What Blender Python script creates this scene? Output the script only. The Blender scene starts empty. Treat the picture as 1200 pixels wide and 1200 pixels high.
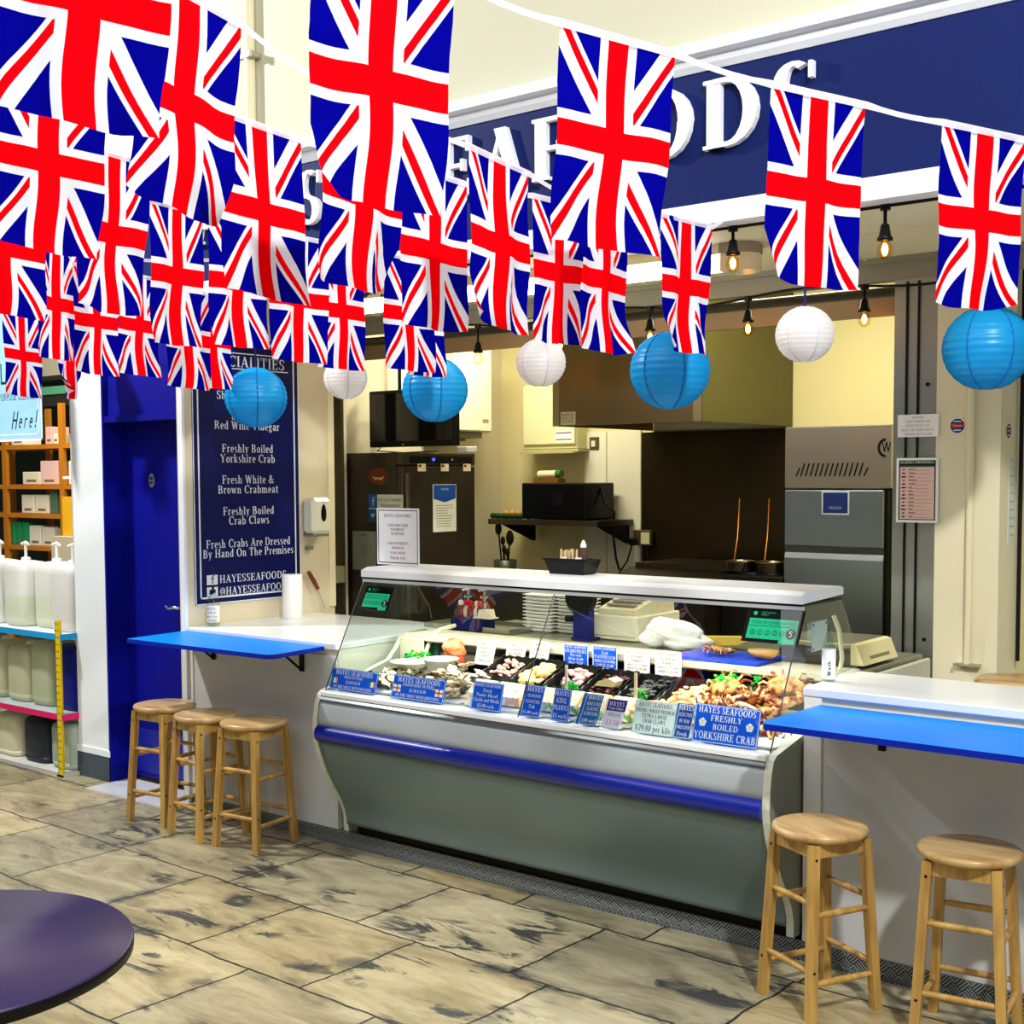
import bpy, math, random
from mathutils import Vector, Matrix
random.seed(7)
SC = bpy.context.scene
COL = SC.collection
PI = math.pi
# ---------------------------------------------------------------- camera model (1200 px frame)
F, PX, PY, H = 1507.5, 600.0, 648.4, 1.68
_p, _r, _y = math.radians(3.402), math.radians(-0.274), math.radians(38.736)
_f = Vector((-math.sin(_y), math.cos(_y), 0)); _ri = Vector((math.cos(_y), math.sin(_y), 0)); _up = Vector((0, 0, 1))
FW = _f * math.cos(_p) - _up * math.sin(_p); _u2 = _up * math.cos(_p) + _f * math.sin(_p)
RT = _ri * math.cos(_r) + _u2 * math.sin(_r); UP = _u2 * math.cos(_r) - _ri * math.sin(_r)
EYE = Vector((0, 0, H))
def at(px, py, X=None, Y=None, Z=None, D=None):
    d = FW + RT * ((px - PX) / F) - UP * ((py - PY) / F)
    t = X / d.x if X is not None else Y / d.y if Y is not None else (Z - H) / d.z if Z is not None else D
    return EYE + d * t
cam = bpy.data.cameras.new('camera'); co = bpy.data.objects.new('camera', cam); COL.objects.link(co)
cam.sensor_width = 36; cam.sensor_fit = 'HORIZONTAL'; cam.lens = F / 1200 * 36; cam.shift_y = (PY - 600) / 1200
m = Matrix((RT, UP, -FW)).transposed().to_4x4(); m.translation = EYE; co.matrix_world = m
SC.camera = co
# ---------------------------------------------------------------- materials
def lin(c):
    if isinstance(c, str):
        c = [int(c[i:i + 2], 16) / 255 for i in (0, 2, 4)]
    return tuple(x / 12.92 if x <= .04045 else ((x + .055) / 1.055) ** 2.4 for x in c) + (1,)
def newmat(name):
    m = bpy.data.materials.new(name); m.use_nodes = True; nt = m.node_tree; nt.nodes.clear()
    out = nt.nodes.new('ShaderNodeOutputMaterial')
    return m, nt, out
def N(nt, kind, **kw):
    n = nt.nodes.new('ShaderNode' + kind)
    for k, v in kw.items():
        if k.startswith('i_'):
            key = k[2:]; key = int(key) if key.isdigit() else key.replace('_', ' ')
            n.inputs[key].default_value = v
        else: setattr(n, k, v)
    return n
_mc = {}
def M(col, rough=.5, metal=0., var=.06, scale=6., bump=0., bscale=60., emit=0., trans=0., coat=0., stretch=None, col2=None, thr=None):
    key = (col, rough, metal, var, scale, bump, bscale, emit, trans, coat, stretch, col2, thr)
    if key in _mc: return _mc[key]
    m, nt, out = newmat('surface_' + (col if isinstance(col, str) else 'tone'))
    L = nt.links.new
    b = N(nt, 'BsdfPrincipled'); L(b.outputs[0], out.inputs[0])
    b.inputs['Roughness'].default_value = rough; b.inputs['Metallic'].default_value = metal
    b.inputs['Transmission Weight'].default_value = trans; b.inputs['Coat Weight'].default_value = coat
    b.inputs['Specular IOR Level'].default_value = .5 if (metal or coat or rough < .35) else .18
    c = lin(col)
    tc = N(nt, 'TexCoord'); src = tc.outputs['Object']
    if stretch:
        mp = N(nt, 'Mapping'); mp.inputs['Scale'].default_value = stretch; L(src, mp.inputs[0]); src = mp.outputs[0]
    no = N(nt, 'TexNoise', i_Scale=scale, i_Detail=4.); L(src, no.inputs['Vector'])
    mx = N(nt, 'Mix', data_type='RGBA')
    if col2: a1, a2 = c, lin(col2)
    else: a1 = tuple(x * (1 - var * 1.5) for x in c[:3]) + (1,); a2 = tuple(min(1, x * (1 + var)) for x in c[:3]) + (1,)
    mx.inputs[6].default_value = a1; mx.inputs[7].default_value = a2
    if thr:
        mr = N(nt, 'MapRange'); mr.inputs[1].default_value = thr[0]; mr.inputs[2].default_value = thr[1]; L(no.outputs['Fac'], mr.inputs[0]); L(mr.outputs[0], mx.inputs[0])
    else: L(no.outputs['Fac'], mx.inputs[0])
    L(mx.outputs[2], b.inputs['Base Color'])
    if emit:
        b.inputs['Emission Color'].default_value = c; b.inputs['Emission Strength'].default_value = emit
    if bump:
        n2 = N(nt, 'TexNoise', i_Scale=bscale, i_Detail=3.); L(src, n2.inputs['Vector'])
        bp = N(nt, 'Bump', i_Strength=bump, i_Distance=.01); L(n2.outputs['Fac'], bp.inputs['Height']); L(bp.outputs[0], b.inputs['Normal'])
    _mc[key] = m
    return m
def glass_mat(tint='f7faf9', ior=1.5, rough=.0, boost=1.0):
    m, nt, out = newmat('clear_glass'); L = nt.links.new
    t = N(nt, 'BsdfTransparent'); t.inputs[0].default_value = lin(tint)
    g = N(nt, 'BsdfGlossy', i_Roughness=rough)
    fr = N(nt, 'Fresnel', i_IOR=ior); ml = N(nt, 'Math', operation='MULTIPLY'); ml.inputs[1].default_value = boost; ml.use_clamp = True
    nz = N(nt, 'TexNoise', i_Scale=2.); mr = N(nt, 'MapRange'); mr.inputs[3].default_value = .95; mr.inputs[4].default_value = 1.05
    m2 = N(nt, 'Math', operation='MULTIPLY')
    L(nz.outputs['Fac'], mr.inputs[0]); L(fr.outputs[0], ml.inputs[0]); L(ml.outputs[0], m2.inputs[0]); L(mr.outputs[0], m2.inputs[1])
    ge = N(nt, 'NewGeometry'); iv = N(nt, 'Math', operation='SUBTRACT'); iv.inputs[0].default_value = 1.; L(ge.outputs['Backfacing'], iv.inputs[1])
    m3 = N(nt, 'Math', operation='MULTIPLY'); L(m2.outputs[0], m3.inputs[0]); L(iv.outputs[0], m3.inputs[1]); m2 = m3
    mx = N(nt, 'MixShader'); L(m2.outputs[0], mx.inputs[0]); L(t.outputs[0], mx.inputs[1]); L(g.outputs[0], mx.inputs[2]); L(mx.outputs[0], out.inputs[0])
    return m
GLASS = glass_mat(boost=1.6)
PLAST = glass_mat('e6efef', 1.35, .15, 1.2)
# ---------------------------------------------------------------- mesh builder
class MB:
    def __init__(s): s.v = []; s.f = []; s.mi = []; s.sm = []; s.uv = None
    def add(s, vs, fs, mi=0, sm=False):
        o = len(s.v); s.v += [Vector(v) for v in vs]
        for f in fs: s.f.append([i + o for i in f]); s.mi.append(mi); s.sm.append(sm)
        return s
    def box(s, lo, hi, mi=0, bev=0.):
        x0, y0, z0 = lo; x1, y1, z1 = hi
        if x0 > x1: x0, x1 = x1, x0
        if y0 > y1: y0, y1 = y1, y0
        if z0 > z1: z0, z1 = z1, z0
        if bev <= 0:
            return s.add([(x0, y0, z0), (x1, y0, z0), (x1, y1, z0), (x0, y1, z0), (x0, y0, z1), (x1, y0, z1), (x1, y1, z1), (x0, y1, z1)],
                         [(0, 3, 2, 1), (4, 5, 6, 7), (0, 1, 5, 4), (1, 2, 6, 5), (2, 3, 7, 6), (3, 0, 4, 7)], mi)
        b = min(bev, (x1 - x0) / 2.01, (y1 - y0) / 2.01, (z1 - z0) / 2.01)
        V = []; idx = {}
        for i, X in enumerate(((x0, 1), (x1, -1))):
            for j, Y in enumerate(((y0, 1), (y1, -1))):
                for k, Z in enumerate(((z0, 1), (z1, -1))):
                    for a in range(3):
                        p = [X[0] + X[1] * b, Y[0] + Y[1] * b, Z[0] + Z[1] * b]; q = (X[0], Y[0], Z[0]); p[a] = q[a]
                        idx[(i, j, k, a)] = len(V); V.append(p)
        Fs = []
        for a in range(3):
            o1, o2 = [x for x in range(3) if x != a]
            for side in (0, 1):
                cyc = []
                for (p, q) in ((0, 0), (1, 0), (1, 1), (0, 1)):
                    t = [0, 0, 0]; t[a] = side; t[o1] = p; t[o2] = q; cyc.append(idx[(t[0], t[1], t[2], a)])
                Fs.append(cyc)
        for a in range(3):
            o1, o2 = [x for x in range(3) if x != a]
            for p in (0, 1):
                for q in (0, 1):
                    c = []
                    for (e, w) in ((0, o1), (1, o1), (1, o2), (0, o2)):
                        t = [0, 0, 0]; t[a] = e; t[o1] = p; t[o2] = q; c.append(idx[(t[0], t[1], t[2], w)])
                    Fs.append(c)
        for i in (0, 1):
            for j in (0, 1):
                for k in (0, 1): Fs.append([idx[(i, j, k, a)] for a in range(3)])
        return s.add(V, Fs, mi)
    def obox(s, c, ax, ay, az, mi=0):
        c = Vector(c); ax = Vector(ax); ay = Vector(ay); az = Vector(az)
        V = [c + ax * i + ay * j + az * k for k in (-1, 1) for (i, j) in ((-1, -1), (1, -1), (1, 1), (-1, 1))]
        return s.add(V, [(0, 3, 2, 1), (4, 5, 6, 7), (0, 1, 5, 4), (1, 2, 6, 5), (2, 3, 7, 6), (3, 0, 4, 7)], mi)
    def prism(s, pts, vec, mi=0, sm=False):
        n = len(pts); vec = Vector(vec); P = [Vector(p) for p in pts]
        s.add(P + [p + vec for p in P], [list(range(n - 1, -1, -1)), list(range(n, 2 * n))] + [], mi)
        return s.add(P + [p + vec for p in P], [(i, (i + 1) % n, (i + 1) % n + n, i + n) for i in range(n)], mi, sm)
    def tube(s, pts, r, n=8, mi=0, cap=True, sm=True):
        P = [Vector(p) for p in pts]; R = r if isinstance(r, (list, tuple)) else [r] * len(P)
        up = Vector((0, 0, 1)); d0 = (P[1] - P[0]).normalized()
        if abs(d0.z) > .9: up = Vector((1, 0, 0))
        a = d0.cross(up).normalized(); V = []; Fs = []
        for i, p in enumerate(P):
            d = (P[min(i + 1, len(P) - 1)] - P[max(i - 1, 0)]).normalized()
            a = (a - d * a.dot(d)).normalized(); b = d.cross(a)
            for k in range(n):
                t = 2 * PI * k / n; V.append(p + (a * math.cos(t) + b * math.sin(t)) * R[i])
        for i in range(len(P) - 1):
            for k in range(n):
                Fs.append((i * n + k, i * n + (k + 1) % n, (i + 1) * n + (k + 1) % n, (i + 1) * n + k))
        s.add(V, Fs, mi, sm)
        if cap: s.add(V[:n], [list(range(n - 1, -1, -1))], mi); s.add(V[-n:], [list(range(n))], mi)
        return s
    def lathe(s, prof, c=(0, 0, 0), n=24, mi=0, sm=True, sx=1., sy=1.):
        c = Vector(c); V = []; Fs = []
        for (r, z) in prof:
            for k in range(n):
                t = 2 * PI * k / n; V.append(c + Vector((r * math.cos(t) * sx, r * math.sin(t) * sy, z)))
        for i in range(len(prof) - 1):
            for k in range(n):
                Fs.append((i * n + k, i * n + (k + 1) % n, (i + 1) * n + (k + 1) % n, (i + 1) * n + k))
        s.add(V, Fs, mi, sm)
        if prof[0][0] > 1e-5: s.add(V[:n], [list(range(n - 1, -1, -1))], mi)
        if prof[-1][0] > 1e-5: s.add(V[-n:], [list(range(n))], mi)
        return s
    def ell(s, c, r, n=12, m=8, mi=0, fn=None):
        c = Vector(c); V = []; Fs = []
        for i in range(m + 1):
            ph = PI * i / m
            for k in range(n):
                t = 2 * PI * k / n; d = Vector((math.sin(ph) * math.cos(t), math.sin(ph) * math.sin(t), -math.cos(ph)))
                q = fn(d) if fn else 1.
                V.append(c + Vector((d.x * r[0] * q, d.y * r[1] * q, d.z * r[2] * q)))
        for i in range(m):
            for k in range(n): Fs.append((i * n + k, i * n + (k + 1) % n, (i + 1) * n + (k + 1) % n, (i + 1) * n + k))
        return s.add(V, Fs, mi, True)
    def quad(s, a, b, c, d, mi=0): return s.add([a, b, c, d], [(0, 1, 2, 3)], mi)
    def build(s, name, mats, parent=None, loc=None, weld=True):
        me = bpy.data.meshes.new(name)
        off = Vector((0, 0, 0))
        if parent is not None:
            p = parent
            while p is not None: off += Vector(p.location); p = p.parent
            if parent.rotation_euler.z: off = Vector((0, 0, 0))
        elif loc is not None: off = Vector(loc)
        me.from_pydata([tuple(v - off) for v in s.v], [], s.f)
        ms = mats if isinstance(mats, (list, tuple)) else [mats]
        for m in ms: me.materials.append(m)
        for p, i, sm in zip(me.polygons, s.mi, s.sm): p.material_index = i; p.use_smooth = sm
        if s.uv:
            uv = me.uv_layers.new(name='UVMap')
            for p in me.polygons:
                for li in p.loop_indices: uv.data[li].uv = s.uv[me.loops[li].vertex_index]
        me.update()
        o = bpy.data.objects.new(name, me); COL.objects.link(o)
        if parent is not None: o.parent = parent
        elif loc is not None: o.location = off
        return o
def center_base(mb):
    xs = [v.x for v in mb.v]; ys = [v.y for v in mb.v]; zs = [v.z for v in mb.v]
    return ((min(xs) + max(xs)) / 2, (min(ys) + max(ys)) / 2, min(zs))
def tag(o, label=None, cat=None, group=None, kind=None):
    if label: o['label'] = label
    if cat: o['category'] = cat
    if group: o['group'] = group
    if kind: o['kind'] = kind
    return o
def thing(name, label, cat, loc=(0, 0, 0), rz=0., group=None):
    o = bpy.data.objects.new(name, None); o.empty_display_size = .05; COL.objects.link(o); o.location = loc; o.rotation_euler = (0, 0, rz)
    return tag(o, label, cat, group)
def solo(mb, name, mats, label, cat, group=None, kind=None):
    return tag(mb.build(name, mats, loc=center_base(mb)), label, cat, group, kind)
def struct(name, mb, mats, parent=None):
    o = mb.build(name, mats, parent)
    if parent is None: o['kind'] = 'structure'
    return o
def kids(o): return [c for c in bpy.data.objects if c.parent == o]
def dup(root, loc=None, rz=None, label=None, group=None, rot=None, scale=None):
    c = root.copy(); COL.objects.link(c)
    if loc is not None: c.location = loc
    if rz is not None: c.rotation_euler = (0, 0, rz)
    if rot is not None: c.rotation_euler = rot
    if scale is not None: c.scale = (scale,) * 3 if not isinstance(scale, tuple) else scale
    if label: c['label'] = label
    if group: c['group'] = group
    for ch in root_children[root.name]:
        k = ch[0].copy(); COL.objects.link(k); k.parent = c
        for g in ch[1]:
            q = g.copy(); COL.objects.link(q); q.parent = k
    return c
root_children = {}
def register(root): root_children[root.name] = [(c, kids(c)) for c in kids(root)]; return root
# ---------------------------------------------------------------- stroke lettering (own letterforms)
def glyphs(serif=True, stem=None):
    T = stem or (.17 if serif else .13); t = .07 if serif else .12; sv = .055
    def R(x0, y0, x1, y1): return [[(x0, y0), (x1, y0), (x1, y1), (x0, y1)]]
    def S(x, y, w=.17):
        if not serif: return []
        return R(x - w, y, x + w, y + sv) if y < .5 else R(x - w, y - sv, x + w, y)
    def Vt(x, y0=0, y1=1., b=1, tp=1, w=None):
        w = w or T; o = R(x - w / 2, y0, x + w / 2, y1)
        if serif:
            if b: o += R(x - .16, y0, x + .16, y0 + sv)
            if tp == 1: o += R(x - .16, y1 - sv, x + .16, y1)
            if tp == 2: o += R(x - .16, y1 - sv, x, y1)
        return o
    def Hn(x0, x1, y): return R(x0, y - t / 2, x1, y + t / 2)
    def Lg(x0, y0, x1, y1, w): return [[(x0 - w / 2, y0), (x0 + w / 2, y0), (x1 + w / 2, y1), (x1 - w / 2, y1)]]
    def A(cx, cy, rx, ry, a0, a1, wv=None, wh=None, n=10):
        wv = wv or T; wh = wh or t; o = []
        for i in range(n):
            p = []
            for a, q in ((a0 + (a1 - a0) * i / n, 0), (a0 + (a1 - a0) * (i + 1) / n, 0), (a0 + (a1 - a0) * (i + 1) / n, 1), (a0 + (a1 - a0) * i / n, 1)):
                c, s_ = math.cos(math.radians(a)), math.sin(math.radians(a))
                p.append((cx + (rx - wv * q) * c, cy + (ry - wh * q) * s_))
            o.append(p)
        return o
    def tick(x, y0, y1): return R(x - .03, y0, x + .03, y1) if serif else []
    x = .68; d = t
    G = {}
    G['A'] = (.92, Lg(.14, 0, .46, 1, d) + Lg(.74, 0, .44, 1, T + .02) + Hn(.22, .66, .32) + S(.14, 0, .13) + S(.75, 0, .16))
    G['B'] = (.82, Vt(.2) + A(.42, .745, .26, .255, -90, 90) + A(.42, .27, .32, .27, -90, 90) + R(.2, 1 - t, .43, 1) + R(.2, .49, .43, .49 + t) + R(.2, 0, .43, t))
    G['C'] = (.86, A(.5, .5, .42, .52, 45, 315) + tick(.81, .7, .98))
    G['D'] = (.92, Vt(.2) + A(.4, .5, .46, .5, -90, 90) + R(.2, 1 - t, .41, 1) + R(.2, 0, .41, t))
    G['E'] = (.78, Vt(.2) + R(.2, 1 - t, .68, 1) + R(.2, 0, .7, t) + Hn(.2, .56, .52) + tick(.66, .74, 1) + tick(.69, 0, .27) + tick(.55, .42, .62))
    G['F'] = (.74, Vt(.2) + R(.2, 1 - t, .68, 1) + Hn(.2, .54, .5) + tick(.66, .74, 1) + tick(.53, .4, .6))
    G['G'] = (.92, A(.5, .5, .42, .52, 45, 330) + Vt(.76, 0, .42, 0, 1) + tick(.8, .7, .98))
    G['H'] = (.95, Vt(.2) + Vt(.75) + Hn(.2, .75, .5))
    G['I'] = (.4, Vt(.2))
    G['J'] = (.55, Vt(.35, .2, 1, 0) + A(.22, .2, .215, .22, 180, 360))
    G['K'] = (.9, Vt(.2) + Lg(.26, .4, .7, 1, d) + Lg(.72, 0, .36, .58, T) + S(.7, 1) + S(.74, 0))
    G['L'] = (.76, Vt(.2) + R(.2, 0, .7, t) + tick(.69, 0, .3))
    G['M'] = (1.12, Vt(.16, w=d) + Vt(.94) + Lg(.18, 1, .55, .05, T) + Lg(.55, .05, .92, 1, d))
    G['N'] = (.95, Vt(.18, w=d) + Vt(.78, w=d, b=0) + Lg(.2, 1, .76, 0, T))
    G['O'] = (.95, A(.475, .5, .43, .52, 0, 360, n=20))
    G['P'] = (.78, Vt(.2) + A(.4, .73, .3, .27, -90, 90) + R(.2, 1 - t, .41, 1) + R(.2, .46, .41, .46 + t))
    G['Q'] = (.95, A(.475, .5, .43, .52, 0, 360, n=20) + Lg(.85, -.15, .5, .25, T))
    G['R'] = (.88, Vt(.2) + A(.4, .74, .3, .26, -90, 90) + R(.2, 1 - t, .41, 1) + R(.2, .48, .41, .48 + t) + Lg(.76, 0, .46, .5, T) + S(.78, 0, .1))
    G['S'] = (.7, A(.35, .745, .28, .27, 50, 270, T * .9) + A(.35, .255, .29, .27, -130, 90, T * .9) + tick(.6, .74, .97) + tick(.09, .03, .28))
    G['T'] = (.82, Vt(.41, tp=0) + R(.06, 1 - t, .76, 1) + tick(.08, .74, 1) + tick(.74, .74, 1))
    G['U'] = (.92, Vt(.2, .3, 1, 0) + Vt(.76, .3, 1, 0, w=d) + A(.48, .32, .365, .34, 180, 360, T * .8))
    G['V'] = (.88, Lg(.18, 1, .46, 0, T) + Lg(.44, 0, .74, 1, d) + S(.18, 1) + S(.74, 1, .12))
    G['W'] = (1.2, Lg(.16, 1, .42, 0, T) + Lg(.4, 0, .62, 1, d) + Lg(.6, 1, .84, 0, T) + Lg(.82, 0, 1.06, 1, d) + S(.16, 1) + S(1.06, 1, .12))
    G['X'] = (.85, Lg(.18, 1, .7, 0, T) + Lg(.16, 0, .68, 1, d) + S(.18, 1) + S(.7, 0))
    G['Y'] = (.86, Lg(.14, 1, .43, .45, T) + Lg(.43, .45, .74, 1, d) + Vt(.43, 0, .5, 1, 0) + S(.14, 1, .14) + S(.74, 1, .12))
    G['Z'] = (.78, R(.1, 1 - t, .7, 1) + R(.08, 0, .72, t) + Lg(.16, t, .62, 1 - t, T))
    G['a'] = (.62, Vt(.44, 0, .5, 0, 0, T * .85) + A(.3, .46, .225, .22, 0, 160, T * .8) + A(.28, .19, .22, .2, 60, 300) + R(.28, .32, .46, .32 + t) + S(.5, 0, .08))
    G['b'] = (.68, Vt(.17, 0, 1, 0, 2, T * .85) + A(.36, .33, .27, .35, -120, 120, T * .85))
    G['c'] = (.56, A(.32, .33, .27, .35, 50, 310, T * .85))
    G['d'] = (.68, Vt(.5, 0, 1, 0, 2, T * .85) + A(.32, .33, .27, .35, 60, 300, T * .85) + S(.54, 0, .08))
    G['e'] = (.58, A(.31, .33, .26, .35, 0, 310, T * .85) + Hn(.12, .56, .36))
    G['f'] = (.44, Vt(.2, 0, .8, 1, 0, T * .85) + A(.36, .78, .235, .23, 60, 180, T * .85) + Hn(.04, .42, .63))
    G['g'] = (.62, A(.28, .45, .2, .22, 0, 360, T * .7) + A(.3, -.08, .25, .17, 0, 360, T * .6) + Lg(.2, .1, .26, .26, T * .6) + Hn(.4, .6, .6))
    G['h'] = (.7, Vt(.17, 0, 1, 1, 2, T * .85) + A(.34, .4, .235, .27, 0, 150, T * .8) + Vt(.51, 0, .42, 1, 0, T * .85))
    G['i'] = (.34, Vt(.17, 0, x - .02, 1, 2, T * .85) + R(.1, .8, .25, .94))
    G['j'] = G['i']
    G['k'] = (.68, Vt(.17, 0, 1, 1, 2, T * .85) + Lg(.22, .28, .5, .66, d) + Lg(.54, 0, .3, .4, T * .9) + S(.56, 0, .12) + S(.5, .66, .1))
    G['l'] = (.34, Vt(.17, 0, 1, 1, 2, T * .85))
    G['m'] = (1.02, Vt(.17, 0, x - .02, 1, 2, T * .85) + A(.34, .42, .235, .25, 0, 150, T * .8) + Vt(.51, 0, .44, 1, 0, T * .85) + A(.68, .42, .235, .25, 0, 150, T * .8) + Vt(.85, 0, .44, 1, 0, T * .85))
    G['n'] = (.7, Vt(.17, 0, x - .02, 1, 2, T * .85) + A(.34, .42, .235, .25, 0, 150, T * .8) + Vt(.51, 0, .44, 1, 0, T * .85))
    G['o'] = (.62, A(.31, .33, .27, .35, 0, 360, T * .85, n=16))
    G['p'] = (.68, Vt(.17, -.3, x - .02, 1, 2, T * .85) + A(.36, .33, .27, .35, -120, 120, T * .85))
    G['q'] = (.68, Vt(.5, -.3, x, 1, 0, T * .85) + A(.32, .33, .27, .35, 60, 300, T * .85))
    G['r'] = (.5, Vt(.17, 0, x - .02, 1, 2, T * .85) + A(.36, .45, .2, .21, 40, 160, T * .8))
    G['s'] = (.5, A(.25, .5, .19, .18, 40, 270, T * .8) + A(.25, .18, .2, .2, -140, 90, T * .8))
    G['t'] = (.42, Vt(.2, .12, .86, 0, 0, T * .85) + A(.31, .16, .19, .18, 180, 310, T * .8) + Hn(.04, .4, .63))
    G['u'] = (.7, Vt(.17, .25, x - .02, 0, 2, T * .85) + A(.34, .27, .25, .29, 180, 350, T * .8) + Vt(.52, 0, x - .02, 0, 2, T * .85) + S(.56, 0, .08))
    G['v'] = (.62, Lg(.14, .66, .32, 0, T * .9) + Lg(.31, 0, .5, .66, d) + S(.14, .66, .12) + S(.5, .66, .1))
    G['w'] = (.9, Lg(.12, .66, .3, 0, T * .9) + Lg(.29, 0, .45, .66, d) + Lg(.44, .66, .62, 0, T * .9) + Lg(.61, 0, .78, .66, d) + S(.12, .66, .12) + S(.78, .66, .1))
    G['x'] = (.62, Lg(.14, .66, .5, 0, T * .9) + Lg(.12, 0, .48, .66, d))
    G['y'] = (.62, Lg(.14, .66, .33, 0, T * .9) + Lg(.16, -.3, .5, .66, d) + S(.14, .66, .12) + S(.5, .66, .1))
    G['z'] = (.55, R(.08, .66 - t, .48, .66) + R(.06, 0, .5, t) + Lg(.14, t, .42, .66 - t, T * .8))
    G['0'] = (.66, A(.33, .5, .28, .52, 0, 360, n=18)); G['1'] = (.5, Vt(.26, 0, 1, 1, 2))
    G['2'] = (.66, A(.33, .72, .27, .3, -20, 160) + Lg(.14, t, .52, .62, T * .8) + R(.06, 0, .6, t * 1.4))
    G['3'] = (.64, A(.3, .75, .26, .27, -80, 150) + A(.3, .27, .29, .29, -150, 90))
    G['4'] = (.68, Vt(.46, 0, 1, 1, 0) + Hn(.04, .62, .3) + Lg(.08, .3, .44, 1, d))
    G['5'] = (.64, A(.3, .32, .29, .34, -150, 130) + R(.12, 1 - t * 1.4, .58, 1) + Lg(.12, .55, .15, 1, t * 1.3))
    G['6'] = (.66, A(.33, .32, .28, .33, 0, 360) + A(.5, .5, .45, .52, 110, 200))
    G['7'] = (.62, R(.06, 1 - t * 1.4, .58, 1) + Lg(.22, 0, .52, 1, T * .8)); G['8'] = (.66, A(.33, .75, .24, .26, 0, 360) + A(.33, .26, .28, .28, 0, 360))
    G['9'] = (.66, A(.33, .68, .28, .33, 0, 360) + A(.16, .5, .45, .52, -70, 20))
    G['£'] = (.7, A(.4, .74, .24, .28, 20, 180) + Vt(.24, 0, .74, 0, 0) + R(.04, 0, .64, t * 1.4) + Hn(.06, .52, .45))
    G['&'] = (.95, A(.4, .77, .2, .25, 0, 360, T * .7) + A(.36, .26, .3, .28, 30, 330) + Lg(.86, 0, .3, .66, T * .9) + Hn(.6, .9, .48))
    G['@'] = (1., A(.5, .45, .45, .5, -60, 250, .09) + A(.5, .45, .22, .25, 0, 360, .09) + R(.66, .22, .74, .7))
    G['!'] = (.35, Vt(.17, .28, 1, 0, 0) + R(.1, 0, .25, .14)); G['.'] = (.3, R(.08, 0, .22, .14)); G['-'] = (.45, R(.06, .32, .38, .42))
    G['/'] = (.5, Lg(.06, 0, .42, 1, d)); G[':'] = (.3, R(.08, 0, .22, .14) + R(.08, .45, .22, .59)); G["'"] = (.25, R(.08, .75, .18, 1))
    return G
GS = {True: glyphs(True), False: glyphs(False)}
def text_polys(s, h, maxw=None, serif=True, align=0, cond=1.0):
    G = GS[serif]; sp = .06; w = 0; out = []
    for ch in s:
        if ch == ' ': w += .38; continue
        if ch not in G: ch = ch.upper() if ch.upper() in G else '-'
        adv, polys = G[ch]
        out += [[(px + w, py) for px, py in p] for p in polys]; w += adv + sp
    k = h * cond
    if maxw and w * k > maxw: k = maxw / w
    off = {0: -w * k / 2, -1: 0, 1: -w * k}[align]
    return [[(px * k + off, py * h) for px, py in p] for p in out], w * k
def put_text(mb, s, h, o, ex, ey, en, maxw=None, serif=True, align=0, mi=1, depth=0., lift=.0008, cond=1., slant=0.):
    o = Vector(o); ex = Vector(ex); ey = Vector(ey); en = Vector(en)
    P, w = text_polys(s, h, maxw, serif, align, cond)
    for p in P:
        q = [o + ex * (a + slant * b) + ey * b + en * (lift + depth) for a, b in p]
        if depth: mb.prism(q, en * -depth, mi)
        else: mb.add(q, [list(range(len(q)))], mi)
    return w
EXF, EYF, ENF = Vector((1, 0, 0)), Vector((0, 0, 1)), Vector((0, -1, 0))      # a panel facing the hall
EXS, EYS, ENS = Vector((0, 1, 0)), Vector((0, 0, 1)), Vector((1, 0, 0))      # a panel facing right (+x)
def panel(mb, o, ex, ey, en, w, h, th=.004, mi=0):
    """flat board, o = centre of its bottom edge at the front face"""
    o = Vector(o); c = o + ey * (h / 2) - en * (th / 2)
    mb.obox(c, ex * (w / 2), ey * (h / 2), en * (th / 2), mi)
def flat(mb, o, ex, ey, en, x0, y0, x1, y1, mi=1, lift=.0004):
    o = Vector(o); mb.quad(*[o + ex * a + ey * b + en * lift for a, b in ((x0, y0), (x1, y0), (x1, y1), (x0, y1))], mi)
def frame(mb, o, ex, ey, en, x0, y0, x1, y1, t, mi=1, lift=.0004):
    flat(mb, o, ex, ey, en, x0, y0, x1, y0 + t, mi, lift); flat(mb, o, ex, ey, en, x0, y1 - t, x1, y1, mi, lift)
    flat(mb, o, ex, ey, en, x0, y0, x0 + t, y1, mi, lift); flat(mb, o, ex, ey, en, x1 - t, y0, x1, y1, mi, lift)
# ================================================================ palette
WHITE = M('f4f4f0', .45, var=.02); WHITEG = M('eef2f4', .3, var=.02, coat=.2)
CREAM = M('e9e2c0', .6, var=.03, scale=2.); CREAM2 = M('e6d9a4', .55, var=.04, scale=2.); CREAM3 = M('ddd3b6', .55, var=.04, scale=2.)
DOORB = M('03088c', .55, var=.05, scale=3.)
SHELFB = M('0088ff', .4, var=.03); SHELFE = M('0424a8', .4, var=.03)
STEEL = M('b8b09a', .33, .9, var=.12, scale=3., stretch=(1, 1, .15)); STEELD = M('4a4433', .4, .7, var=.15, scale=3.)
STEELB = M('a4aaa0', .35, .8, var=.12, scale=4.); BLACK = M('0a0a0c', .4, var=.1); BLACKM = M('141210', .6, var=.2)
TRIMW = M('eef6fb', .35, var=.02); RUBBER = M('1a1a1c', .8)
INK = M('10121a', .6, var=.1); PAPER = M('f6f6f4', .6, var=.02)
WOODL = M('c8a054', .4, scale=2., col2='8c6430', thr=(.35, .75), stretch=(16, 16, 1.5), coat=.1); WOODT = M('d2b078', .34, scale=1.6, col2='a07a44', thr=(.38, .7), stretch=(3, 16, 3), coat=.15)
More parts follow.
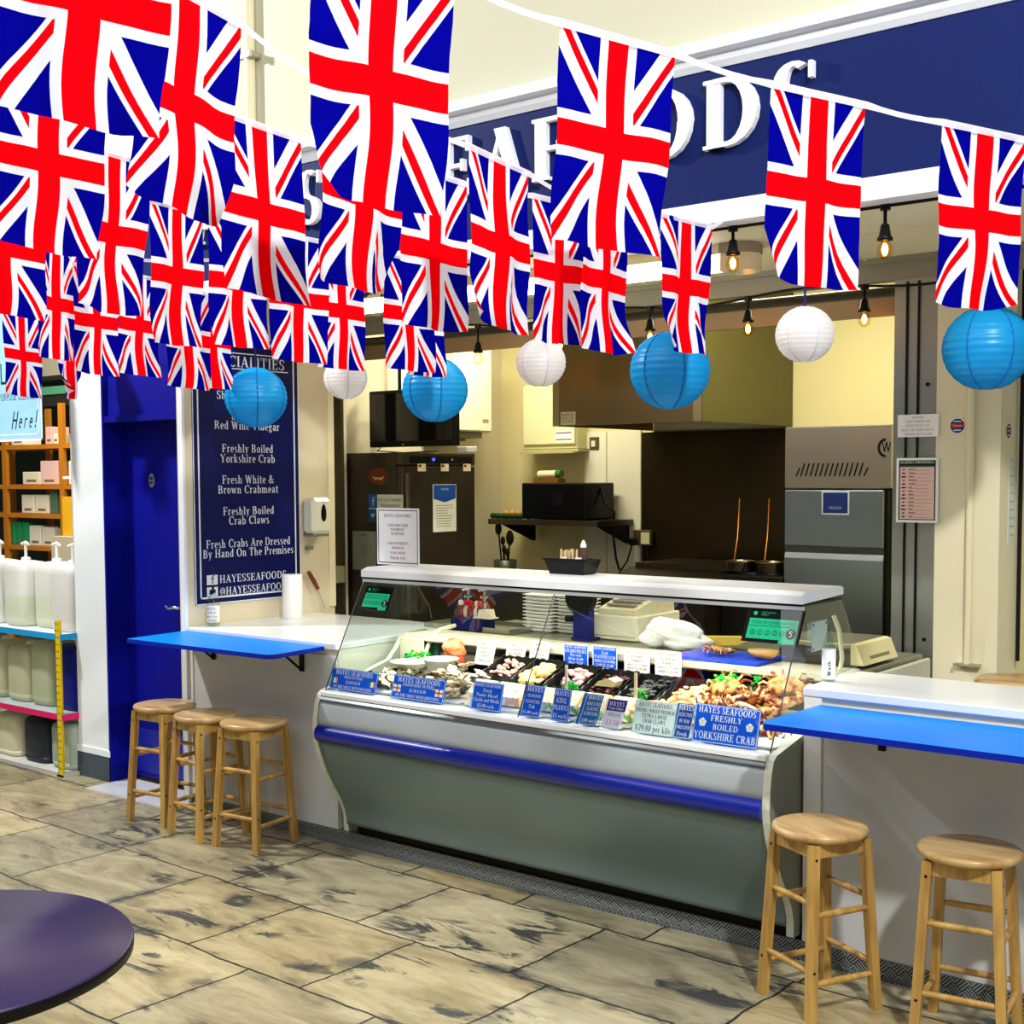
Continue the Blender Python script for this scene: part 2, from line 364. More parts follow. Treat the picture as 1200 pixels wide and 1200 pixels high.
# ---- floor of sandstone flags
def floor_mat():
    m, nt, out = newmat('sandstone_flags'); L = nt.links.new
    b = N(nt, 'BsdfPrincipled'); L(b.outputs[0], out.inputs[0])
    tc = N(nt, 'TexCoord'); mp = N(nt, 'Mapping'); L(tc.outputs['Object'], mp.inputs[0])
    mp.inputs['Rotation'].default_value = (0, 0, math.radians(1.5)); mp.inputs['Location'].default_value = (.12, .015, 0)
    nz = N(nt, 'TexNoise', i_Scale=5., i_Detail=4.); L(mp.outputs[0], nz.inputs['Vector'])
    sub = N(nt, 'VectorMath', operation='SUBTRACT'); sub.inputs[1].default_value = (.5, .5, .5); L(nz.outputs['Color'], sub.inputs[0])
    sc = N(nt, 'VectorMath', operation='SCALE'); sc.inputs['Scale'].default_value = .045; L(sub.outputs[0], sc.inputs[0])
    ad = N(nt, 'VectorMath', operation='ADD'); L(mp.outputs[0], ad.inputs[0]); L(sc.outputs[0], ad.inputs[1])
    br = N(nt, 'TexBrick', offset=.42, offset_frequency=2, squash=1.25, squash_frequency=3)
    br.inputs['Scale'].default_value = 1.; br.inputs['Brick Width'].default_value = .62; br.inputs['Row Height'].default_value = .545
    br.inputs['Mortar Size'].default_value = .006; br.inputs['Mortar Smooth'].default_value = .35; br.inputs['Bias'].default_value = 0.
    br.inputs['Color1'].default_value = (0, 0, 0, 1); br.inputs['Color2'].default_value = (1, 1, 1, 1); br.inputs['Mortar'].default_value = (.5, .5, .5, 1)
    L(ad.outputs[0], br.inputs['Vector'])
    r1 = N(nt, 'ValToRGB'); e = r1.color_ramp.elements
    e[0].position = 0.; e[0].color = lin('7d755c'); e[1].position = 1.; e[1].color = lin('ccc09a')
    for pos, c in ((.25, 'a89668'), (.5, 'c4b283'), (.75, '86836e')): q = e.new(pos); q.color = lin(c)
    L(br.outputs['Color'], r1.inputs[0])
    # riven streaks, running one way across the slabs
    m2 = N(nt, 'Mapping'); m2.inputs['Scale'].default_value = (1.0, 3., 1); m2.inputs['Rotation'].default_value = (0, 0, math.radians(30)); L(tc.outputs['Object'], m2.inputs[0])
    n2 = N(nt, 'TexNoise', i_Scale=2.0, i_Detail=10., i_Roughness=.72, i_Distortion=.8); L(m2.outputs[0], n2.inputs['Vector'])
    r2 = N(nt, 'ValToRGB'); e = r2.color_ramp.elements; e[0].position = .36; e[0].color = lin('54482f'); e[1].position = .64; e[1].color = lin('d6caa2')
    L(n2.outputs['Fac'], r2.inputs[0])
    mx = N(nt, 'Mix', data_type='RGBA'); mx.inputs[0].default_value = .5; L(r1.outputs[0], mx.inputs[6]); L(r2.outputs[0], mx.inputs[7])
    # slate coloured veins
    n3 = N(nt, 'TexNoise', i_Scale=2.4, i_Detail=7., i_Roughness=.68, i_Distortion=1.0); L(m2.outputs[0], n3.inputs['Vector'])
    r3 = N(nt, 'ValToRGB'); e = r3.color_ramp.elements; e[0].position = .52; e[0].color = (0, 0, 0, 1); e[1].position = .57; e[1].color = (1, 1, 1, 1)
    L(n3.outputs['Fac'], r3.inputs[0])
    mk = N(nt, 'TexNoise', i_Scale=2.2, i_Detail=2.); L(tc.outputs['Object'], mk.inputs['Vector'])
    r4 = N(nt, 'ValToRGB'); e = r4.color_ramp.elements; e[0].position = .5; e[0].color = (0, 0, 0, 1); e[1].position = .58; e[1].color = (.92, .92, .92, 1); L(mk.outputs['Fac'], r4.inputs[0])
    mu = N(nt, 'Math', operation='MULTIPLY'); L(r3.outputs[0], mu.inputs[0]); L(r4.outputs[0], mu.inputs[1])
    mx2 = N(nt, 'Mix', data_type='RGBA'); L(mu.outputs[0], mx2.inputs[0]); L(mx.outputs[2], mx2.inputs[6]); mx2.inputs[7].default_value = lin('2c3338')
    b2 = N(nt, 'TexBrick', offset=.42, offset_frequency=2, squash=1.25, squash_frequency=3)
    for k_, v_ in (('Scale', 1.), ('Brick Width', .62), ('Row Height', .545), ('Mortar Size', .07), ('Mortar Smooth', 1.)): b2.inputs[k_].default_value = v_
    L(ad.outputs[0], b2.inputs['Vector'])
    n5 = N(nt, 'TexNoise', i_Scale=3.2, i_Detail=9., i_Roughness=.72, i_Distortion=.8); L(m2.outputs[0], n5.inputs['Vector'])
    r5 = N(nt, 'ValToRGB'); e = r5.color_ramp.elements; e[0].position = .5; e[0].color = (0, 0, 0, 1); e[1].position = .62; e[1].color = (1, 1, 1, 1); L(n5.outputs['Fac'], r5.inputs[0])
    m5 = N(nt, 'Math', operation='MULTIPLY'); L(b2.outputs['Fac'], m5.inputs[0]); L(r5.outputs[0], m5.inputs[1])
    m6 = N(nt, 'Math', operation='MAXIMUM'); L(m5.outputs[0], m6.inputs[0]); L(mu.outputs[0], m6.inputs[1]); L(m6.outputs[0], mx2.inputs[0])
    mx3 = N(nt, 'Mix', data_type='RGBA'); L(br.outputs['Fac'], mx3.inputs[0]); L(mx2.outputs[2], mx3.inputs[6]); mx3.inputs[7].default_value = lin('2a2b26')
    L(mx3.outputs[2], b.inputs['Base Color'])
    b.inputs['Roughness'].default_value = .42; b.inputs['Specular IOR Level'].default_value = .4
    ma = N(nt, 'Math', operation='MULTIPLY_ADD'); ma.inputs[1].default_value = -1.2; L(br.outputs['Fac'], ma.inputs[0]); L(n2.outputs['Fac'], ma.inputs[2])
    bp = N(nt, 'Bump', i_Strength=.45, i_Distance=.012); L(ma.outputs[0], bp.inputs['Height']); L(bp.outputs[0], b.inputs['Normal'])
    return m
def checker_plate(base='3a4244', bright='a4acac', sc=19., met=.4):
    m, nt, out = newmat('checker_plate'); L = nt.links.new
    b = N(nt, 'BsdfPrincipled', i_Metallic=met, i_Roughness=.38); L(b.outputs[0], out.inputs[0])
    tc = N(nt, 'TexCoord'); sp = N(nt, 'SeparateXYZ'); L(tc.outputs['Object'], sp.inputs[0])
    yz = N(nt, 'Math', operation='ADD'); L(sp.outputs[1], yz.inputs[0]); L(sp.outputs[2], yz.inputs[1])
    u = N(nt, 'Math', operation='ADD'); L(sp.outputs[0], u.inputs[0]); L(yz.outputs[0], u.inputs[1])
    v = N(nt, 'Math', operation='SUBTRACT'); L(sp.outputs[0], v.inputs[0]); L(yz.outputs[0], v.inputs[1])
    cb = N(nt, 'CombineXYZ'); L(u.outputs[0], cb.inputs[0]); L(v.outputs[0], cb.inputs[1])
    ch = N(nt, 'TexChecker', i_Scale=sc); L(cb.outputs[0], ch.inputs['Vector'])
    def wave(x):
        a = N(nt, 'Math', operation='MULTIPLY'); a.inputs[1].default_value = sc * 4 * 2 * PI; L(x, a.inputs[0])
        s = N(nt, 'Math', operation='SINE'); L(a.outputs[0], s.inputs[0])
        g = N(nt, 'Math', operation='GREATER_THAN'); g.inputs[1].default_value = .25; L(s.outputs[0], g.inputs[0]); return g.outputs[0]
    mx = N(nt, 'Mix'); L(ch.outputs['Fac'], mx.inputs[0]); L(wave(u.outputs[0]), mx.inputs[2]); L(wave(v.outputs[0]), mx.inputs[3])
    c = N(nt, 'Mix', data_type='RGBA'); c.inputs[6].default_value = lin(base); c.inputs[7].default_value = lin(bright); L(mx.outputs[0], c.inputs[0]); L(c.outputs[2], b.inputs['Base Color'])
    bp = N(nt, 'Bump', i_Strength=.6, i_Distance=.003); L(mx.outputs[0], bp.inputs['Height']); L(bp.outputs[0], b.inputs['Normal'])
    return m
CHECK = checker_plate(); CHECKW = checker_plate('c4ccd2', 'ffffff', 16., .15); CHECKB = checker_plate('03088c', '1428b8', 22., .1)
# ================================================================ SHELL
mb = MB(); mb.quad((-14, -5, 0), (6, -5, 0), (6, 10, 0), (-14, 10, 0)); mb.box((-14, -5, -.1), (6, 10, -.001))
struct('floor', mb, floor_mat())
# upper hall wall above the fascia
mb = MB(); mb.box((-6.5, 4.14, 3.21), (4, 4.3, 6.5)); struct('wall_upper', mb, M('c8c6ae', .6, var=.02, scale=2.))
mb = MB(); mb.box((-6.45, 4.10, .14), (-6.15, 4.3, 3.21)); mb.box((-6.46, 4.092, .14), (-6.14, 4.3, .175))
struct('wall_pier', mb, TRIMW)
mb = MB(); mb.box((-6.46, 4.095, 0), (-6.14, 4.31, .139)); struct('baseboard_pier', mb, M('4a5660', .6))
mb = MB(); mb.box((-6.51, 4.13, 0), (-6.461, 4.3, 6.5)); struct('trim_5', mb, M('a8988c', .8, var=.3, scale=30., col2='e0d6c8'))
# doorway and its blue lining
mb = MB()
mb.box((-6.15, 4.095, 0), (-6.135, 4.30, 2.6)); mb.box((-5.50, 4.15, 0), (-5.42, 4.30, 2.6))
mb.box((-6.135, 4.12, 2.0), (-5.50, 4.30, 2.6)); mb.box((-6.135, 4.10, 1.985), (-5.50, 4.30, 2.02))
struct('wall_doorway', mb, DOORB)
mb = MB(); mb.box((-6.132, 4.225, .03), (-5.502, 4.262, 1.984)); d = struct('door_1', mb, DOORB)
mb = MB(); mb.box((-6.12, 4.219, .06), (-5.51, 4.226, .3)); struct('kick_plate', mb, CHECKB, d)
hx = at(206, 712, Y=4.2)
mb = MB(); mb.tube([(hx.x + .045, 4.225, hx.z), (hx.x + .045, 4.18, hx.z), (hx.x + .02, 4.172, hx.z + .004), (hx.x - .02, 4.17, hx.z - .006), (hx.x - .05, 4.172, hx.z + .006)], [.008, .008, .009, .008, .006], 8)
n0 = len(mb.v); mb.lathe([(.022, 0), (.022, .008)], (0, 0, 0))
for i in range(n0, len(mb.v)): v = mb.v[i]; mb.v[i] = Vector((hx.x + .045 + v.x, 4.225 - v.z, hx.z + v.y))
struct('door_handle', mb, M('d8dce0', .2, .9), d)
ds = at(178, 563, Y=4.22)
mb = MB(); pts = [(ds.x + .022 * math.cos(t * PI / 12), 4.216, ds.z + .038 * math.sin(t * PI / 12)) for t in range(24)]
mb.prism(pts, (0, .006, 0)); mb.box((ds.x - .012, 4.2145, ds.z + .004), (ds.x + .012, 4.2165, ds.z + .018), 1); mb.box((ds.x - .012, 4.2145, ds.z - .018), (ds.x + .012, 4.2165, ds.z - .006), 1)
struct('door_badge', mb, [M('7d8a94', .4), M('20304a', .5)], d)
mb = MB(); mb.box((-6.13, 3.93, 0.0), (-5.40, 4.22, .006)); solo(mb, 'tread_plate', CHECKW, 'bright metal tread plate on the floor before the blue door', 'floor plate')
# side wall that carries the menu board, and its thin white end strip
mb = MB(); mb.box((-5.42, 4.045, 0), (-5.37, 5.075, 2.6)); mb.box((-5.68, 5.075, 0), (-5.42, 5.10, 2.6)); mb.box((-5.72, 5.10, 0), (-5.68, 5.48, 2.9)); mb.box((-5.87, 5.48, 0), (-5.82, 7.15, 2.9))
struct('wall_left', mb, CREAM3)
mb = MB(); mb.box((-5.39, 4.028, 0), (-5.355, 4.044, 2.57)); struct('trim_1', mb, TRIMW)
mb = MB(); mb.box((-5.37, 5.03, .95), (-5.36, 5.075, 2.5)); struct('trim_2', mb, CREAM)
mb = MB(); mb.box((-5.9, 7.15, 0), (-1.0, 7.25, 2.95)); struct('wall_back', mb, CREAM2)
mb = MB(); mb.box((-1.78, 5.55, 0), (-1.72, 7.15, 2.9)); struct('wall_inner_right', mb, CREAM2)
mb = MB(); mb.box((-5.9, 5.5, 2.9), (-1.0, 7.25, 2.95)); struct('ceiling_inner', mb, WHITE)
# soffit between the fascia and the shutter line
mb = MB(); mb.box((-6.14, 4.14, 2.6), (3.5, 5.5, 2.66))
for x in (-5.2, -4.2, -3.2, -2.3, -1.2): mb.box((x, 4.2, 2.594), (x + .012, 5.4, 2.6))
mb.box((-6.14, 4.72, 2.595), (3.5, 4.732, 2.6)); struct('ceiling_soffit', mb, CREAM)
mb = MB(); mb.box((-5.66, 5.30, 2.5), (3.5, 5.34, 2.6)); mb.box((-5.66, 5.285, 2.575), (3.5, 5.30, 2.6)); struct('trim_3', mb, M('8f8c7a', .5, .3))
# grey stanchions that carry the shutter
mb = MB(); mb.box((-2.17, 5.30, 0), (-1.985, 5.40, 2.50))
for x in (-2.118, -2.068): mb.box((x, 5.293, 0), (x + .009, 5.30, 2.49), 1)
for z in (2.05, 1.6, .98): mb.box((-2.03, 5.29, z), (-2.015, 5.30, z + .014), 1, .003)
struct('wall_post_right', mb, [STEELB, BLACK])
mb = MB(); mb.box((-5.675, 5.30, 0), (-5.54, 5.325, 2.5)); struct('wall_post_left', mb, STEELD)
mb = MB(); mb.box((-5.62, 5.34, 2.36), (-1.985, 5.36, 2.44)); mb.prism([(-5.6, 5.36 + .07 + .07 * math.cos(t * PI / 8), 2.44 + .06 * math.sin(t * PI / 8)) for t in range(16)], (3.6, 0, 0), 1, True)
r_ = solo(mb, 'roller_shutter', [M('8a7350', .45, .3), M('5c5a50', .4, .7)], 'rolled up metal shutter with brown bottom rail under the beam', 'roller shutter')
# right hand white wall and what stands beyond it
mb = MB(); mb.box((-1.985, 5.30, 0), (-1.72, 5.55, 2.6)); struct('wall_right', mb, CREAM)
mb = MB(); mb.box((-1.72, 5.9, 0), (3.5, 6.0, 2.6)); mb.box((-1.05, 5.88, 0), (-.9, 5.9, 2.2), 1); struct('wall_far_right', mb, [CREAM, BLACK])
# fascia with moulded frame and raised letters
FT = M('eaf3fb', .4, var=.02)
fa = thing('fascia_sign', 'long navy shop fascia with raised white capitals and white moulded frame', 'shop sign', (-2.0, 4.1, 2.6))
mb = MB(); mb.box((-6.14, 4.10, 2.6), (3.2, 4.14, 3.2)); mb.build('fascia_board', M('051a58', .6, var=.08, scale=5., bump=.08, bscale=200.), fa)
for nm, z0, z1 in (('bottom_moulding', 2.575, 2.66), ('top_moulding', 3.125, 3.215)):
    mb = MB(); up_ = nm[0] == 't'
    prof = [(4.14, z0), (4.055, z0), (4.055, z0 + .035), (4.075, z0 + .042), (4.085, z0 + .07), (4.098, z1), (4.14, z1)]
    if up_: prof = [(4.14, z0), (4.095, z0), (4.08, z0 + .02), (4.075, z0 + .045), (4.045, z0 + .052), (4.04, z1), (4.14, z1)]
    mb.prism([(-6.14, a, b) for a, b in prof], (9.34, 0, 0)); mb.build(nm, FT, fa)
LETW = M('f4f8fc', .4, var=.02)
GFS = glyphs(True, .21)
def fascia_word(word, x0, x1, z0, h):
    G = GFS; tot = sum(G[c][0] + .1 for c in word) - .1; k = (x1 - x0) / tot; x = x0
    for c in word:
        mb = MB()
        for i_, p in enumerate(G[c][1]): mb.prism([(x + a * k, 4.075 - .00025 * i_, z0 + b * h) for a, b in p], (0, .026, 0))
        mb.build('letter', LETW, fa); x += (G[c][0] + .1) * k
fascia_word('SEAFOODS', -3.88, -1.945, 2.84, .24)
fascia_word('HAYES', -5.58, -4.36, 2.84, .24)
# conduit on the cream wall
pz = at(290, 100, Y=4.1)
mb = MB(); mb.tube([(pz.x, 4.115, 3.23), (pz.x, 4.115, 6.0)], .028, 12)
t_ = thing('service_pipe', 'painted cream pipe running up the wall above the fascia', 'pipe', (pz.x, 4.115, 3.23)); mb.build('pipe', CREAM, t_)
cz = at(290, 66, Y=4.1).z; mb = MB(); mb.box((pz.x - .045, 4.085, cz - .012), (pz.x + .06, 4.135, cz + .012), bev=.004); mb.lathe([(.012, 0), (.012, .03)], (pz.x + .05, 4.08, cz - .015), 10); mb.build('pipe_clip', M('b0a890', .4, .5), t_)
# kick plate plinth
mb = MB(); mb.box((-5.36, 4.045, 0), (1.5, 4.10, .065)); mb.box((-5.36, 4.10, 0), (1.5, 4.95, .06)); mb.box((-4.4, 4.03, 0), (1.5, 4.045, .006))
solo(mb, 'checker_plate_plinth', CHECK, 'low grey checker-plate plinth along the foot of the stall', 'plinth')

# unseen hall: dark roof added left to darken glass reflections, open right for daylight
HD = M('3a3830', .8, var=.2); mb = MB(); mb.box((-18, -9, 6.6), (-5.2, 4.1, 6.7))
for i in range(7): mb.box((-17 + i * 1.9, -9, 6.35), (-16.85 + i * 1.9, 4.1, 6.6))
struct('ceiling_hall_added', mb, HD)
mb = MB(); mb.box((-18.1, -9, 0), (-18, 9, 6.7)); mb.box((-18, -9.1, 0), (8, -9, 5.2)); struct('wall_hall', mb, M('8a8474', .8, var=.2))
# ================================================================ COUNTERS
ws = M('d6dadb', .4, var=.03, scale=3.)
def counter(name, x0, x1, y0, y1, top, label, seam_left):
    t = thing(name, label, 'counter', ((x0 + x1) / 2, (y0 + y1) / 2, .066))
    mb = MB(); mb.box((x0, y0 + .012, .066), (x1, y1, top - .032)); mb.build('carcass', M('e8e6d2', .45, var=.02), t)
    mb = MB(); mb.box((x0 + seam_left, y0, .066), (x1 - .002, y0 + .011, top - .06)); mb.build('front_panel', ws, t)
    mb = MB(); mb.box((x0, y0 - .003, .066), (x0 + seam_left - .012, y0 + .011, top - .033)); mb.build('end_post', WHITE, t)
    mb = MB(); mb.box((x0 - .004, y0 - .008, top - .031), (x1 + .004, y1, top), bev=.004); mb.build('counter_top', WHITEG, t)
    return t
counter('white_counter', -5.362, -4.275, 4.045, 4.93, .925, 'white panelled counter between the blue door and the glass display case', .05)
counter('white_counter', -1.962, 1.4, 4.05, 4.50, .955, 'white panelled counter to the right of the glass display case', .075)
def ledge(pts, z, th, label, brs, y0):
    t = thing('fold_down_shelf', label, 'shelf', (sum(p[0] for p in pts) / len(pts), y0, z - th))
    mb = MB(); n = len(pts); V = [Vector((x, y, z)) for x, y in pts]; W = [Vector((x, y, z - th)) for x, y in pts]
    mb.add(V, [list(range(n))], 0); mb.add(W, [list(range(n - 1, -1, -1))], 1)
    for i in range(n): j = (i + 1) % n; mb.quad(V[i], W[i], W[j], V[j], 1)
    mb.build('shelf_board', [SHELFB, SHELFE], t)
    for x in brs:
        mb = MB(); mb.box((x - .012, y0 - .012, z - th - .11), (x + .012, y0 - .0005, z - th - .001)); mb.box((x - .01, y0 - .17, z - th - .014), (x + .01, y0 - .012, z - th - .001))
        mb.tube([(x, y0 - .012, z - th - .1), (x, y0 - .12, z - th - .014)], .006, 6); mb.build('folding_bracket', BLACK, t)
A_ = at(148.7, 748.5, Z=.908); B_ = at(314, 767.7, Z=.908); C_ = at(389, 756, Z=.908)
print('Lshelf', A_, B_, C_, at(222, 738, Z=.908))
ledge([(-5.36, 4.036), (A_.x, A_.y), (B_.x - .03, B_.y), (B_.x - .008, B_.y + .006), (B_.x + .01, B_.y + .03), (C_.x, 4.036)][::-1], .908, .02,
      'bright blue fold-down shelf on the white counter beside the blue door', (-5.15, -4.5), 4.042)
ledge([(-1.90, 4.043), (-1.915, 3.66), (-1.895, 3.625), (1.4, 3.625), (1.4, 4.043)][::-1], .90, .02,
      'bright blue fold-down shelf on the counter right of the display case', (-1.68, -.6, .6), 4.05)
# ================================================================ STOOLS
def make_stool(label, loc, rz):
    t = thing('bar_stool', label, 'stool', loc, rz, None)
    hs = .575
    mb = MB(); mb.lathe([(0, hs - .03), (.135, hs - .03), (.148, hs - .022), (.152, hs - .012), (.148, hs - .003), (.135, hs), (.0, hs - .002)], n=40); mb.build('seat', WOODT, t)
    top = .098; bot = .126; ft = []
    for sx, sy in ((-1, -1), (1, -1), (1, 1), (-1, 1)):
        mb = MB(); a = Vector((sx * top, sy * top, hs - .031)); b = Vector((sx * bot, sy * bot, 0)); w = .0142
        V = [p + Vector((i * w, j * w, 0)) for p in (b, a) for i, j in ((-1, -1), (1, -1), (1, 1), (-1, 1))]
        mb.add(V, [(0, 3, 2, 1), (4, 5, 6, 7), (0, 1, 5, 4), (1, 2, 6, 5), (2, 3, 7, 6), (3, 0, 4, 7)], 0)
        for z in (hs - .075, .13 if sx * sy > 0 else .155):
            k = z / (hs - .031); c = b.lerp(a, k)
            for nx, ny in ((0, sy), (sx, 0)):
                if (nx != 0) == (sx * sy > 0): continue
                q = c + Vector((nx * (w + .0008), ny * (w + .0008), 0)); ux = Vector((ny, nx, 0)) * .005
                mb.add([q + ux * math.cos(g * PI / 4) + Vector((0, 0, .005 * math.sin(g * PI / 4))) for g in range(8)], [list(range(8)), list(range(7, -1, -1))], 1)
        mb.build('leg', [WOODL, INK], t); ft.append((b, a))
    mb = MB(); r = top + .01
    for i in range(4):
        s0 = ((-1, -1), (1, -1), (1, 1), (-1, 1))[i]; s1 = ((-1, -1), (1, -1), (1, 1), (-1, 1))[(i + 1) % 4]
        a = Vector((s0[0] * r, s0[1] * r, 0)); b = Vector((s1[0] * r, s1[1] * r, 0)); d = (b - a).normalized(); nrm = Vector((d.y, -d.x, 0))
        mb.obox((a + b) / 2 + Vector((0, 0, hs - .052)) - nrm * .008, d * (r - .017), nrm * .008, Vector((0, 0, .02)))
    mb.build('apron', WOODL, t)
    for i in range(4):
        for z in ((.15, .36) if i % 2 == 0 else (.115, .325)):
            k = z / (hs - .031); p = ft[i][0].lerp(ft[i][1], k); q = ft[(i + 1) % 4][0].lerp(ft[(i + 1) % 4][1], k)
            mb = MB(); mb.tube([p, p.lerp(q, .15), p.lerp(q, .5), p.lerp(q, .85), q], [.0075, .0095, .0105, .0095, .0075], 10); mb.build('rung', WOODL, t)
    return t
st = register(make_stool('round wooden bar stool nearest the blue door, leftmost of three', (-5.27, 3.83, 0), math.radians(5)))
def st2(l, x, y, r): 
    return dup(st, (x, y, 0), math.radians(r), l)
st['group'] = 'wooden bar stools by the counters'
st2('round wooden bar stool in the middle of the three under the left blue shelf', -4.895, 3.79, -6)
st2('round wooden bar stool nearest the display case, under the left blue shelf', -4.58, 3.81, 7)
st2('round wooden bar stool in front of the right end of the display case', -1.76, 3.75, -27)
st2('round wooden bar stool under the right blue shelf, cut by the photo edge', -1.30, 3.79, 8)
# round seat top inside, behind right counter
c = at(1190, 800, Y=5.05)
t_ = thing('bar_stool', 'pale round wooden stool seat standing behind the right counter', 'stool', (c.x, 5.05, 0), 0, None)
mb = MB(); mb.lathe([(0, .865), (.14, .865), (.152, .88), (.14, .895), (0, .897)], (c.x, 5.05, 0), 32); mb.build('seat', WOODT, t_)
for sx, sy in ((-1, -1), (1, -1), (1, 1), (-1, 1)):
    mb = MB(); mb.tube([(c.x + sx * .15, 5.05 + sy * .15, 0), (c.x + sx * .09, 5.05 + sy * .09, .865)], .016, 6); mb.build('leg', WOODL, t_)
# ================================================================ ROUND TABLE (bottom left)
t_ = thing('round_table', 'dark purple round table with black edge in the left foreground', 'table', (-2.457, 1.23, 0))
mb = MB(); mb.lathe([(0, .716), (.366, .716), (.378, .722), (.379, .744), (.374, .75), (0, .75)], (-2.457, 1.23, 0), 72)
for i, f in enumerate(mb.f):
    z = sum(mb.v[k].z for k in f) / len(f); mb.mi[i] = 0 if z > .7465 else 1
mb.build('table_top', [M('2a1d4c', .32, var=.12, scale=3.), BLACK], t_)
mb = MB(); mb.lathe([(.03, .03), (.03, .716)], (-2.457, 1.23, 0), 20); mb.build('pedestal', BLACK, t_)
mb = MB(); mb.lathe([(.24, 0), (.24, .012), (.05, .035)], (-2.457, 1.23, 0), 36); mb.build('base', BLACK, t_)
# ================================================================ DISPLAY CASE
XL, XR = -4.165, -2.0
case = thing('display_counter', 'refrigerated glass serve-over seafood counter with blue bumper bar', 'display counter', ((XL + XR) / 2, 4.2, .066))
GREYP = M('bcc6cc', .38, .25, var=.03); BELLY = M('74888a', .36, .4, var=.06, scale=4., bump=.25, bscale=5.)
ENDC = M('d8dccb', .35, var=.03)
prof = [(3.87, .745), (3.848, .73), (3.832, .69), (3.822, .63), (3.818, .57), (3.824, .52), (3.842, .46), (3.875, .38), (3.915, .31), (3.955, .25), (3.985, .20), (4.0, .15), (4.003, .085), (4.05, .085), (4.06, .15), (4.12, .2)]
outl = prof + [(4.60, .2), (4.60, .93), (4.52, .955), (4.42, .95), (4.37, .93), (4.33, .88), (4.28, .835), (4.10, .79)]
for x0, x1 in ((XL - .028, XL), (XR, XR + .028)):
    mb = MB(); mb.prism([(x0, a, b) for a, b in outl], (x1 - x0, 0, 0)); mb.mi[0] = mb.mi[1] = 1; mb.build('end_panel', [ENDC, M('8a9282', .4, var=.05)], case)
def sheet(pts, th, mat, name, sm=True, x0=XL, x1=XR):
    mb = MB(); n = len(pts)
    nr = []
    for i in range(n):
        a = pts[max(i - 1, 0)]; b = pts[min(i + 1, n - 1)]; dx, dz = b[0] - a[0], b[1] - a[1]; l = math.hypot(dx, dz); nr.append((-dz / l * th, dx / l * th))
    q = [(a[0] + w[0], a[1] + w[1]) for a, w in zip(pts, nr)]
    ring = pts + q[::-1]
    mb.prism([(x0, a, b) for a, b in ring], (x1 - x0, 0, 0), 0, sm); return mb.build(name, mat, case)
sheet([(3.862, .715), (3.846, .68), (3.84, .63), (3.838, .585)], -.01, GREYP, 'upper_front_panel')
sheet([(3.84, .54), (3.852, .49), (3.875, .43), (3.90, .37), (3.935, .30), (3.968, .24), (3.99, .19), (4.0, .14), (4.0, .122)], -.008, BELLY, 'lower_front_panel')
mb = MB(); mb.prism([(XL, 3.834 + .034 * math.cos(g * PI / 10), .561 + .037 * math.sin(g * PI / 10)) for g in range(20)], (XR - XL, 0, 0), 0, True); mb.build('bumper_bar', M('021c8c', .32, var=.04, coat=.15), case)
mb = MB(); mb.prism([(XL, a, b) for a, b in ((3.84, .702), (3.832, .712), (3.84, .722), (3.86, .722), (3.86, .702))], (XR - XL, 0, 0)); mb.build('rail', M('7c8486', .3, .8), case)
mb = MB(); mb.box((XL, 3.842, .7235), (XR, 3.90, .745), bev=.003); mb.build('sill', WHITEG, case)
mb = MB(); mb.prism([(XL, 3.90, .735), (XL, 4.36, .80), (XL, 4.36, .70), (XL, 3.90, .70)][::-1], (XR - XL, 0, 0)); mb.build('display_deck', M('e8eee8', .3, var=.03), case)
mb = MB(); mb.box((XL, 4.06, .0665), (XR, 4.58, .70)); mb.build('cabinet', BLACKM, case)
mb = MB(); mb.box((XL, 4.38, .918), (XR, 4.60, .948), bev=.004); mb.box((XL, 4.375, .925), (XR, 4.385, .95)); mb.build('service_ledge', M('e4dfc6', .35, var=.03), case)
mb = MB(); mb.box((XL + .1, 4.50, .71), (XR - .02, 4.515, .917)); mb.build('rear_panel', M('25302c', .2, var=.2), case)
mb = MB(); mb.box((XL, 4.45, .83), (XR, 4.50, .862)); mb.build('rear_rail', M('e4dfc6', .35), case)
mb = MB(); mb.prism([(XL, a, b) for a, b in ((4.10, 1.232), (4.10, 1.262), (4.14, 1.275), (4.42, 1.275), (4.44, 1.268), (4.44, 1.243))], (XR - XL, 0, 0)); mb.build('canopy', M('f2f6f8', .3, 0., var=.02), case)
mb = MB(); mb.box((XL, 4.106, 1.224), (XR, 4.43, 1.231)); mb.build('canopy_seal', BLACK, case)
mb = MB(); mb.box((XL, 4.108, 1.21), (XR, 4.122, 1.2235)); mb.build('glass_rail', M('e8eef4', .2, .5), case)
JX = -3.083
def pane(name, pts, vec):
    mb = MB(); mb.prism(pts, vec); return mb.build(name, GLASS, case)
for a, b in ((XL, JX - .002), (JX + .002, XR)):
    pane('front_glass', [(a, 3.878, .746), (b, 3.878, .746), (b, 4.118, 1.209), (a, 4.118, 1.209)], (0, -.006, .003))
for x in (XL + .001, XR - .007):
    pane('side_glass', [(x, 3.885, .746), (x, 4.12, 1.222), (x, 4.43, 1.222), (x, 4.55, 1.06), (x, 4.58, .96), (x, 4.38, .95), (x, 4.30, .86), (x, 4.1, .792)], (.006, 0, 0))
for x in (XL, JX, XR):
    mb = MB(); mb.tube([(x, 3.874, .748), (x, 4.113, 1.209)], .0028, 6); mb.build('glass_edge', M('16201c', .3), case)
mb = MB(); mb.box((XR - .012, 4.14, 1.17), (XR - .009, 4.40, 1.2225)); mb.build('canopy_bracket', M('27423c', .3, .3), case)
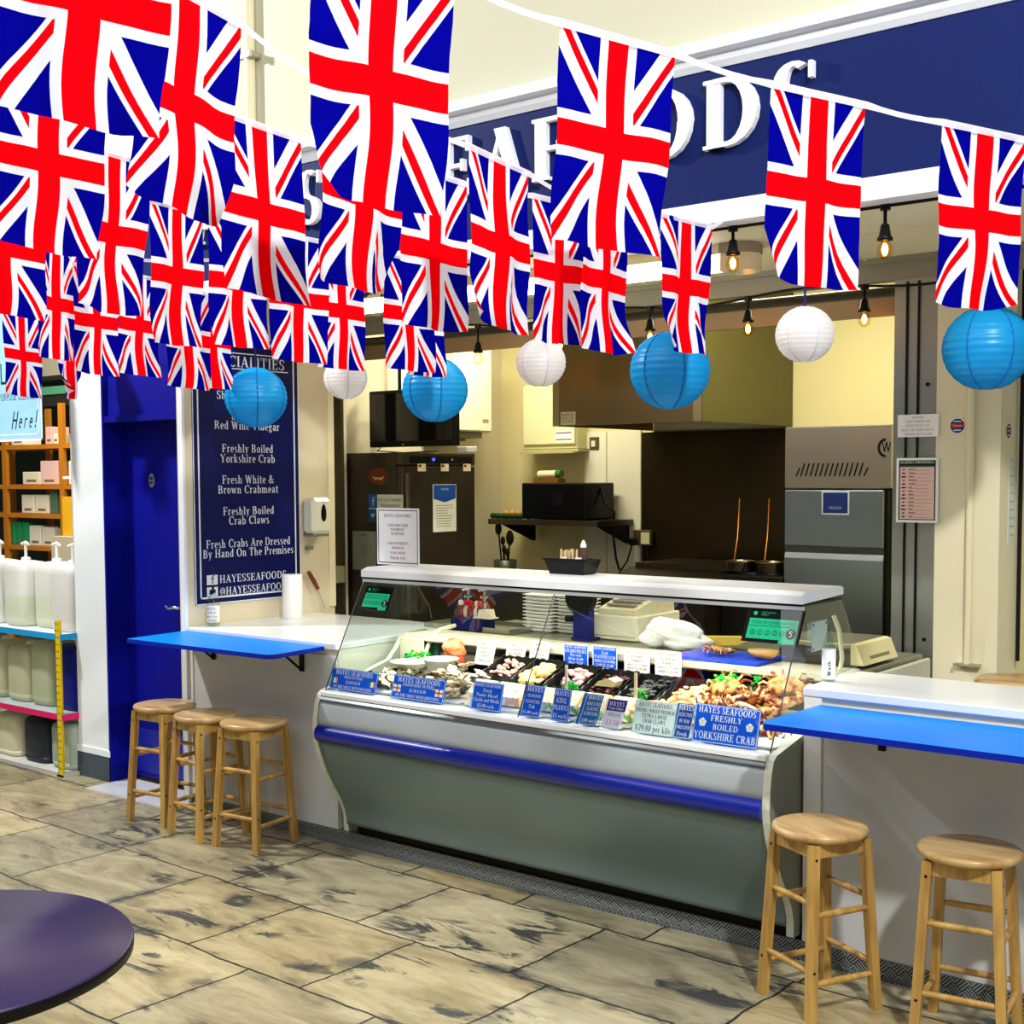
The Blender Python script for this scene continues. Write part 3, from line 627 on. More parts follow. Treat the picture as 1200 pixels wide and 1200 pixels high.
mb = MB(); mb.tube([(XR - .02, 4.33, 1.2), (XR - .02, 4.40, 1.17), (XR - .02, 4.45, 1.11), (XR - .02, 4.48, 1.0), (XR - .02, 4.46, .955)], .009, 8); mb.build('drain_hose', M('e0dfb8', .5), case)
mb = MB(); mb.tube([(XL + .14, 4.36, .80), (XL + .14, 4.375, .87), (XL + .14, 4.41, .93), (XL + .14, 4.47, .965), (XL + .14, 4.58, .975)], .01, 8); mb.box((XL, 4.35, .70), (XL + .13, 4.375, .93)); mb.build('inner_upright', M('e6e2c4', .4), case)
# service worktop behind the case
t_ = thing('steel_worktop', 'stainless steel work counter standing behind the display case', 'worktop', (-3.1, 5.0, 0))
mb = MB(); mb.box((-4.15, 4.62, .905), (-1.99, 5.2, .94), bev=.005); mb.build('worktop', M('9a9a88', .35, .75, var=.1), t_)
for x in (-4.1, -3.1, -2.1):
    mb = MB(); mb.box((x, 4.96, .0), (x + .04, 5.18, .904)); mb.build('support', STEELD, t_)
# food hygiene cards stuck to the front glass, inside
def tilt_frame(px, py, inside=.004):
    # point on the sloping front glass
    n = Vector((0, -(1.209 - .746), (4.118 - 3.878))).normalized(); p0 = Vector((0, 3.878, .746)) - n * inside
    d = FW + RT * ((px - PX) / F) - UP * ((py - PY) / F); t = (p0 - EYE).dot(n) / d.dot(n)
    return EYE + d * t, n, Vector((0, 4.118 - 3.878, 1.209 - .746)).normalized()
def hygiene(pxl, pyl, pxr, w, h, label):
    p, n, e = tilt_frame(pxl, pyl); q, _, _ = tilt_frame(pxr, pyl)
    o = Vector(((p.x + q.x) / 2, p.y, p.z)); ex = Vector((1, 0, 0))
    mb = MB(); panel(mb, o, ex, e, n, w, h, .002, 0)
    flat(mb, o, ex, e, n, -w * .43, h * .1, w * .43, h * .7, 1)
    flat(mb, o, ex, e, n, w * .15, h * .0, w * .43, h * .1, 1)
    put_text(mb, 'FOOD HYGIENE RATING', h * .09, o + e * h * .54, ex, e, n, w * .76, False, mi=0)
    flat(mb, o, ex, e, n, -w * .4, h * .475, w * .4, h * .49, 0, .0009)
    for i in range(6):
        c = o + ex * (w * (-.33 + .13 * i)) + e * (h * .29); r = h * (.08 if i < 5 else .15)
        if i == 5: c += ex * w * .02
        mb.add([c + n * .001 + ex * r * math.cos(g * PI / 10) + e * r * math.sin(g * PI / 10) for g in range(20)], [list(range(20))], 0)
        if i < 5: mb.add([c + n * .0014 + ex * r * .8 * math.cos(g * PI / 10) + e * r * .8 * math.sin(g * PI / 10) for g in range(20)], [list(range(20))], 1)
        put_text(mb, str(i), r * 1.2, c - e * r * .6 + n * .001, ex, e, n, None, False, mi=2 if i == 5 else 0)
    c = o + ex * (-w * .35) + e * (h * .85)
    mb.add([c + n * .001 + ex * h * .06 * math.cos(g * PI / 8) + e * h * .06 * math.sin(g * PI / 8) for g in range(16)], [list(range(16))], 1)
    put_text(mb, 'FOOD STANDARDS', h * .045, o + ex * (-w * .25) + e * h * .86, ex, e, n, w * .25, False, -1, 1); put_text(mb, 'AGENCY', h * .045, o + ex * (-w * .25) + e * h * .79, ex, e, n, w * .25, False, -1, 1)
    solo(mb, 'hygiene_card', [BLACK, M('30dca4', .5, emit=0.), WHITE], label, 'card', 'hygiene rating cards')
hygiene(872, 751, 932, .222, .128, 'black and green hygiene rating card inside the right end of the front glass')
hygiene(420, 713, 455, .175, .112, 'black and green hygiene rating card inside the left end of the front glass')
# ================================================================ SIGNS
BX = -5.3645
def side(px, py): p = at(px, py, X=BX); return p.y, p.z
y0, z0 = side(229.5, 710); y1, _ = side(353, 702); zt = 2.42
mb = MB(); w = y1 - y0; hgt = zt - z0; o = Vector((BX, (y0 + y1) / 2, z0))
panel(mb, o, EXS, EYS, ENS, w, hgt, .004, 0)
frame(mb, o, EXS, EYS, ENS, -w / 2, 0, w / 2, hgt, .006); frame(mb, o, EXS, EYS, ENS, -w / 2 + .03, .03, w / 2 - .03, hgt - .03, .009)
def btxt(s, h, z, mw=.62, cond=1.): put_text(mb, s, h, Vector((BX, (y0 + y1) / 2, z)), EXS, EYS, ENS, w * mw, cond=cond)
btxt('SPECIALITIES', .056, 2.262, .8, 1.05); flat(mb, o, EXS, EYS, ENS, -w * .4, 2.249 - z0, w * .4, 2.254 - z0); flat(mb, o, EXS, EYS, ENS, -w * .4, 2.33 - z0, w * .4, 2.335 - z0)
for s, z, mw in (('Shucked Oysters', 2.09, .6), ('with Lemon', 2.035, .42), ('& Tabasco', 1.985, .3), ('Red Wine Vinegar', 1.935, .64), ('Freshly Boiled', 1.815, .52), ('Yorkshire Crab', 1.762, .54),
                 ('Fresh White &', 1.652, .52), ('Brown Crabmeat', 1.6, .58), ('Freshly Boiled', 1.487, .52), ('Crab Claws', 1.437, .42), ('Fresh Crabs Are Dressed', 1.318, .8), ('By Hand On The Premises', 1.268, .86)):
    btxt(s, .043, z, mw, .95)
for s, z in (('HAYESSEAFOODS', 1.135), ('@HAYESSEAFOODS', 1.072)):
    put_text(mb, s, .04, Vector((BX, y0 + w * .215, z)), EXS, EYS, ENS, w * .68, align=-1, cond=.98)
    i0 = -w * .40; flat(mb, Vector((BX, (y0 + y1) / 2, z)), EXS, EYS, ENS, i0, -.006, i0 + .07, .045)
put_text(mb, 'f', .045, Vector((BX + .0006, y0 + w * .155, 1.133)), EXS, EYS, ENS, None, False, mi=0, cond=1.2)
bc = Vector((BX + .0014, y0 + w * .147, 1.09))
for pts in ([(-.022, -.008), (.0, -.012), (.016, -.002), (.02, .012), (.008, .014), (.0, .006), (-.02, .014), (-.016, .0)],):
    mb.add([bc + EXS * a + EYS * b for a, b in pts], [list(range(len(pts)))], 0)
solo(mb, 'menu_board', [M('06104e', .4, var=.05), M('dfe6f2', .5)], 'tall navy SPECIALITIES board with white border and lettering on the side wall', 'sign')
def notice(name, pxc, pyb, w, h, plane, col, ink, lines, label, fr=None, tilt=None, group=None, mats=None, extra=None, ffn=None, cat='sign'):
    """plane: dict for at(); front facing or side facing (X)"""
    o = at(pxc, pyb, **plane); ex, ey, en = (EXS, EYS, ENS) if 'X' in plane else (EXF, EYF, ENF)
    if ffn: o, ex, ey, en = ffn(o)
    mb = MB(); panel(mb, o, ex, ey, en, w, h, .003, 0)
    if fr: frame(mb, o, ex, ey, en, -w / 2 + fr, fr, w / 2 - fr, h - fr, fr * .5)
    for s, hh, yy, mw, mi, ser in lines:
        put_text(mb, s, hh * h, o + ey * (yy * h), ex, ey, en, w * mw, ser, mi=mi)
    if extra: extra(mb, o, ex, ey, en, w, h)
    return solo(mb, name, mats or [col, ink, M('b03038', .6)], label, cat, group)
RED = M('a82030', .6)
# paper standing on the canopy
cy = 4.30; p = at(466, 664, Y=cy); wv = .30
L8 = [('HAYES SEAFOODS', .055, .845, .72, 3, True), ('CASH AND CARD', .045, .68, .66, 1, True), ('PAYMENTS', .045, .605, .5, 1, True), ('ACCEPTED', .045, .53, .46, 1, True),
      ('CARD PAYMENTS', .045, .36, .7, 1, True), ('MINIMUM', .045, .28, .42, 2, True), ('£5.00 SPEND', .045, .19, .46, 2, True), ('THANK YOU', .045, .1, .5, 1, True)]
a, b = at(442, 664, Y=cy), at(491, 664, Y=cy)
notice('payment_notice', 466.5, 666, b.x - a.x, .262, dict(Y=cy), PAPER, INK, L8, 'white framed paper payment notice standing on the case top', fr=.008, mats=[PAPER, M('2c3448', .6), RED, M('1c2c8c', .6)], ffn=lambda o: (Vector((o.x, cy, 1.2755)), EXF, EYF, ENF), cat='notice')
# notices on the grey stanchion
def lns(n, y0, y1, h, mw=.8): return [('WWWWW WWW', h, y0 + (y1 - y0) * i / (n - 1), mw, 1, False) for i in range(n)]
a, b = at(1051, 512, Y=5.29), at(1099, 512, Y=5.29)
notice('cctv_notice', 1075.5, 512, b.x - a.x, .094, dict(Y=5.29), PAPER, INK, [('WARNING', .1, .82, .3, 1, False), ('THESE PREMISES ARE', .1, .64, .6, 1, False), ('PROTECTED BY CCTV', .1, .45, .6, 1, False), ('IMAGES ARE MONITORED BY', .1, .26, .82, 1, False), ('TOWNEND HOSTS & SONS', .1, .08, .7, 1, False)], 'white warning notice on the grey stanchion above the allergy chart', mats=[PAPER, M('8a9096', .7)], cat='notice')
a, b = at(1049.5, 612, Y=5.29), at(1098.5, 612, Y=5.29); w = b.x - a.x
def allergy(mb, o, ex, ey, en, w, h):
    flat(mb, o, ex, ey, en, -w * .44, h * .04, w * .44, h * .96, 1); flat(mb, o, ex, ey, en, -w * .41, h * .055, w * .41, h * .86, 3, .0008)
    flat(mb, o, ex, ey, en, -w * .41, h * .86, w * .41, h * .885, 4, .0008)
    flat(mb, o, ex, ey, en, -w * .43, h * .905, w * .43, h * .965, 4, .0008)
    put_text(mb, 'ALLERGY AWARENESS', h * .036, o + ey * h * .917 + en * .001, ex, ey, en, w * .8, False, mi=0)
    rnd = random.Random(3)
    for i in range(14):
        y = h * (.82 - .056 * i); flat(mb, o, ex, ey, en, -w * .2, y, -w * rnd.uniform(.0, .12), y + h * .011, 1, .0012)
        flat(mb, o, ex, ey, en, -w * .2, y - h * .014, w * rnd.uniform(.2, .4), y - h * .009, 5, .0012)
        c = o + ex * (-w * .32) + ey * y + en * .0012
        mb.add([c + ex * w * (.03 + .02 * ((i * 7) % 3)) * math.cos(g * PI / 4) + ey * h * .012 * math.sin(g * PI / 4) for g in range(8)], [list(range(8))], 1)
notice('allergy_chart', 1074, 612.5, w, .272, dict(Y=5.29), PAPER, INK, [], 'pink allergy awareness chart with a green heading on the grey stanchion', mats=[PAPER, INK, RED, M('e8c4b8', .6), M('2c5a38', .6), M('8c7068', .6)], extra=allergy, cat='notice')
# octagonal stickers
def octo(o, ex, ey, en, label):
    mb = MB()
    for r, mi, l in ((.034, 1, 0), (.031, 0, .0005)):
        q = [o + en * l + (ex * math.cos((g + .5) * PI / 4) + ey * math.sin((g + .5) * PI / 4)) * r for g in range(8)]
        if l == 0: mb.prism([v - en * .001 for v in q], en * .001, mi)
        else: mb.add(q, [list(range(8))], mi)
    flat(mb, o, ex, ey, en, -.029, -.009, .029, .009, 2, .001); put_text(mb, 'Texecom', .009, o - ey * .003 + en * .0012, ex, ey, en, .04, False, mi=1)
    flat(mb, o, ex, ey, en, -.015, .016, .015, .02, 1, .001); flat(mb, o, ex, ey, en, -.015, -.02, .015, -.016, 1, .001)
    solo(mb, 'alarm_sticker', [M('1c3c7c', .5), WHITE, M('b82820', .5)], label, 'sticker', 'alarm stickers')
octo(at(1122, 499, Y=5.298), EXF, EYF, ENF, 'round-looking blue and red alarm sticker facing the hall on the white wall')
octo(at(1182, 505, X=-1.718), EXS, EYS, ENS, 'narrow-looking blue and red alarm sticker on the return of the white wall')
e = at(1184, 640, X=-1.718); 
notice('time_card', 1185, 636, .085, .36, dict(X=-1.718), M('dfe6d8', .6), INK, [('NOTES', .03, .93, .6, 1, False)] + lns(9, .08, .85, .022, .7), 'pale green list hanging on the return of the white wall', mats=[M('dfe6d8', .6), M('90a090', .6)], cat='notice')
pq = at(1137, 500, Y=5.27)
t_ = thing('wall_pipe', 'thin cream pipe clipped upright to the white wall on the right', 'pipe', (pq.x, 5.28, 0)); mb = MB(); mb.tube([(pq.x, 5.28, .9), (pq.x, 5.28, 2.59)], .014, 10); mb.build('pipe', CREAM, t_)
cz = at(1137, 780, Y=5.27).z; mb = MB(); mb.box((pq.x - .05, 5.27, cz - .006), (pq.x + .05, 5.299, cz + .006)); mb.lathe([(.009, 0), (.009, .012)], (pq.x - .045, 5.265, cz - .006), 8); mb.build('pipe_clip', M('b8b4a0', .4, .5), t_)
mb = MB(); mb.tube([(-1.70, 5.5, 0.9), (-1.70, 5.5, 2.59)], .009, 8); solo(mb, 'cable_conduit', INK, 'thin dark conduit running up beside the return of the white wall', 'conduit')
# blue banner of the neighbouring stall
BAN = M('9fd4f2', .5, var=.02)
r0 = at(50, 516, Y=4.0); zb = at(50, 516, Y=4.0).z; xr = r0.x; wb = .9; o = Vector((xr - wb / 2, 4.0, zb)); mb = MB()
panel(mb, o, EXF, EYF, ENF, wb, 1.1, .003, 0); frame(mb, o, EXF, EYF, ENF, -wb / 2, 0, wb / 2, 1.1, .012, 1)
frame(mb, o, EXF, EYF, ENF, -wb / 2 + .035, .035, wb / 2 - .035, 1.065, .006, 1)
put_text(mb, 'ALL PURPOSE CLEANER', .042, Vector((xr - .045, 4.0, zb + .235)), EXF, EYF, ENF, .62, False, 1, 2, cond=.75)
put_text(mb, 'MULTI', .12, Vector((xr - .24, 4.0, zb + .33)), EXF, EYF, ENF, .5, False, 1, 2, cond=.75)
for i, ch in enumerate('Here!'):
    put_text(mb, ch, .10 if i in (0, 4) else .085, Vector((xr - .33 + i * .055 + (.025 if i else 0), 4.0, zb + .075 + (.0 if i else -.005))), EXF, EYF, ENF, None, False, -1, 2, cond=.72, slant=.3)
solo(mb, 'hanging_banner', [BAN, WHITE, M('1a2c44', .6)], 'light blue hanging banner reading Here! at the left edge', 'banner')
# ================================================================ NEIGHBOURING STALL (left)
mb = MB(); mb.box((-18, 8.2, 0), (-6.2, 8.3, 4.5)); struct('wall_far_left', mb, M('1c2418', .8, var=.4, scale=2.))
mb = MB(); mb.box((-6.51, 4.31, 0), (-6.46, 8.2, 4.5)); struct('wall_side_left', mb, M('cfc4b0', .7))
mb = MB(); q = at(62, 465, Y=6.4); mb.box((-14, 6.4, q.z - .08), (-6.52, 6.5, q.z + .02), 0); mb.box((-14, 6.38, q.z + .02), (-6.52, 6.5, q.z + .09), 1); mb.box((-14, 6.42, q.z + .15), (-6.52, 6.5, q.z + .19), 0); mb.box((-14, 6.45, q.z + .19), (-6.52, 6.55, 4.5), 2)
struct('wall_stall_header', mb, [M('3c3a2c', .6), M('6fcfa0', .6), CREAM])
# metal shelving with yellow uprights
SHX, SHY = -6.445, 4.0
t_ = thing('metal_shelving', 'low shelving with yellow perforated upright, blue and magenta edged shelves', 'shelving', (-7.4, 4.25, 0))
YEL = M('e8c81c', .4, var=.08)
for (x, y) in ((SHX - .06, SHY), (SHX - .06, SHY + .42), (-8.6, SHY), (-8.6, SHY + .42)):
    mb = MB(); mb.box((x, y, .01), (x + .045, y + .003, .885)); mb.box((x, y, .01), (x + .003, y + .04, .885)); mb.box((x - .006, y - .006, 0), (x + .05, y + .045, .012), 1)
    for i in range(22): 
        z = .045 + i * .039
        for dx in (.012, .031): mb.box((x + dx - .003, y - .0006, z), (x + dx + .003, y, z + .01), 1)
    mb.build('upright', [YEL, INK], t_)
for z, ec, tc_ in ((.81, '18a0e0', 'e8eef0'), (.355, 'e01c6c', 'b8c4c4'), (.02, 'c8c8c0', 'd8d8d0')):
    mb = MB(); mb.box((-8.6, SHY + .004, z - .02), (SHX, SHY + .46, z)); mb.box((-8.6, SHY + .001, z - .032), (SHX + .002, SHY + .004, z + .002), 1); mb.box((SHX, SHY + .001, z - .032), (SHX + .003, SHY + .46, z + .002), 1)
    mb.build('shelf', [M(tc_, .5, var=.2, scale=8.), M(ec, .4)], t_)
CANW = M('eef0ea', .3, var=.02, trans=.15); CANC = M('c4c4a0', .4, var=.08, scale=4.); 
def canister(loc, w, d, h, mat, label, pump=False, liquid=None, group='plastic drums on the left shelving'):
    t = thing('jerrycan', label, 'canister', loc, 0, group)
    mb = MB(); x, y, z = loc
    def ring(k, zz): 
        P = []
        for g in range(24):
            a = 2 * PI * g / 24; c, s_ = math.cos(a), math.sin(a); P.append((x + w / 2 * k * math.copysign(abs(c) ** .45, c), y + d / 2 * k * math.copysign(abs(s_) ** .45, s_), z + zz))
        return P
    rings = [ring(.86, 0), ring(.96, .012), ring(1, .04)] + ([ring(.985, h * .12), ring(1, h * .14)]) + [ring(1, h * .45), ring(1, h * .8), ring(.97, h * .87), ring(.8, h * .93), ring(.4, h * .95)]
    V = [p for r in rings for p in r]; Fs = []
    for i in range(len(rings) - 1):
        for k in range(24): Fs.append((i * 24 + k, i * 24 + (k + 1) % 24, (i + 1) * 24 + (k + 1) % 24, (i + 1) * 24 + k))
    mb.add(V, Fs, 0, True); mb.add(V[:24], [list(range(23, -1, -1))]); mb.add(V[-24:], [list(range(24))])
    if liquid:
        zl = h * liquid; nn = len(mb.f)
        for i, f in enumerate(mb.f):
            if sum(mb.v[k].z for k in f) / len(f) < z + zl: mb.mi[i] = 1
    mb.build('body', [mat, M('dfe6cc', .35, var=.02, trans=.1)], t)
    mb = MB(); mb.lathe([(.028, h * .93), (.028, h * .985), (.02, h)], (x, y, z), 14); mb.build('cap', WHITE, t)
    if pump:
        mb = MB(); mb.tube([(x, y, z + h), (x, y, z + h + .075)], .009, 8); mb.tube([(x - .045, y, z + h + .078), (x, y, z + h + .085), (x + .055, y - .01, z + h + .075)], [.008, .012, .007], 8); mb.build('pump', WHITE, t)
    return t
for i, (pa, pb, lab, lq, pmp) in enumerate(((-22, 7, 'white drum with pump at the photo edge on the blue edged shelf', None, 1), (9, 47, 'white drum with half its liquid left and a pump, second on the blue edged shelf', .45, 1),
        (45, 74, 'white drum between two others with a low liquid level on the blue edged shelf', .3, 1), (71, 108, 'full white drum beside the white pier on the blue edged shelf', None, 1))):
    yy = 4.17 if i != 2 else 4.22
    a, b = at(pa, 730, Y=yy - .09), at(pb, 730, Y=yy - .09); w = min(b.x - a.x, .245) if i != 2 else .24
    canister(((-7.36, -7.07, -6.82, -6.575)[i], yy, .811), .235, .2, .405, CANW, lab, pmp, lq)
CX = [-7.37, -7.09, -6.83, -6.575]
for pa, pb, lab, mat, h in ((-30, 7, 'cream drum at the photo edge on the magenta edged shelf', CANC, .36), (9, 51, 'cream squarish drum without cap on the magenta edged shelf', CANC, .35), (53, 83, 'pale green drum behind the yellow upright', M('b4bc98', .4), .4), (82, 112, 'dark blue drum on the magenta edged shelf', M('0c1878', .35), .4)):
    canister((CX.pop(0), 4.2, .356), .24, .22, h, mat, lab)
CX = [-7.18, -6.87, -6.58]
for pa, pb, lab, mat, h in ((-5, 36, 'cream drum on the floor level of the shelving', M('e0dcb8', .4), .27), (37, 71, 'dark grey drum on the floor level of the shelving', M('2a3138', .4, var=.15), .28), (78, 109, 'grey green ribbed drum on the floor level of the shelving', M('a8b8a8', .4, var=.12, scale=12.), .28)):
    canister((CX.pop(0), 4.17, .021), .25, .22, h, mat, lab)
# wooden rack behind
WR = M('b8741c', .5, var=.2, scale=5., stretch=(1, 1, .2)); RY = 5.7
t_ = thing('wooden_rack', 'open pine storage rack loaded with boxes at the back of the left stall', 'rack', (-8.9, RY + .2, 0))
ux = [at(x, 560, Y=RY).x for x in (-38, 5, 72, 118)]
for i, x in enumerate(ux):
    for yy in (RY, RY + .4):
        mb = MB(); mb.box((x - .03, yy, 0), (x + .03, yy + .03, at(72, 472, Y=RY).z)); mb.build('post', WR, t_)
sz = [at(40, y, Y=RY).z for y in (521, 568, 602, 640, 690)]
for z in sz:
    mb = MB(); mb.box((ux[0], RY + .002, z - .035), (ux[-1], RY + .38, z)); mb.build('shelf', WR, t_)
rb = random.Random(5)
def rackbox(px0, px1, py0, si, col, label, name='product_box', cat='box', grp='boxes on the pine rack'):
    a, b = at(px0, 560, Y=RY + .02), at(px1, 560, Y=RY + .02); zt_ = at((px0 + px1) / 2, py0, Y=RY + .02).z; z = sz[si] + .001
    mb = MB(); mb.box((a.x, RY + .04, z), (b.x - .01, RY + .2, max(zt_, z + .04)), bev=.004)
    flat(mb, Vector(((a.x + b.x) / 2, RY + .04, z)), EXF, EYF, ENF, -(b.x - a.x) * .3, .02, (b.x - a.x) * .25, .04, 1)
    solo(mb, name, [M(col, .6, var=.08), M('6a6858', .6)], label, cat, grp)
for a in ((12, 27, 505, 0, 'e0dcc8', 'cream box on the top shelf of the pine rack under the banner'), (52, 60, 500, 0, 'e8b0a8', 'pink packet on the top shelf of the pine rack'), (61, 67, 508, 0, 'e4dcc0', 'small cream packet beside the pink packet'),
          (24, 45, 553, 1, 'd8d0b8', 'wide cream box on the second shelf of the pine rack'), (45, 66, 540, 1, 'e0b8b0', 'pinkish box on the second shelf of the pine rack'), (78, 90, 540, 1, 'e4e4dc', 'white box right of the rack post, second shelf'), (91, 104, 538, 1, 'dcd8c8', 'white box close to the pier, second shelf'),
          (22, 37, 580, 2, 'dcd4bc', 'left cream carton on the third shelf of the pine rack'), (38, 54, 580, 2, 'd8d0bc', 'middle cream carton on the third shelf of the pine rack'), (55, 64, 572, 2, '486a50', 'green patterned tin on the third shelf'),
          (8, 14, 612, 3, '1c8a54', 'first green tin on the fourth shelf of the pine rack'), (15, 21, 612, 3, '1a8450', 'second green tin on the fourth shelf of the pine rack'), (22, 29, 612, 3, '188a50', 'third green tin on the fourth shelf of the pine rack'),
          (30, 44, 616, 3, 'd8d4c4', 'cream carton beside the green tins'), (45, 60, 618, 3, 'd4ccb8', 'cream carton right of its twin on the fourth shelf')):
    rackbox(*a)
a, b = at(74, 640, Y=5.5), at(86, 640, Y=5.5); c_ = at(102, 640, Y=5.5); zt_, zb_ = at(86, 582, Y=5.5).z, at(86, 628, Y=5.5).z
mb = MB(); mb.box((a.x, 5.5, zb_), (b.x + .02, 5.53, zt_)); mb.box((b.x + .02, 5.5, zb_), (c_.x, 5.53, zt_), 1)
flat(mb, Vector((b.x, 5.5, zb_)), EXF, EYF, ENF, -.12, .43, .0, .45, 2); flat(mb, Vector((b.x, 5.5, zb_)), EXF, EYF, ENF, .05, .43, .17, .45, 2); mb.lathe([(.03, 0), (.03, .14), (.012, .17), (.012, .21)], ((b.x + c_.x) / 2, 5.492, zb_ + .1), 10, 2)
solo(mb, 'product_poster', [M('e8b020', .5), M('e04018', .5), WHITE], 'yellow and orange product poster beside the pine rack', 'poster')
mb = MB(); mb.box((a.x, 5.4, .0), (c_.x, 5.6, zb_ - .002)); solo(mb, 'display_plinth', M('c8c0a4', .6, var=.1), 'pale stand under the yellow and orange poster', 'stand')
# ================================================================ ON THE LEFT COUNTER
t_ = thing('sanitiser_bottle', 'clear pump bottle with white label standing on the left white counter', 'bottle', (-5.30, 4.16, .9255))
mb = MB(); mb.lathe([(0, .001), (.03, .001), (.033, .01), (.033, .12), (.026, .145), (.013, .16), (.013, .17)], (-5.30, 4.16, .9255), 20); mb.build('body', PLAST, t_)
mb = MB(); mb.lathe([(.0335, .02), (.0335, .105)], (-5.30, 4.16, .9255), 20)
mb.build('label', M('f4f4f4', .5), t_); mb = MB()
for k in range(4): put_text(mb, ('WATERLESS', 'HAND GEL', 'Must Use', 'FOR HANDS')[k], .012, Vector((-5.30 + .0348 * .63, 4.16 - .0348 * .78, .9255 + .085 - k * .02)), Vector((.78, .63, 0)), EYF, Vector((.63, -.78, 0)), .05, False)
mb.build('label_print', [INK, INK], t_)
mb = MB(); mb.lathe([(.014, .17), (.014, .185), (.006, .187), (.006, .2)], (-5.30, 4.16, .9255), 12); mb.tube([(-5.30, 4.16, 1.126), (-5.27, 4.14, 1.128)], .005, 8); mb.build('pump', M('101418', .4), t_)
q = at(343, 724, Z=.9255)
mb = MB(); mb.lathe([(.02, .235), (.02, .0), (.052, .0), (.054, .004), (.054, .232), (.052, .235), (.02, .235)], (q.x, q.y, .9255), 28); solo(mb, 'paper_roll', M('fbfbf8', .7), 'upright white paper towel roll on the left white counter', 'paper roll')
# dispenser, knife, socket
t_ = thing('towel_dispenser', 'white wall dispenser with black drop-shaped window above the left counter', 'dispenser', (-5.37, 4.83, 1.28))
mb = MB(); mb.box((-5.368, 4.83, 1.37), (-5.27, 4.97, 1.57), bev=.02); mb.build('cover', M('e8e6d0', .3), t_)
mb = MB(); mb.box((-5.366, 4.84, 1.355), (-5.29, 4.96, 1.369)); mb.box((-5.366, 4.85, 1.28), (-5.34, 4.89, 1.30)); mb.build('tray', M('7c806c', .5), t_)
mb = MB(); mb.add([(-5.2692, 4.905 + .02 * math.sin(g * PI / 8) * (1 if g < 17 else 1), 1.475 + (-.038 * math.cos(g * PI / 8) if math.cos(g * PI / 8) > 0 else -.06 * math.cos(g * PI / 8))) for g in range(16)], [list(range(16))]); mb.box((-5.27, 4.898, 1.545), (-5.2692, 4.912, 1.549)); mb.build('window', BLACK, t_)
q = at(391, 673, Y=5.25); mb = MB(); mb.box((q.x - .03, 5.20, q.z - .05), (q.x + .055, 5.29, q.z + .05), bev=.004); mb.box((q.x - .022, 5.1985, q.z - .02), (q.x + .0, 5.2, q.z + .02), 1)
solo(mb, 'switch_box', [M('a8a48a', .4, .4), M('401c14', .4)], 'grey metal switch box at the foot of the brown stanchion', 'switch')
t_ = thing('carving_fork', 'wooden handled steel tool leaning on the wall behind the paper roll', 'utensil', (-5.33, 4.9, .93))
mb = MB(); a, b = Vector((-5.34, 4.85, 1.16)), Vector((-5.33, 4.91, 1.06)); mb.tube([a, a.lerp(b, .5), b], [.012, .014, .011], 8); mb.build('handle', M('7a3c1c', .5), t_)
mb = MB(); mb.tube([b, (-5.32, 4.95, .945)], .003, 6); mb.build('blade', M('c0c0b8', .3, .9), t_)
# ================================================================ KITCHEN
FY = 5.5; fx1 = at(472, 600, Y=FY).x; fx0 = -5.80; fy1 = at(557, 600, X=fx1).y; fz = at(472, 530, Y=FY).z
FR = M('3c352a', .35, .5, var=.12, scale=3.); FRD = M('453d2e', .32, .55, var=.12, scale=3.)
t_ = thing('upright_fridge', 'dark brown upright fridge with magnets and papers, under the black television', 'fridge', ((fx0 + fx1) / 2, (FY + fy1) / 2, 0))
mb = MB(); mb.box((fx0, FY, .05), (fx1 - .05, fy1, fz)); mb.build('body', FR, t_)
mb = MB(); mb.box((fx1 - .049, FY, fz - .075), (fx1, fy1, fz), bev=.004); mb.box((fx1 - .001, FY + .06, fz - .062), (fx1 + .002, fy1 - .03, fz - .02), 1)
q = Vector((fx1 + .0025, FY + .27, fz - .04)); mb.box(q - Vector((0, .012, .008)), q + Vector((.001, .012, .008)), 2); q.y += .17; mb.box(q - Vector((0, .005, .005)), q + Vector((.001, .005, .005)), 3)
mb.build('control_panel', [FRD, BLACK, M('3038ff', .5, emit=4.), M('d8d8e0', .5)], t_)
mb = MB(); mb.box((fx1 - .049, FY, .12), (fx1, fy1, fz - .08), bev=.006); fd_ = mb.build('door', FRD, t_)
mb = MB(); mb.box((fx1 + .0005, FY + .01, .3), (fx1 + .03, FY + .045, fz - .12), bev=.008); mb.build('handle', M('57503f', .3, .6), fd_)
for i, px in enumerate((494, 521, 547)):
    q = at(px, 548, X=fx1 + .001); mb = MB(); o = Vector((fx1 + .004, q.y, q.z - .022)); panel(mb, o, EXS, EYS, ENS, .07, .045, .003); flat(mb, o, EXS, EYS, ENS, -.03, .025, -.005, .04, 1)
    solo(mb, 'fridge_magnet', [M('d8ceb0', .6), M('8c2818', .6)], ('small cream magnet near the handle on the dark fridge door', 'small cream magnet in the middle of the row on the dark fridge door', 'small cream magnet at the right edge of the dark fridge door')[i], 'magnet', 'fridge magnets')
q0, q1 = at(508, 623, X=fx1 + .001), at(535, 623, X=fx1 + .001); zt = at(508, 567, X=fx1).z
def shield(mb, o, ex, ey, en, w, h):
    mb.add([o + en * .001 + ex * a * w + ey * b * h for a, b in ((-.48, .99), (-.48, .7), (0, .62), (.48, .7), (.48, .99))], [list(range(5))[::-1]], 1)
    put_text(mb, 'HYGIENE', .04 * h, o + ey * h * .88 + en * .0006, ex, ey, en, w * .8, False, mi=0)
    rr = random.Random(2)
    for i in range(9): y = h * (.55 - .055 * i); flat(mb, o, ex, ey, en, -w * .38, y, w * rr.uniform(.1, .38), y + h * .012, 2, .0006)
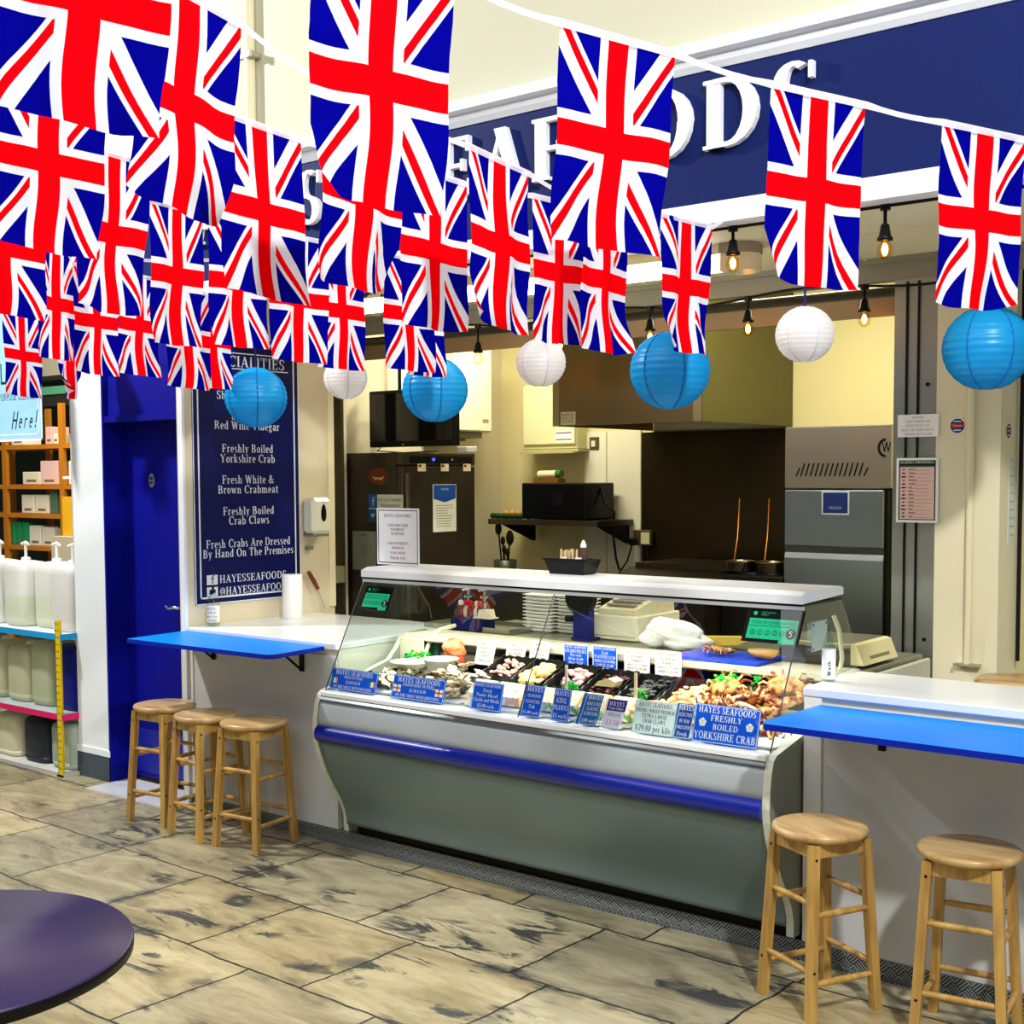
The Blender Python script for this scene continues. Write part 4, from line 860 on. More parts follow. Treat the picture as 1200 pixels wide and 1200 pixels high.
notice('fridge_notice', 521.5, 623, q1.y - q0.y, zt - q0.z, dict(X=fx1 + .004), M('d8d8c8', .6), M('184a98', .5), [], 'white notice with blue arrow heading on the dark fridge door', mats=[M('dcdccc', .6), M('184a98', .5), M('787868', .6)], extra=shield, cat='notice')
FS = dict(Y=FY - .004)
a, b = at(414, 668, **FS), at(441, 668, **FS)
notice('fridge_paper', 427, 668, b.x - a.x, .235, FS, M('8f9080', .6), INK, [('MENU', .05, .88, .3, 1, False), ('-------', .02, .78, .9, 1, False)] + [('XXXX', .035, .66 - .075 * i, .25, 1, False) for i in range(5)], 'grey paper list taped on the side of the dark fridge', cat='notice')
a, b = at(432, 612, **FS), at(472, 595, **FS); zt = at(440, 580, **FS).z
def social(mb, o, ex, ey, en, w, h):
    flat(mb, o, ex, ey, en, -w * .5, 0, -w * .24, h, 2, .0005); flat(mb, o, ex, ey, en, -w * .5, h * .47, -w * .24, h * .5, 0, .001)
    put_text(mb, 'f', h * .32, o + ex * (-w * .35) + ey * h * .58 + en * .001, ex, ey, en, None, False, mi=0)
    put_text(mb, 'Join us on Facebook', h * .14, o + ex * (-w * .22) + ey * h * .76, ex, ey, en, w * .68, False, -1, 1); put_text(mb, '@hayesseafoods', h * .12, o + ex * (-w * .14) + ey * h * .56, ex, ey, en, w * .55, False, -1, 1)
    bc = o + ex * (-w * .37) + ey * h * .24 + en * .001
    mb.add([bc + ex * x * .8 + ey * y * .8 for x, y in ((-.022, -.01), (.0, -.014), (.016, -.002), (.02, .014), (.008, .016), (.0, .006), (-.02, .016), (-.016, .0))], [list(range(8))], 0)
notice('social_sticker', 452, 612, b.x - a.x, zt - a.z, FS, M('a8a890', .6), INK, [], 'blue and cream social media sticker on the side of the dark fridge', mats=[M('b4b49c', .6), INK, M('1c4c7c', .5)], extra=social, cat='sticker')
q = at(443, 558, Y=FY - .003)
mb = MB()
mb.prism([q + Vector((.085 * math.cos(g * PI / 12) * (1 + .12 * math.cos(6 * g * PI / 12)), 0, .05 * math.sin(g * PI / 12))) for g in range(24)], (0, .002, 0)); mb.add([q + Vector((x, -.001, z)) for x, z in ((-.05, .0), (-.03, -.022), (.0, -.02), (.035, -.025), (.05, .0), (.02, -.008), (-.02, -.006))], [list(range(7))], 1)
solo(mb, 'crab_sticker', [M('6a3018', .5, var=.2, scale=30.), M('c09870', .5)], 'brown crab shaped sticker on the side of the dark fridge', 'sticker')
# television
TY = 5.72; a, b = at(432, 459, Y=TY), at(533, 522, Y=TY); 
t_ = thing('television', 'black flat television on a wall arm above the dark fridge', 'television', ((a.x + b.x) / 2, TY, b.z))
mb = MB(); mb.box((a.x, TY, b.z), (b.x, TY + .05, a.z), bev=.006); mb.box((a.x + .02, TY - .001, b.z + .035), (b.x - .02, TY + .001, a.z - .02), 1); mb.box((a.x + .28, TY - .002, b.z + .01), (a.x + .3, TY, b.z + .016), 2); mb.build('screen', [BLACK, M('030304', .08), M('a0a0a0', .4)], t_)
mb = MB(); mb.box((-5.819, TY + .16, b.z + .1), (-5.79, TY + .26, b.z + .24)); mb.box((-5.79, TY + .19, b.z + .15), (a.x + .15, TY + .21, b.z + .18)); mb.box((a.x + .1, TY + .05, b.z + .12), (a.x + .2, TY + .19, b.z + .22)); mb.build('wall_arm', BLACK, t_)
mb = MB(); mb.tube([(a.x + .02, TY + .1, b.z + .05), (a.x - .02, TY + .12, b.z - .0), (a.x - .03, TY + .1, fz + .02), (a.x + .2, TY + .1, fz + .006), (a.x + .5, TY + .08, fz + .01)], .004, 6); mb.build('cable', BLACK, t_)
q = at(536, 523, Y=TY); mb = MB(); mb.box((b.x - .04, TY + .06, fz), (b.x + .04, TY + .16, fz + .035), bev=.005); solo(mb, 'plug_adaptor', M('d8d8cc', .4), 'small white box on top of the dark fridge right of the television', 'adaptor')
# boiler on the left wall
bx = -5.52; a, b = at(533, 505, X=bx), at(577, 507, X=bx)
t_ = thing('wall_heater', 'white boxed water heater high on the kitchen wall right of the television', 'water heater', (-5.67, (a.y + b.y) / 2, a.z))
mb = MB(); mb.box((-5.818, a.y, a.z), (bx, b.y, a.z + .62), bev=.01); mb.box((bx, b.y - .1, a.z + .06), (bx + .001, b.y - .04, a.z + .085), 1); mb.build('casing', [M('efeccf', .3, var=.02), M('a09878', .5)], t_)
mb = MB(); mb.box((-5.80, a.y + .04, a.z - .04), (bx - .04, b.y - .06, a.z - .001)); mb.lathe([(.02, -.06), (.02, -.04)], (bx - .1, (a.y + b.y) / 2, a.z), 10); mb.build('underside', M('8c8a70', .5), t_)
mb = MB()
for px, y_ in ((440, 5.95), (468, 6.0)): q = at(px, 420, Y=y_); mb.tube([(q.x, y_, 2.1), (q.x, y_, 2.88)], .008 if px < 450 else .012, 6)
q = at(440, 420, Y=5.95); 
mb.tube([(q.x, 5.95, 2.1), (q.x, 5.75, 2.1)], .008, 6); q = at(468, 420, Y=6.0); mb.tube([(q.x, 6.0, 2.1), (q.x, 5.75, 2.1)], .008, 6)
solo(mb, 'hanging_cable', BLACK, 'pair of dark cables hanging down behind the television', 'cable')
# fuse box
WY = 7.149; fy = 7.0; a, b, c_ = at(612, 527, Y=fy), at(674, 527, Y=fy), at(612, 452, Y=fy)
t_ = thing('meter_box', 'cream metal meter box on the back wall left of the extractor hood', 'meter box', ((a.x + b.x) / 2, 7.07, a.z))
mb = MB(); mb.box((a.x, fy + .02, a.z), (b.x, WY, c_.z), bev=.006); mb.build('case', M('e4deac', .4, var=.02), t_)
mb = MB(); mb.box((a.x + .005, fy, a.z + .03), (b.x - .005, fy + .019, c_.z - .01), bev=.006)
for k in (.06, .105): mb.box((b.x - .16, fy - .001, a.z + k), (b.x - .03, fy, a.z + k + .006), 2)
mb.box((b.x - .165, fy - .0006, a.z + .045), (b.x - .025, fy, a.z + .125), 1); mb.box((b.x - .16, fy - .001, a.z + .104), (b.x - .03, fy - .0002, a.z + .11), 2); mb.box((b.x - .16, fy - .001, a.z + .06), (b.x - .03, fy - .0002, a.z + .066), 2)
mb.build('door', [M('e8e2b4', .4), PAPER, M('40283c', .5)], t_)
mb = MB(); mb.box((a.x, fy + .01, a.z - .02), (b.x + .02, WY, a.z - .001)); mb.box((a.x, fy - .03, a.z - .03), (b.x, fy + .015, a.z - .018)); mb.build('lip', M('b8b07c', .4), t_)
q = at(698, 520, Y=WY); mb = MB(); mb.box((q.x - .04, WY - .02, q.z - .045), (q.x + .04, WY, q.z + .045), bev=.005); mb.box((q.x - .015, WY - .03, q.z - .02), (q.x + .015, WY - .02, q.z + .02), 1); solo(mb, 'wall_switch', [M('6e6c50', .35, .6), M('e8e4c8', .4)], 'metal wall switch beside the meter box', 'switch')
mb = MB(); a = at(686, 600, Y=7.14); b = at(751, 600, Y=7.14); mb.box((a.x, 7.135, .9), (b.x, 7.149, 1.98)); mb.box(((a.x + b.x) / 2 - .05, 7.133, .9), ((a.x + b.x) / 2 - .04, 7.135, 1.98), 1); solo(mb, 'wall_cladding', [M('f0ead0', .45), M('c0b890', .5)], 'pale wipe-clean wall panel beside the dark splashback', 'wall panel')
# shelf and microwave
SY = 6.72; a, b = at(572, 611, Y=SY), at(700, 606, Y=SY); sz_ = at(640, 609.5, Y=SY).z
t_ = thing('wall_shelf', 'steel wall shelf on brackets carrying the microwave', 'shelf', ((a.x + b.x) / 2, 6.95, sz_))
mb = MB(); mb.box((a.x, SY, sz_ - .035), (b.x, WY - .01, sz_)); mb.build('shelf_board', M('4c4434', .35, .6, var=.1), t_)
for x in (a.x + .08, b.x - .04):
    mb = MB(); mb.prism([(x, SY + .04, sz_ - .0355), (x, 7.13, sz_ - .0355), (x, 7.13, sz_ - .16), (x, 7.10, sz_ - .16)], (.012, 0, 0)); mb.build('bracket', BLACKM, t_)
a, b = at(611, 600, Y=SY + .03), at(686, 600, Y=SY + .03); mz = at(611, 566, Y=SY + .03).z
t_ = thing('microwave', 'black microwave seen from behind on the steel wall shelf', 'microwave', ((a.x + b.x) / 2, SY + .2, sz_))
mb = MB(); mb.box((a.x, SY + .03, sz_ + .006), (b.x, SY + .36, mz), bev=.008)
for i in range(6): mb.box(((a.x + b.x) / 2, SY + .029, sz_ + .1 + i * .015), ((a.x + b.x) / 2 + .08, SY + .03, sz_ + .104 + i * .015), 1)
mb.build('body', [M('07070a', .35), M('24242a', .4)], t_)
for x in (a.x + .03, b.x - .03): mb = MB(); mb.lathe([(.012, .0005), (.012, .0055)], (x, SY + .07, sz_), 8); mb.build('foot', RUBBER, t_)
q = [at(px, py, Y=SY + .2) for px, py in ((699, 567), (706, 590), (717, 600), (716, 630), (719, 655), (723, 668))]; mb = MB(); mb.tube([(v.x + .02, v.y, v.z) for v in q], .008, 6); mb.build('power_cord', BLACK, t_)
a, b = at(628, 566, Y=SY + .15), at(657, 566, Y=SY + .15)
mb = MB(); mb.box((a.x, SY + .12, mz + .001), (b.x, SY + .2, mz + .03), 1); mb.tube([(a.x + .03, SY + .15, mz + .055), (b.x, SY + .15, mz + .06)], .026, 10); mb.tube([(b.x - .03, SY + .15, mz + .06), (b.x + .01, SY + .15, mz + .06)], .028, 10, 2)
solo(mb, 'rolled_packet', [M('e8e0b0', .6), M('7c5018', .6), M('3c6a28', .6)], 'rolled cream and green packet lying on the microwave', 'packet')
for i in range(7):
    q = at(576 + i * 5.4, 606, Y=SY + .03); e = dict(r=(.022, .022, .02))
    mb = MB(); mb.ell((q.x, SY + .05, sz_ + .0205), (.024, .024, .02), 10, 6); o_ = solo(mb, 'green_pot', M('1c4420', .5, var=.2), 'small dark green pot in the row left of the microwave', 'pot', 'green pots in a row left of the microwave')
for i in range(3):
    q = at(592 + i * 7, 600, Y=SY + .12); mb = MB(); mb.ell((q.x, SY + .13, sz_ + .03), (.026, .02, .029), 10, 6); solo(mb, 'orange_pot', M('d8903c', .5), 'small orange pot behind the green pots on the wall shelf', 'pot', 'orange pots behind the green pots')
# utensils in a pot
q = at(592, 668, Y=6.75); t_ = thing('utensil_pot', 'dark pot of cooking utensils against the back wall below the shelf', 'utensil pot', (q.x, 6.75, .95))
mb = MB(); mb.lathe([(0, .95), (.07, .95), (.08, 1.12), (.072, 1.12), (.065, .96), (0, .96)], (q.x, 6.75, 0), 20); mb.build('pot', M('4c5044', .4, .5), t_)
for i, (dx, hh, kk) in enumerate(((-.05, .36, .03), (-.01, .28, .02), (.05, .30, .035), (.0, .22, .02), (.03, .2, .02))):
    mb = MB(); p = Vector((q.x + dx, 6.74, .97 + hh)); mb.tube([(q.x + dx * .3, 6.75, .97), p], .006, 6); mb.ell(p, (kk, .01, kk * 1.5), 10, 6); mb.build('utensil', BLACKM, t_)
mb = MB(); mb.box((-5.79, 6.5, .0), (-4.65, 7.14, .945), bev=.006); solo(mb, 'back_worktop', M('4a4a3c', .4, .4), 'low grey work unit along the back wall under the microwave shelf', 'work unit')
# hood
HY = 6.07; a, b = at(648, 500, Y=HY), at(822, 493, Y=HY); hz = 1.975
t_ = thing('extractor_hood', 'large brushed steel extractor hood over the cooking range', 'extractor hood', ((a.x + b.x) / 2, 6.6, hz))
HOOD = M('8c7a50', .3, .85, var=.15, scale=1.5, stretch=(1, 1, .1))
mb = MB(); mb.box((a.x, HY, hz), (a.x + .012, 7.14, 2.88)); mb.box((b.x - .012, HY + .02, hz), (b.x, 7.14, 2.88)); mb.box((a.x + .012, HY, hz), (b.x - .012, HY + .012, 2.88)); mb.box((a.x, HY + .012, 2.86), (b.x, 7.14, 2.88)); mb.build('canopy', HOOD, t_)
mb = MB(); mb.box((b.x - .05, HY - .004, hz), (b.x, HY - .0005, 2.88)); mb.build('edge_strip', M('a89c74', .35, .8), t_)
mb = MB(); mb.box((a.x, HY - .003, hz), (a.x + .045, HY - .0005, 2.88)); mb.build('edge_strip', M('a89c74', .35, .8), t_)
mb = MB(); mb.box((b.x + .0005, HY + .0, hz), (b.x + .003, 7.14, 2.86)); mb.build('side_panel', M('5e5a2e', .4, .6, var=.08), t_)
q = at(666, 498, Y=HY); mb = MB(); o = Vector((q.x, HY - .004, q.z)); panel(mb, o, EXF, EYF, ENF, .105, .075, .002)
for i, s in enumerate(('WARNING', 'CANOPY CLEAN', 'SYSTEMS')): put_text(mb, s, .014, o + EYF * (.052 - .02 * i), EXF, EYF, ENF, .09, False)
solo(mb, 'hood_label', [M('c8c0a0', .6), INK], 'small printed label at the lower left corner of the extractor hood', 'label')
mb = MB(); c0 = at(752, 600, Y=7.12); mb.box((c0.x, 7.12, .9), (-3.3, 7.134, 1.965)); solo(mb, 'splashback', M('3a2f18', .3, .75, var=.25, scale=1.2), 'dark steel splashback on the back wall under the hood', 'splashback')
q = at(754, 630, Y=7.1); t_ = thing('double_socket', 'metal double socket with a plug in it at the edge of the splashback', 'socket', (q.x, 7.1, q.z - .05))
mb = MB(); mb.box((q.x - .07, 7.08, q.z - .05), (q.x + .07, 7.119, q.z + .05), bev=.004); mb.box((q.x - .005, 7.076, q.z - .04), (q.x + .06, 7.08, q.z + .035), 1); mb.build('plate', [M('706848', .3, .7), M('d8d0a0', .4)], t_)
mb = MB(); mb.box((q.x - .075, 7.03, q.z - .05), (q.x - .025, 7.079, q.z + .0), bev=.008); mb.tube([(q.x - .05, 7.04, q.z - .05), (q.x - .06, 7.0, q.z - .15), (q.x - .16, 6.95, q.z - .32)], .006, 6); pl_ = mb.build('plug', BLACK, t_)
mb = MB(); mb.tube([(q.x + .02, 7.06, q.z - .06), (q.x + .04, 7.04, q.z - .2), (q.x + .1, 7.04, q.z - .33)], .006, 6); mb.tube([(q.x + .05, 7.06, q.z - .06), (q.x + .08, 7.04, q.z - .2), (q.x + .16, 7.04, q.z - .33)], .006, 6); mb.build('cord', BLACK, t_)
# griddle and range
a, b = at(716, 684, Y=6.3), at(845, 684, Y=6.35); gz = at(730, 664, Y=6.5).z
t_ = thing('griddle', 'low dark griddle with sloping front on the cooking line', 'griddle', ((a.x + b.x) / 2, 6.5, .0))
mb = MB(); mb.prism([(a.x, 6.2, 0), (a.x, 7.0, 0), (a.x, 7.0, gz), (a.x, 6.5, gz), (a.x, 6.35, gz - .04), (a.x, 6.2, gz - .08)], (b.x - a.x - .02, 0, 0)); mb.build('body', M('2c2418', .4, .6, var=.2), t_)
mb = MB(); mb.box((a.x + .04, 6.5, gz + .001), (b.x - .04, 6.98, gz + .03)); mb.build('plate', M('35291a', .4, .5, var=.2), t_)
a, b = at(845, 684, Y=6.35), at(921, 684, Y=6.35); gz = at(880, 675, Y=6.35).z
t_ = thing('cooking_range', 'black cooking range beside the steel fridge', 'cooker', ((a.x + b.x) / 2, 6.6, 0))
mb = MB(); mb.box((a.x, 6.35, 0), (b.x - .03, 7.1, gz), bev=.006); mb.build('body', M('16140e', .35, .4), t_)
mb = MB()
for x in (a.x + .12, b.x - .16):
    for y in (6.5, 6.9): mb.lathe([(.09, 0), (.09, .01), (.07, .012)], (x, y, gz + .0005), 20)
mb.build('hob', BLACK, t_)
for i, px in enumerate((868, 904)):
    q = at(px, 668, Y=6.5); t_ = thing('saucepan', ('steel saucepan on the left ring of the black range', 'steel saucepan on the right ring of the black range')[i], 'pan', (q.x, 6.5, gz + .0125), 0, 'saucepans on the range')
    mb = MB(); mb.lathe([(0, 0), (.085, 0), (.09, .006), (.09, .055), (.096, .06), (.09, .062), (.086, .055), (.084, .01), (0, .008)], (q.x, 6.5, gz + .0125), 28); mb.build('pan', M('a89c80', .15, 1.), t_)
    mb = MB(); mb.tube([(q.x - .07, 6.55, gz + .06), (q.x - .12, 6.68, gz + .2), (q.x - .14, 6.74, gz + .42)], .005, 6); mb.build('ladle', M('c07830', .25, .9), t_)
# steel fridge right
RY_ = 6.4; a, b = at(921, 640, Y=RY_), at(1037, 640, Y=RY_); c_ = at(1046, 640, Y=RY_); rz_ = at(921, 501, Y=RY_).z; dz_ = at(960, 573.5, Y=RY_).z
t_ = thing('steel_fridge', 'tall stainless steel catering fridge with slanted vents, right of the range', 'fridge', ((a.x + c_.x) / 2, 6.75, 0))
SB = M('8e99a0', .3, .9, var=.1, scale=2., stretch=(1, 1, .15))
mb = MB(); mb.box((a.x, RY_ + .05, .08), (c_.x, 7.1, rz_ - .002)); mb.build('body', STEELD, t_)
mb = MB(); mb.box((a.x, RY_ - .02, dz_ + .006), (c_.x, RY_ + .049, rz_), bev=.004)
n = 15
for i in range(n):
    x = a.x + .075 + i * .0275; hgt = .055 if 0 < i < n - 1 else .03; z = dz_ + .07
    mb.quad((x - .012, RY_ - .021, z), (x - .003, RY_ - .021, z), (x + .018, RY_ - .021, z + hgt + .015), (x + .009, RY_ - .021, z + hgt + .015), 1)
put_text(mb, 'W', .05, (c_.x - .03, RY_ - .0205, rz_ - .14), EXF, EYF, ENF, .07, False, mi=1)
mb.add([(c_.x - .035 + .045 * math.cos(g * PI / 8) * (.75 if g > 16 else 1), RY_ - .0207, rz_ - .12 + .05 * math.sin(g * PI / 8)) for g in range(4, 13)] + [(c_.x - .035 + .03 * math.cos(g * PI / 8), RY_ - .0207, rz_ - .12 + .036 * math.sin(g * PI / 8)) for g in range(12, 3, -1)], [list(range(18))], 1)
vp_ = mb.build('vent_panel', [M('b4aa98', .28, .9, var=.12, scale=2., stretch=(1, 1, .1)), BLACK], t_)
mb = MB(); mb.lathe([(0, 0), (.01, .0), (.01, .012)], (0, 0, 0), 12); mb.v = [Vector((a.x + .33 + v.x, RY_ - .021 - v.z, dz_ + .025 + v.y)) for v in mb.v]; mb.build('lock', M('b0a880', .3, .9), vp_)
mb = MB(); z1 = at(960, 640, Y=RY_).z; z2 = at(960, 648, Y=RY_).z
mb.box((a.x + .002, RY_ - .022, z1), (b.x, RY_ + .048, dz_ - .004), bev=.004); mb.prism([(a.x + .002, y, z) for y, z in ((RY_ - .022, z1 - .001), (RY_ - .012, z2), (RY_ - .022, z2 - .03), (RY_ - .022, .15), (RY_ + .048, .15), (RY_ + .048, z1 - .001))][::-1], (b.x - a.x - .002, 0, 0)); fd_ = mb.build('door', SB, t_)
mb = MB(); mb.box((b.x + .001, RY_ - .01, .15), (b.x + .02, RY_ + .048, dz_ - .004)); mb.build('door_grip', BLACK, fd_)
q = at(981, 603, Y=RY_); mb = MB(); o = Vector((q.x, RY_ - .0235, q.z)); panel(mb, o, EXF, EYF, ENF, .155, .125, .001); flat(mb, o, EXF, EYF, ENF, -.07, .008, .07, .117, 1); put_text(mb, 'FREEZER', .012, o + EYF * .03 + ENF * .0005, EXF, EYF, ENF, .1, False, mi=0)
solo(mb, 'fridge_label', [M('b8c4d4', .5), M('1c2c6c', .5)], 'blue label near the top of the steel fridge door', 'label')
# ================================================================ BEHIND AND ON THE CASE
WZ = .9405
# till
a, b = at(698, 735, Z=WZ + .01), at(747, 744, Z=WZ + .01); Y0 = 4.78; xa, xb = at(694, 730, Y=Y0).x, at(747, 740, Y=Y0).x
TIL = M('dcd8b8', .4, var=.03)
t_ = thing('cash_till', 'cream cash till standing behind the display case', 'till', ((xa + xb) / 2 + .06, Y0 + .18, WZ))
mb = MB(); mb.box((xa, Y0, WZ + .003), (xb, Y0 + .36, WZ + .115), bev=.005); mb.box((xa + .01, Y0 - .001, WZ + .02), (xb - .01, Y0, WZ + .022), 1); mb.build('cash_drawer', [TIL, INK], t_)
mb = MB(); mb.prism([(xa + .02, Y0 + .02, WZ + .116), (xa + .02, Y0 + .34, WZ + .116), (xa + .02, Y0 + .34, WZ + .19), (xa + .02, Y0 + .24, WZ + .2), (xa + .02, Y0 + .02, WZ + .14)][::-1], (xb - xa - .04, 0, 0)); ku_ = mb.build('keyboard_unit', M('cfcaa4', .4), t_)
mb = MB()
for i in range(6):
    for j in range(4):
        x = xa + .06 + i * (xb - xa - .12) / 5; y = Y0 + .06 + j * .045; z = WZ + .14 + (y - Y0 - .02) * .273; mb.box((x - .013, y - .013, z + .002), (x + .013, y + .013, z + .012), bev=.002)
mb.build('keys', M('8c8870', .5), ku_)
# card terminal / tape dispenser: round black head on blue post
q = at(681, 735, Y=4.7); t_ = thing('bag_sealer', 'black and blue tape sealer with round head behind the case', 'tape dispenser', (q.x, 4.72, WZ))
mb = MB(); mb.tube([(q.x, 4.68, WZ + .15), (q.x, 4.72, WZ + .15)], .075, 20); mb.v = [v + Vector((0, 0, .045)) for v in mb.v]; mb.build('wheel', BLACK, t_)
mb = MB(); mb.box((q.x - .05, 4.69, WZ + .001), (q.x + .05, 4.78, WZ + .012)); mb.box((q.x - .045, 4.70, WZ + .012), (q.x + .045, 4.74, WZ + .14)); mb.build('stand', M('14206c', .4), t_)
mb = MB(); mb.box((q.x - .09, 4.69, WZ + .08), (q.x - .046, 4.72, WZ + .11), bev=.006); mb.build('cutter', BLACK, t_)
# stacks of foam trays
for i, px in enumerate((639, 655)):
    q = at(px, 735, Y=4.9); q.x += 0
    for k in range(11):
        if i == 0 and k == 0:
            mb = MB(); mb.box((-.075, -.06, 0), (.075, .06, .008), bev=.003); mb.box((-.085, -.07, .008), (.085, .07, .012), bev=.0015); tray0 = mb.build('foam_tray', M('f6f4e8', .5)); tray = tray0
        else: tray = tray0.copy(); COL.objects.link(tray)
        tray.location = (q.x + i * .09, 4.9 + i * .03, WZ + .002 + k * .0165); tag(tray, 'white foam tray in the stacks left of the black tape sealer', 'tray', 'stacked foam trays behind the case')
# steel tray with pots, two steel pump pots
q0 = at(500, 738, Y=4.68); q1 = at(600, 745, Y=4.68)
t_ = thing('steel_tray', 'shallow steel tray at the left end of the worktop behind the case', 'tray', ((q0.x + q1.x) / 2, 4.78, WZ))
mb = MB(); mb.box((q0.x, 4.66, WZ + .001), (q1.x, 4.92, WZ + .006)); 
for s_ in ((q0.x, 4.66, q1.x, 4.664), (q0.x, 4.916, q1.x, 4.92), (q0.x, 4.664, q0.x + .004, 4.916), (q1.x - .004, 4.664, q1.x, 4.916)): mb.box((s_[0], s_[1], WZ + .006), (s_[2], s_[3], WZ + .025))
mb.build('tray', M('b8b8a4', .3, .9), t_)
for i, px in enumerate((549, 568)):
    q = at(px, 725, Y=4.8); t_ = thing('pump_pot', ('left steel pump dispenser on the tray behind the case', 'right steel pump dispenser on the tray behind the case')[i], 'dispenser', (q.x, 4.8, WZ + .007), 0, 'steel pump dispensers')
    mb = MB(); mb.lathe([(0, 0), (.032, 0), (.032, .10), (.02, .12), (.02, .125)], (q.x, 4.8, WZ + .0075), 18); mb.build('body', M('8c8c80', .2, 1.), t_)
    mb = MB(); mb.tube([(q.x, 4.8, WZ + .13), (q.x, 4.8, WZ + .19)], .007, 8); mb.tube([(q.x - .035, 4.8, WZ + .185), (q.x + .02, 4.8, WZ + .195)], .008, 8); mb.lathe([(.022, .14), (.022, .15)], (q.x, 4.8, WZ + .0075), 12); mb.build('pump', M('d8d8d0', .15, 1.), t_)
# condiment caddy (blue) behind left end
q = at(487, 735, Y=4.66); cx_, cy_ = q.x - .01, 4.70; cz_ = .9405
t_ = thing('condiment_caddy', 'dark blue caddy with red topped bottles and napkins behind the left end', 'caddy', (-4.0, 4.70, cz_)); cx_ = -4.02
mb = MB(); mb.box((cx_ - .1, 4.65, cz_), (cx_ + .1, 4.76, cz_ + .065), bev=.008); mb.build('box', M('0c1450', .35), t_)
for i, (dx, col) in enumerate(((-.07, 'e8e8e0'), (-.035, 'd81818'), (-.01, 'd81818'), (.03, 'e0dcd0'), (.05, 'd81818'))):
    mb = MB(); mb.lathe([(.015, .066), (.016, .10), (.008, .115), (.008, .12)], (cx_ + dx, 4.70, cz_), 10, 0); mb.lathe([(.012, .1205), (.012, .14), (.004, .145)], (cx_ + dx, 4.70, cz_), 10, 1); mb.build('bottle', [M('d8d0c0', .3) if i % 2 else M('6a2010', .3), M(col, .4)], t_)
mb = MB(); mb.box((cx_ + .04, 4.66, cz_ + .066), (cx_ + .15, 4.72, cz_ + .072)); mb.prism([(cx_ + .05, 4.68, cz_ + .072), (cx_ + .14, 4.68, cz_ + .072), (cx_ + .13, 4.68, cz_ + .11), (cx_ + .06, 4.68, cz_ + .105)], (0, .03, 0)); mb.build('napkins', M('f0e8c8', .7), t_)
# white wrapped bag and pale handle
mb = MB(); q = at(793, 750, Y=4.72)
def lump(seed, a=.12):
    rr = random.Random(seed); ph = [rr.uniform(0, 6.28) for _ in range(6)]
    return lambda d: 1 + a * math.sin(3 * d.x + ph[0] + 2 * d.z) + a * .7 * math.sin(5 * d.y + ph[1]) + a * .5 * math.sin(7 * d.z + 3 * d.x + ph[2])
mb.ell((q.x, 4.73, WZ + .062), (.15, .07, .058), 24, 14, 0, lump(3, .22)); mb.ell((q.x - .09, 4.72, WZ + .045), (.07, .06, .04), 16, 10, 0, lump(5, .2)); mb.ell((q.x + .07, 4.70, WZ + .03), (.09, .05, .028), 16, 10, 0, lump(6, .25)); solo(mb, 'white_cloth', M('f6f6ee', .7, bump=.3, bscale=12.), 'crumpled white cloth bundle on the worktop behind the signs', 'cloth')
q = at(845, 738, Y=4.86); mb = MB(); mb.prism([(q.x - .13, 4.84, WZ + .04), (q.x + .09, 4.84, WZ + .055), (q.x + .14, 4.84, WZ + .04), (q.x + .09, 4.84, WZ + .02), (q.x - .13, 4.84, WZ + .001)], (0, .05, 0)); solo(mb, 'wooden_paddle', M('d8b84c', .5, var=.1), 'yellow wooden paddle lying behind the white cloth', 'paddle')
# chopping board with crab and shell: stands on the service ledge + worktop
p0, p1 = at(800, 765, Z=.957), at(905, 773, Z=.957)
mb = MB(); mb.box((p0.x, 4.40, .9485), (p1.x + .02, 4.66, .962), bev=.004); solo(mb, 'chopping_board', M('1c48d8', .35, var=.03), 'blue chopping board on the ledge behind the crabs', 'chopping board')
# paper and clear things on canopy
q = at(670, 675, Z=1.276); cx_ = at(671, 672, Y=4.33).x
t_ = thing('takeaway_caddy', 'black plastic basket with wooden forks and bottles on the case top', 'basket', (cx_, 4.33, 1.2755))
mb = MB()
lo = [(-.085, -.045), (.085, -.045), (.085, .045), (-.085, .045)]; hi = [(-.105, -.06), (.105, -.06), (.105, .06), (-.105, .06)]
V = [Vector((cx_ + a, 4.33 + b, 1.2757)) for a, b in lo] + [Vector((cx_ + a, 4.33 + b, 1.338)) for a, b in hi] + [Vector((cx_ + a * .94, 4.33 + b * .9, 1.338)) for a, b in hi] + [Vector((cx_ + a * .95, 4.33 + b * .9, 1.281)) for a, b in lo]
Fs = [(3, 2, 1, 0), (12, 13, 14, 15)] + [(i, (i + 1) % 4, (i + 1) % 4 + 4, i + 4) for i in range(4)] + [(i + 4, (i + 1) % 4 + 4, (i + 1) % 4 + 8, i + 8) for i in range(4)] + [((i + 1) % 4 + 8, (i + 1) % 4 + 12, i + 12, i + 8)[::-1] for i in range(4)]
mb.add(V, Fs); mb.box((cx_ - .115, 4.265, 1.336), (cx_ + .115, 4.272, 1.342)); mb.build('basket', M('0c0e12', .35), t_)
rr = random.Random(9)
mb = MB()
for i in range(16):
    x = cx_ - .05 + i * .0055; y = 4.32 + rr.uniform(-.02, .02); mb.box((x - .002, y, 1.285), (x + .002, y + .008, 1.375 + rr.uniform(-.006, .006)))
mb.build('wooden_forks', M('e0c898', .6), t_)
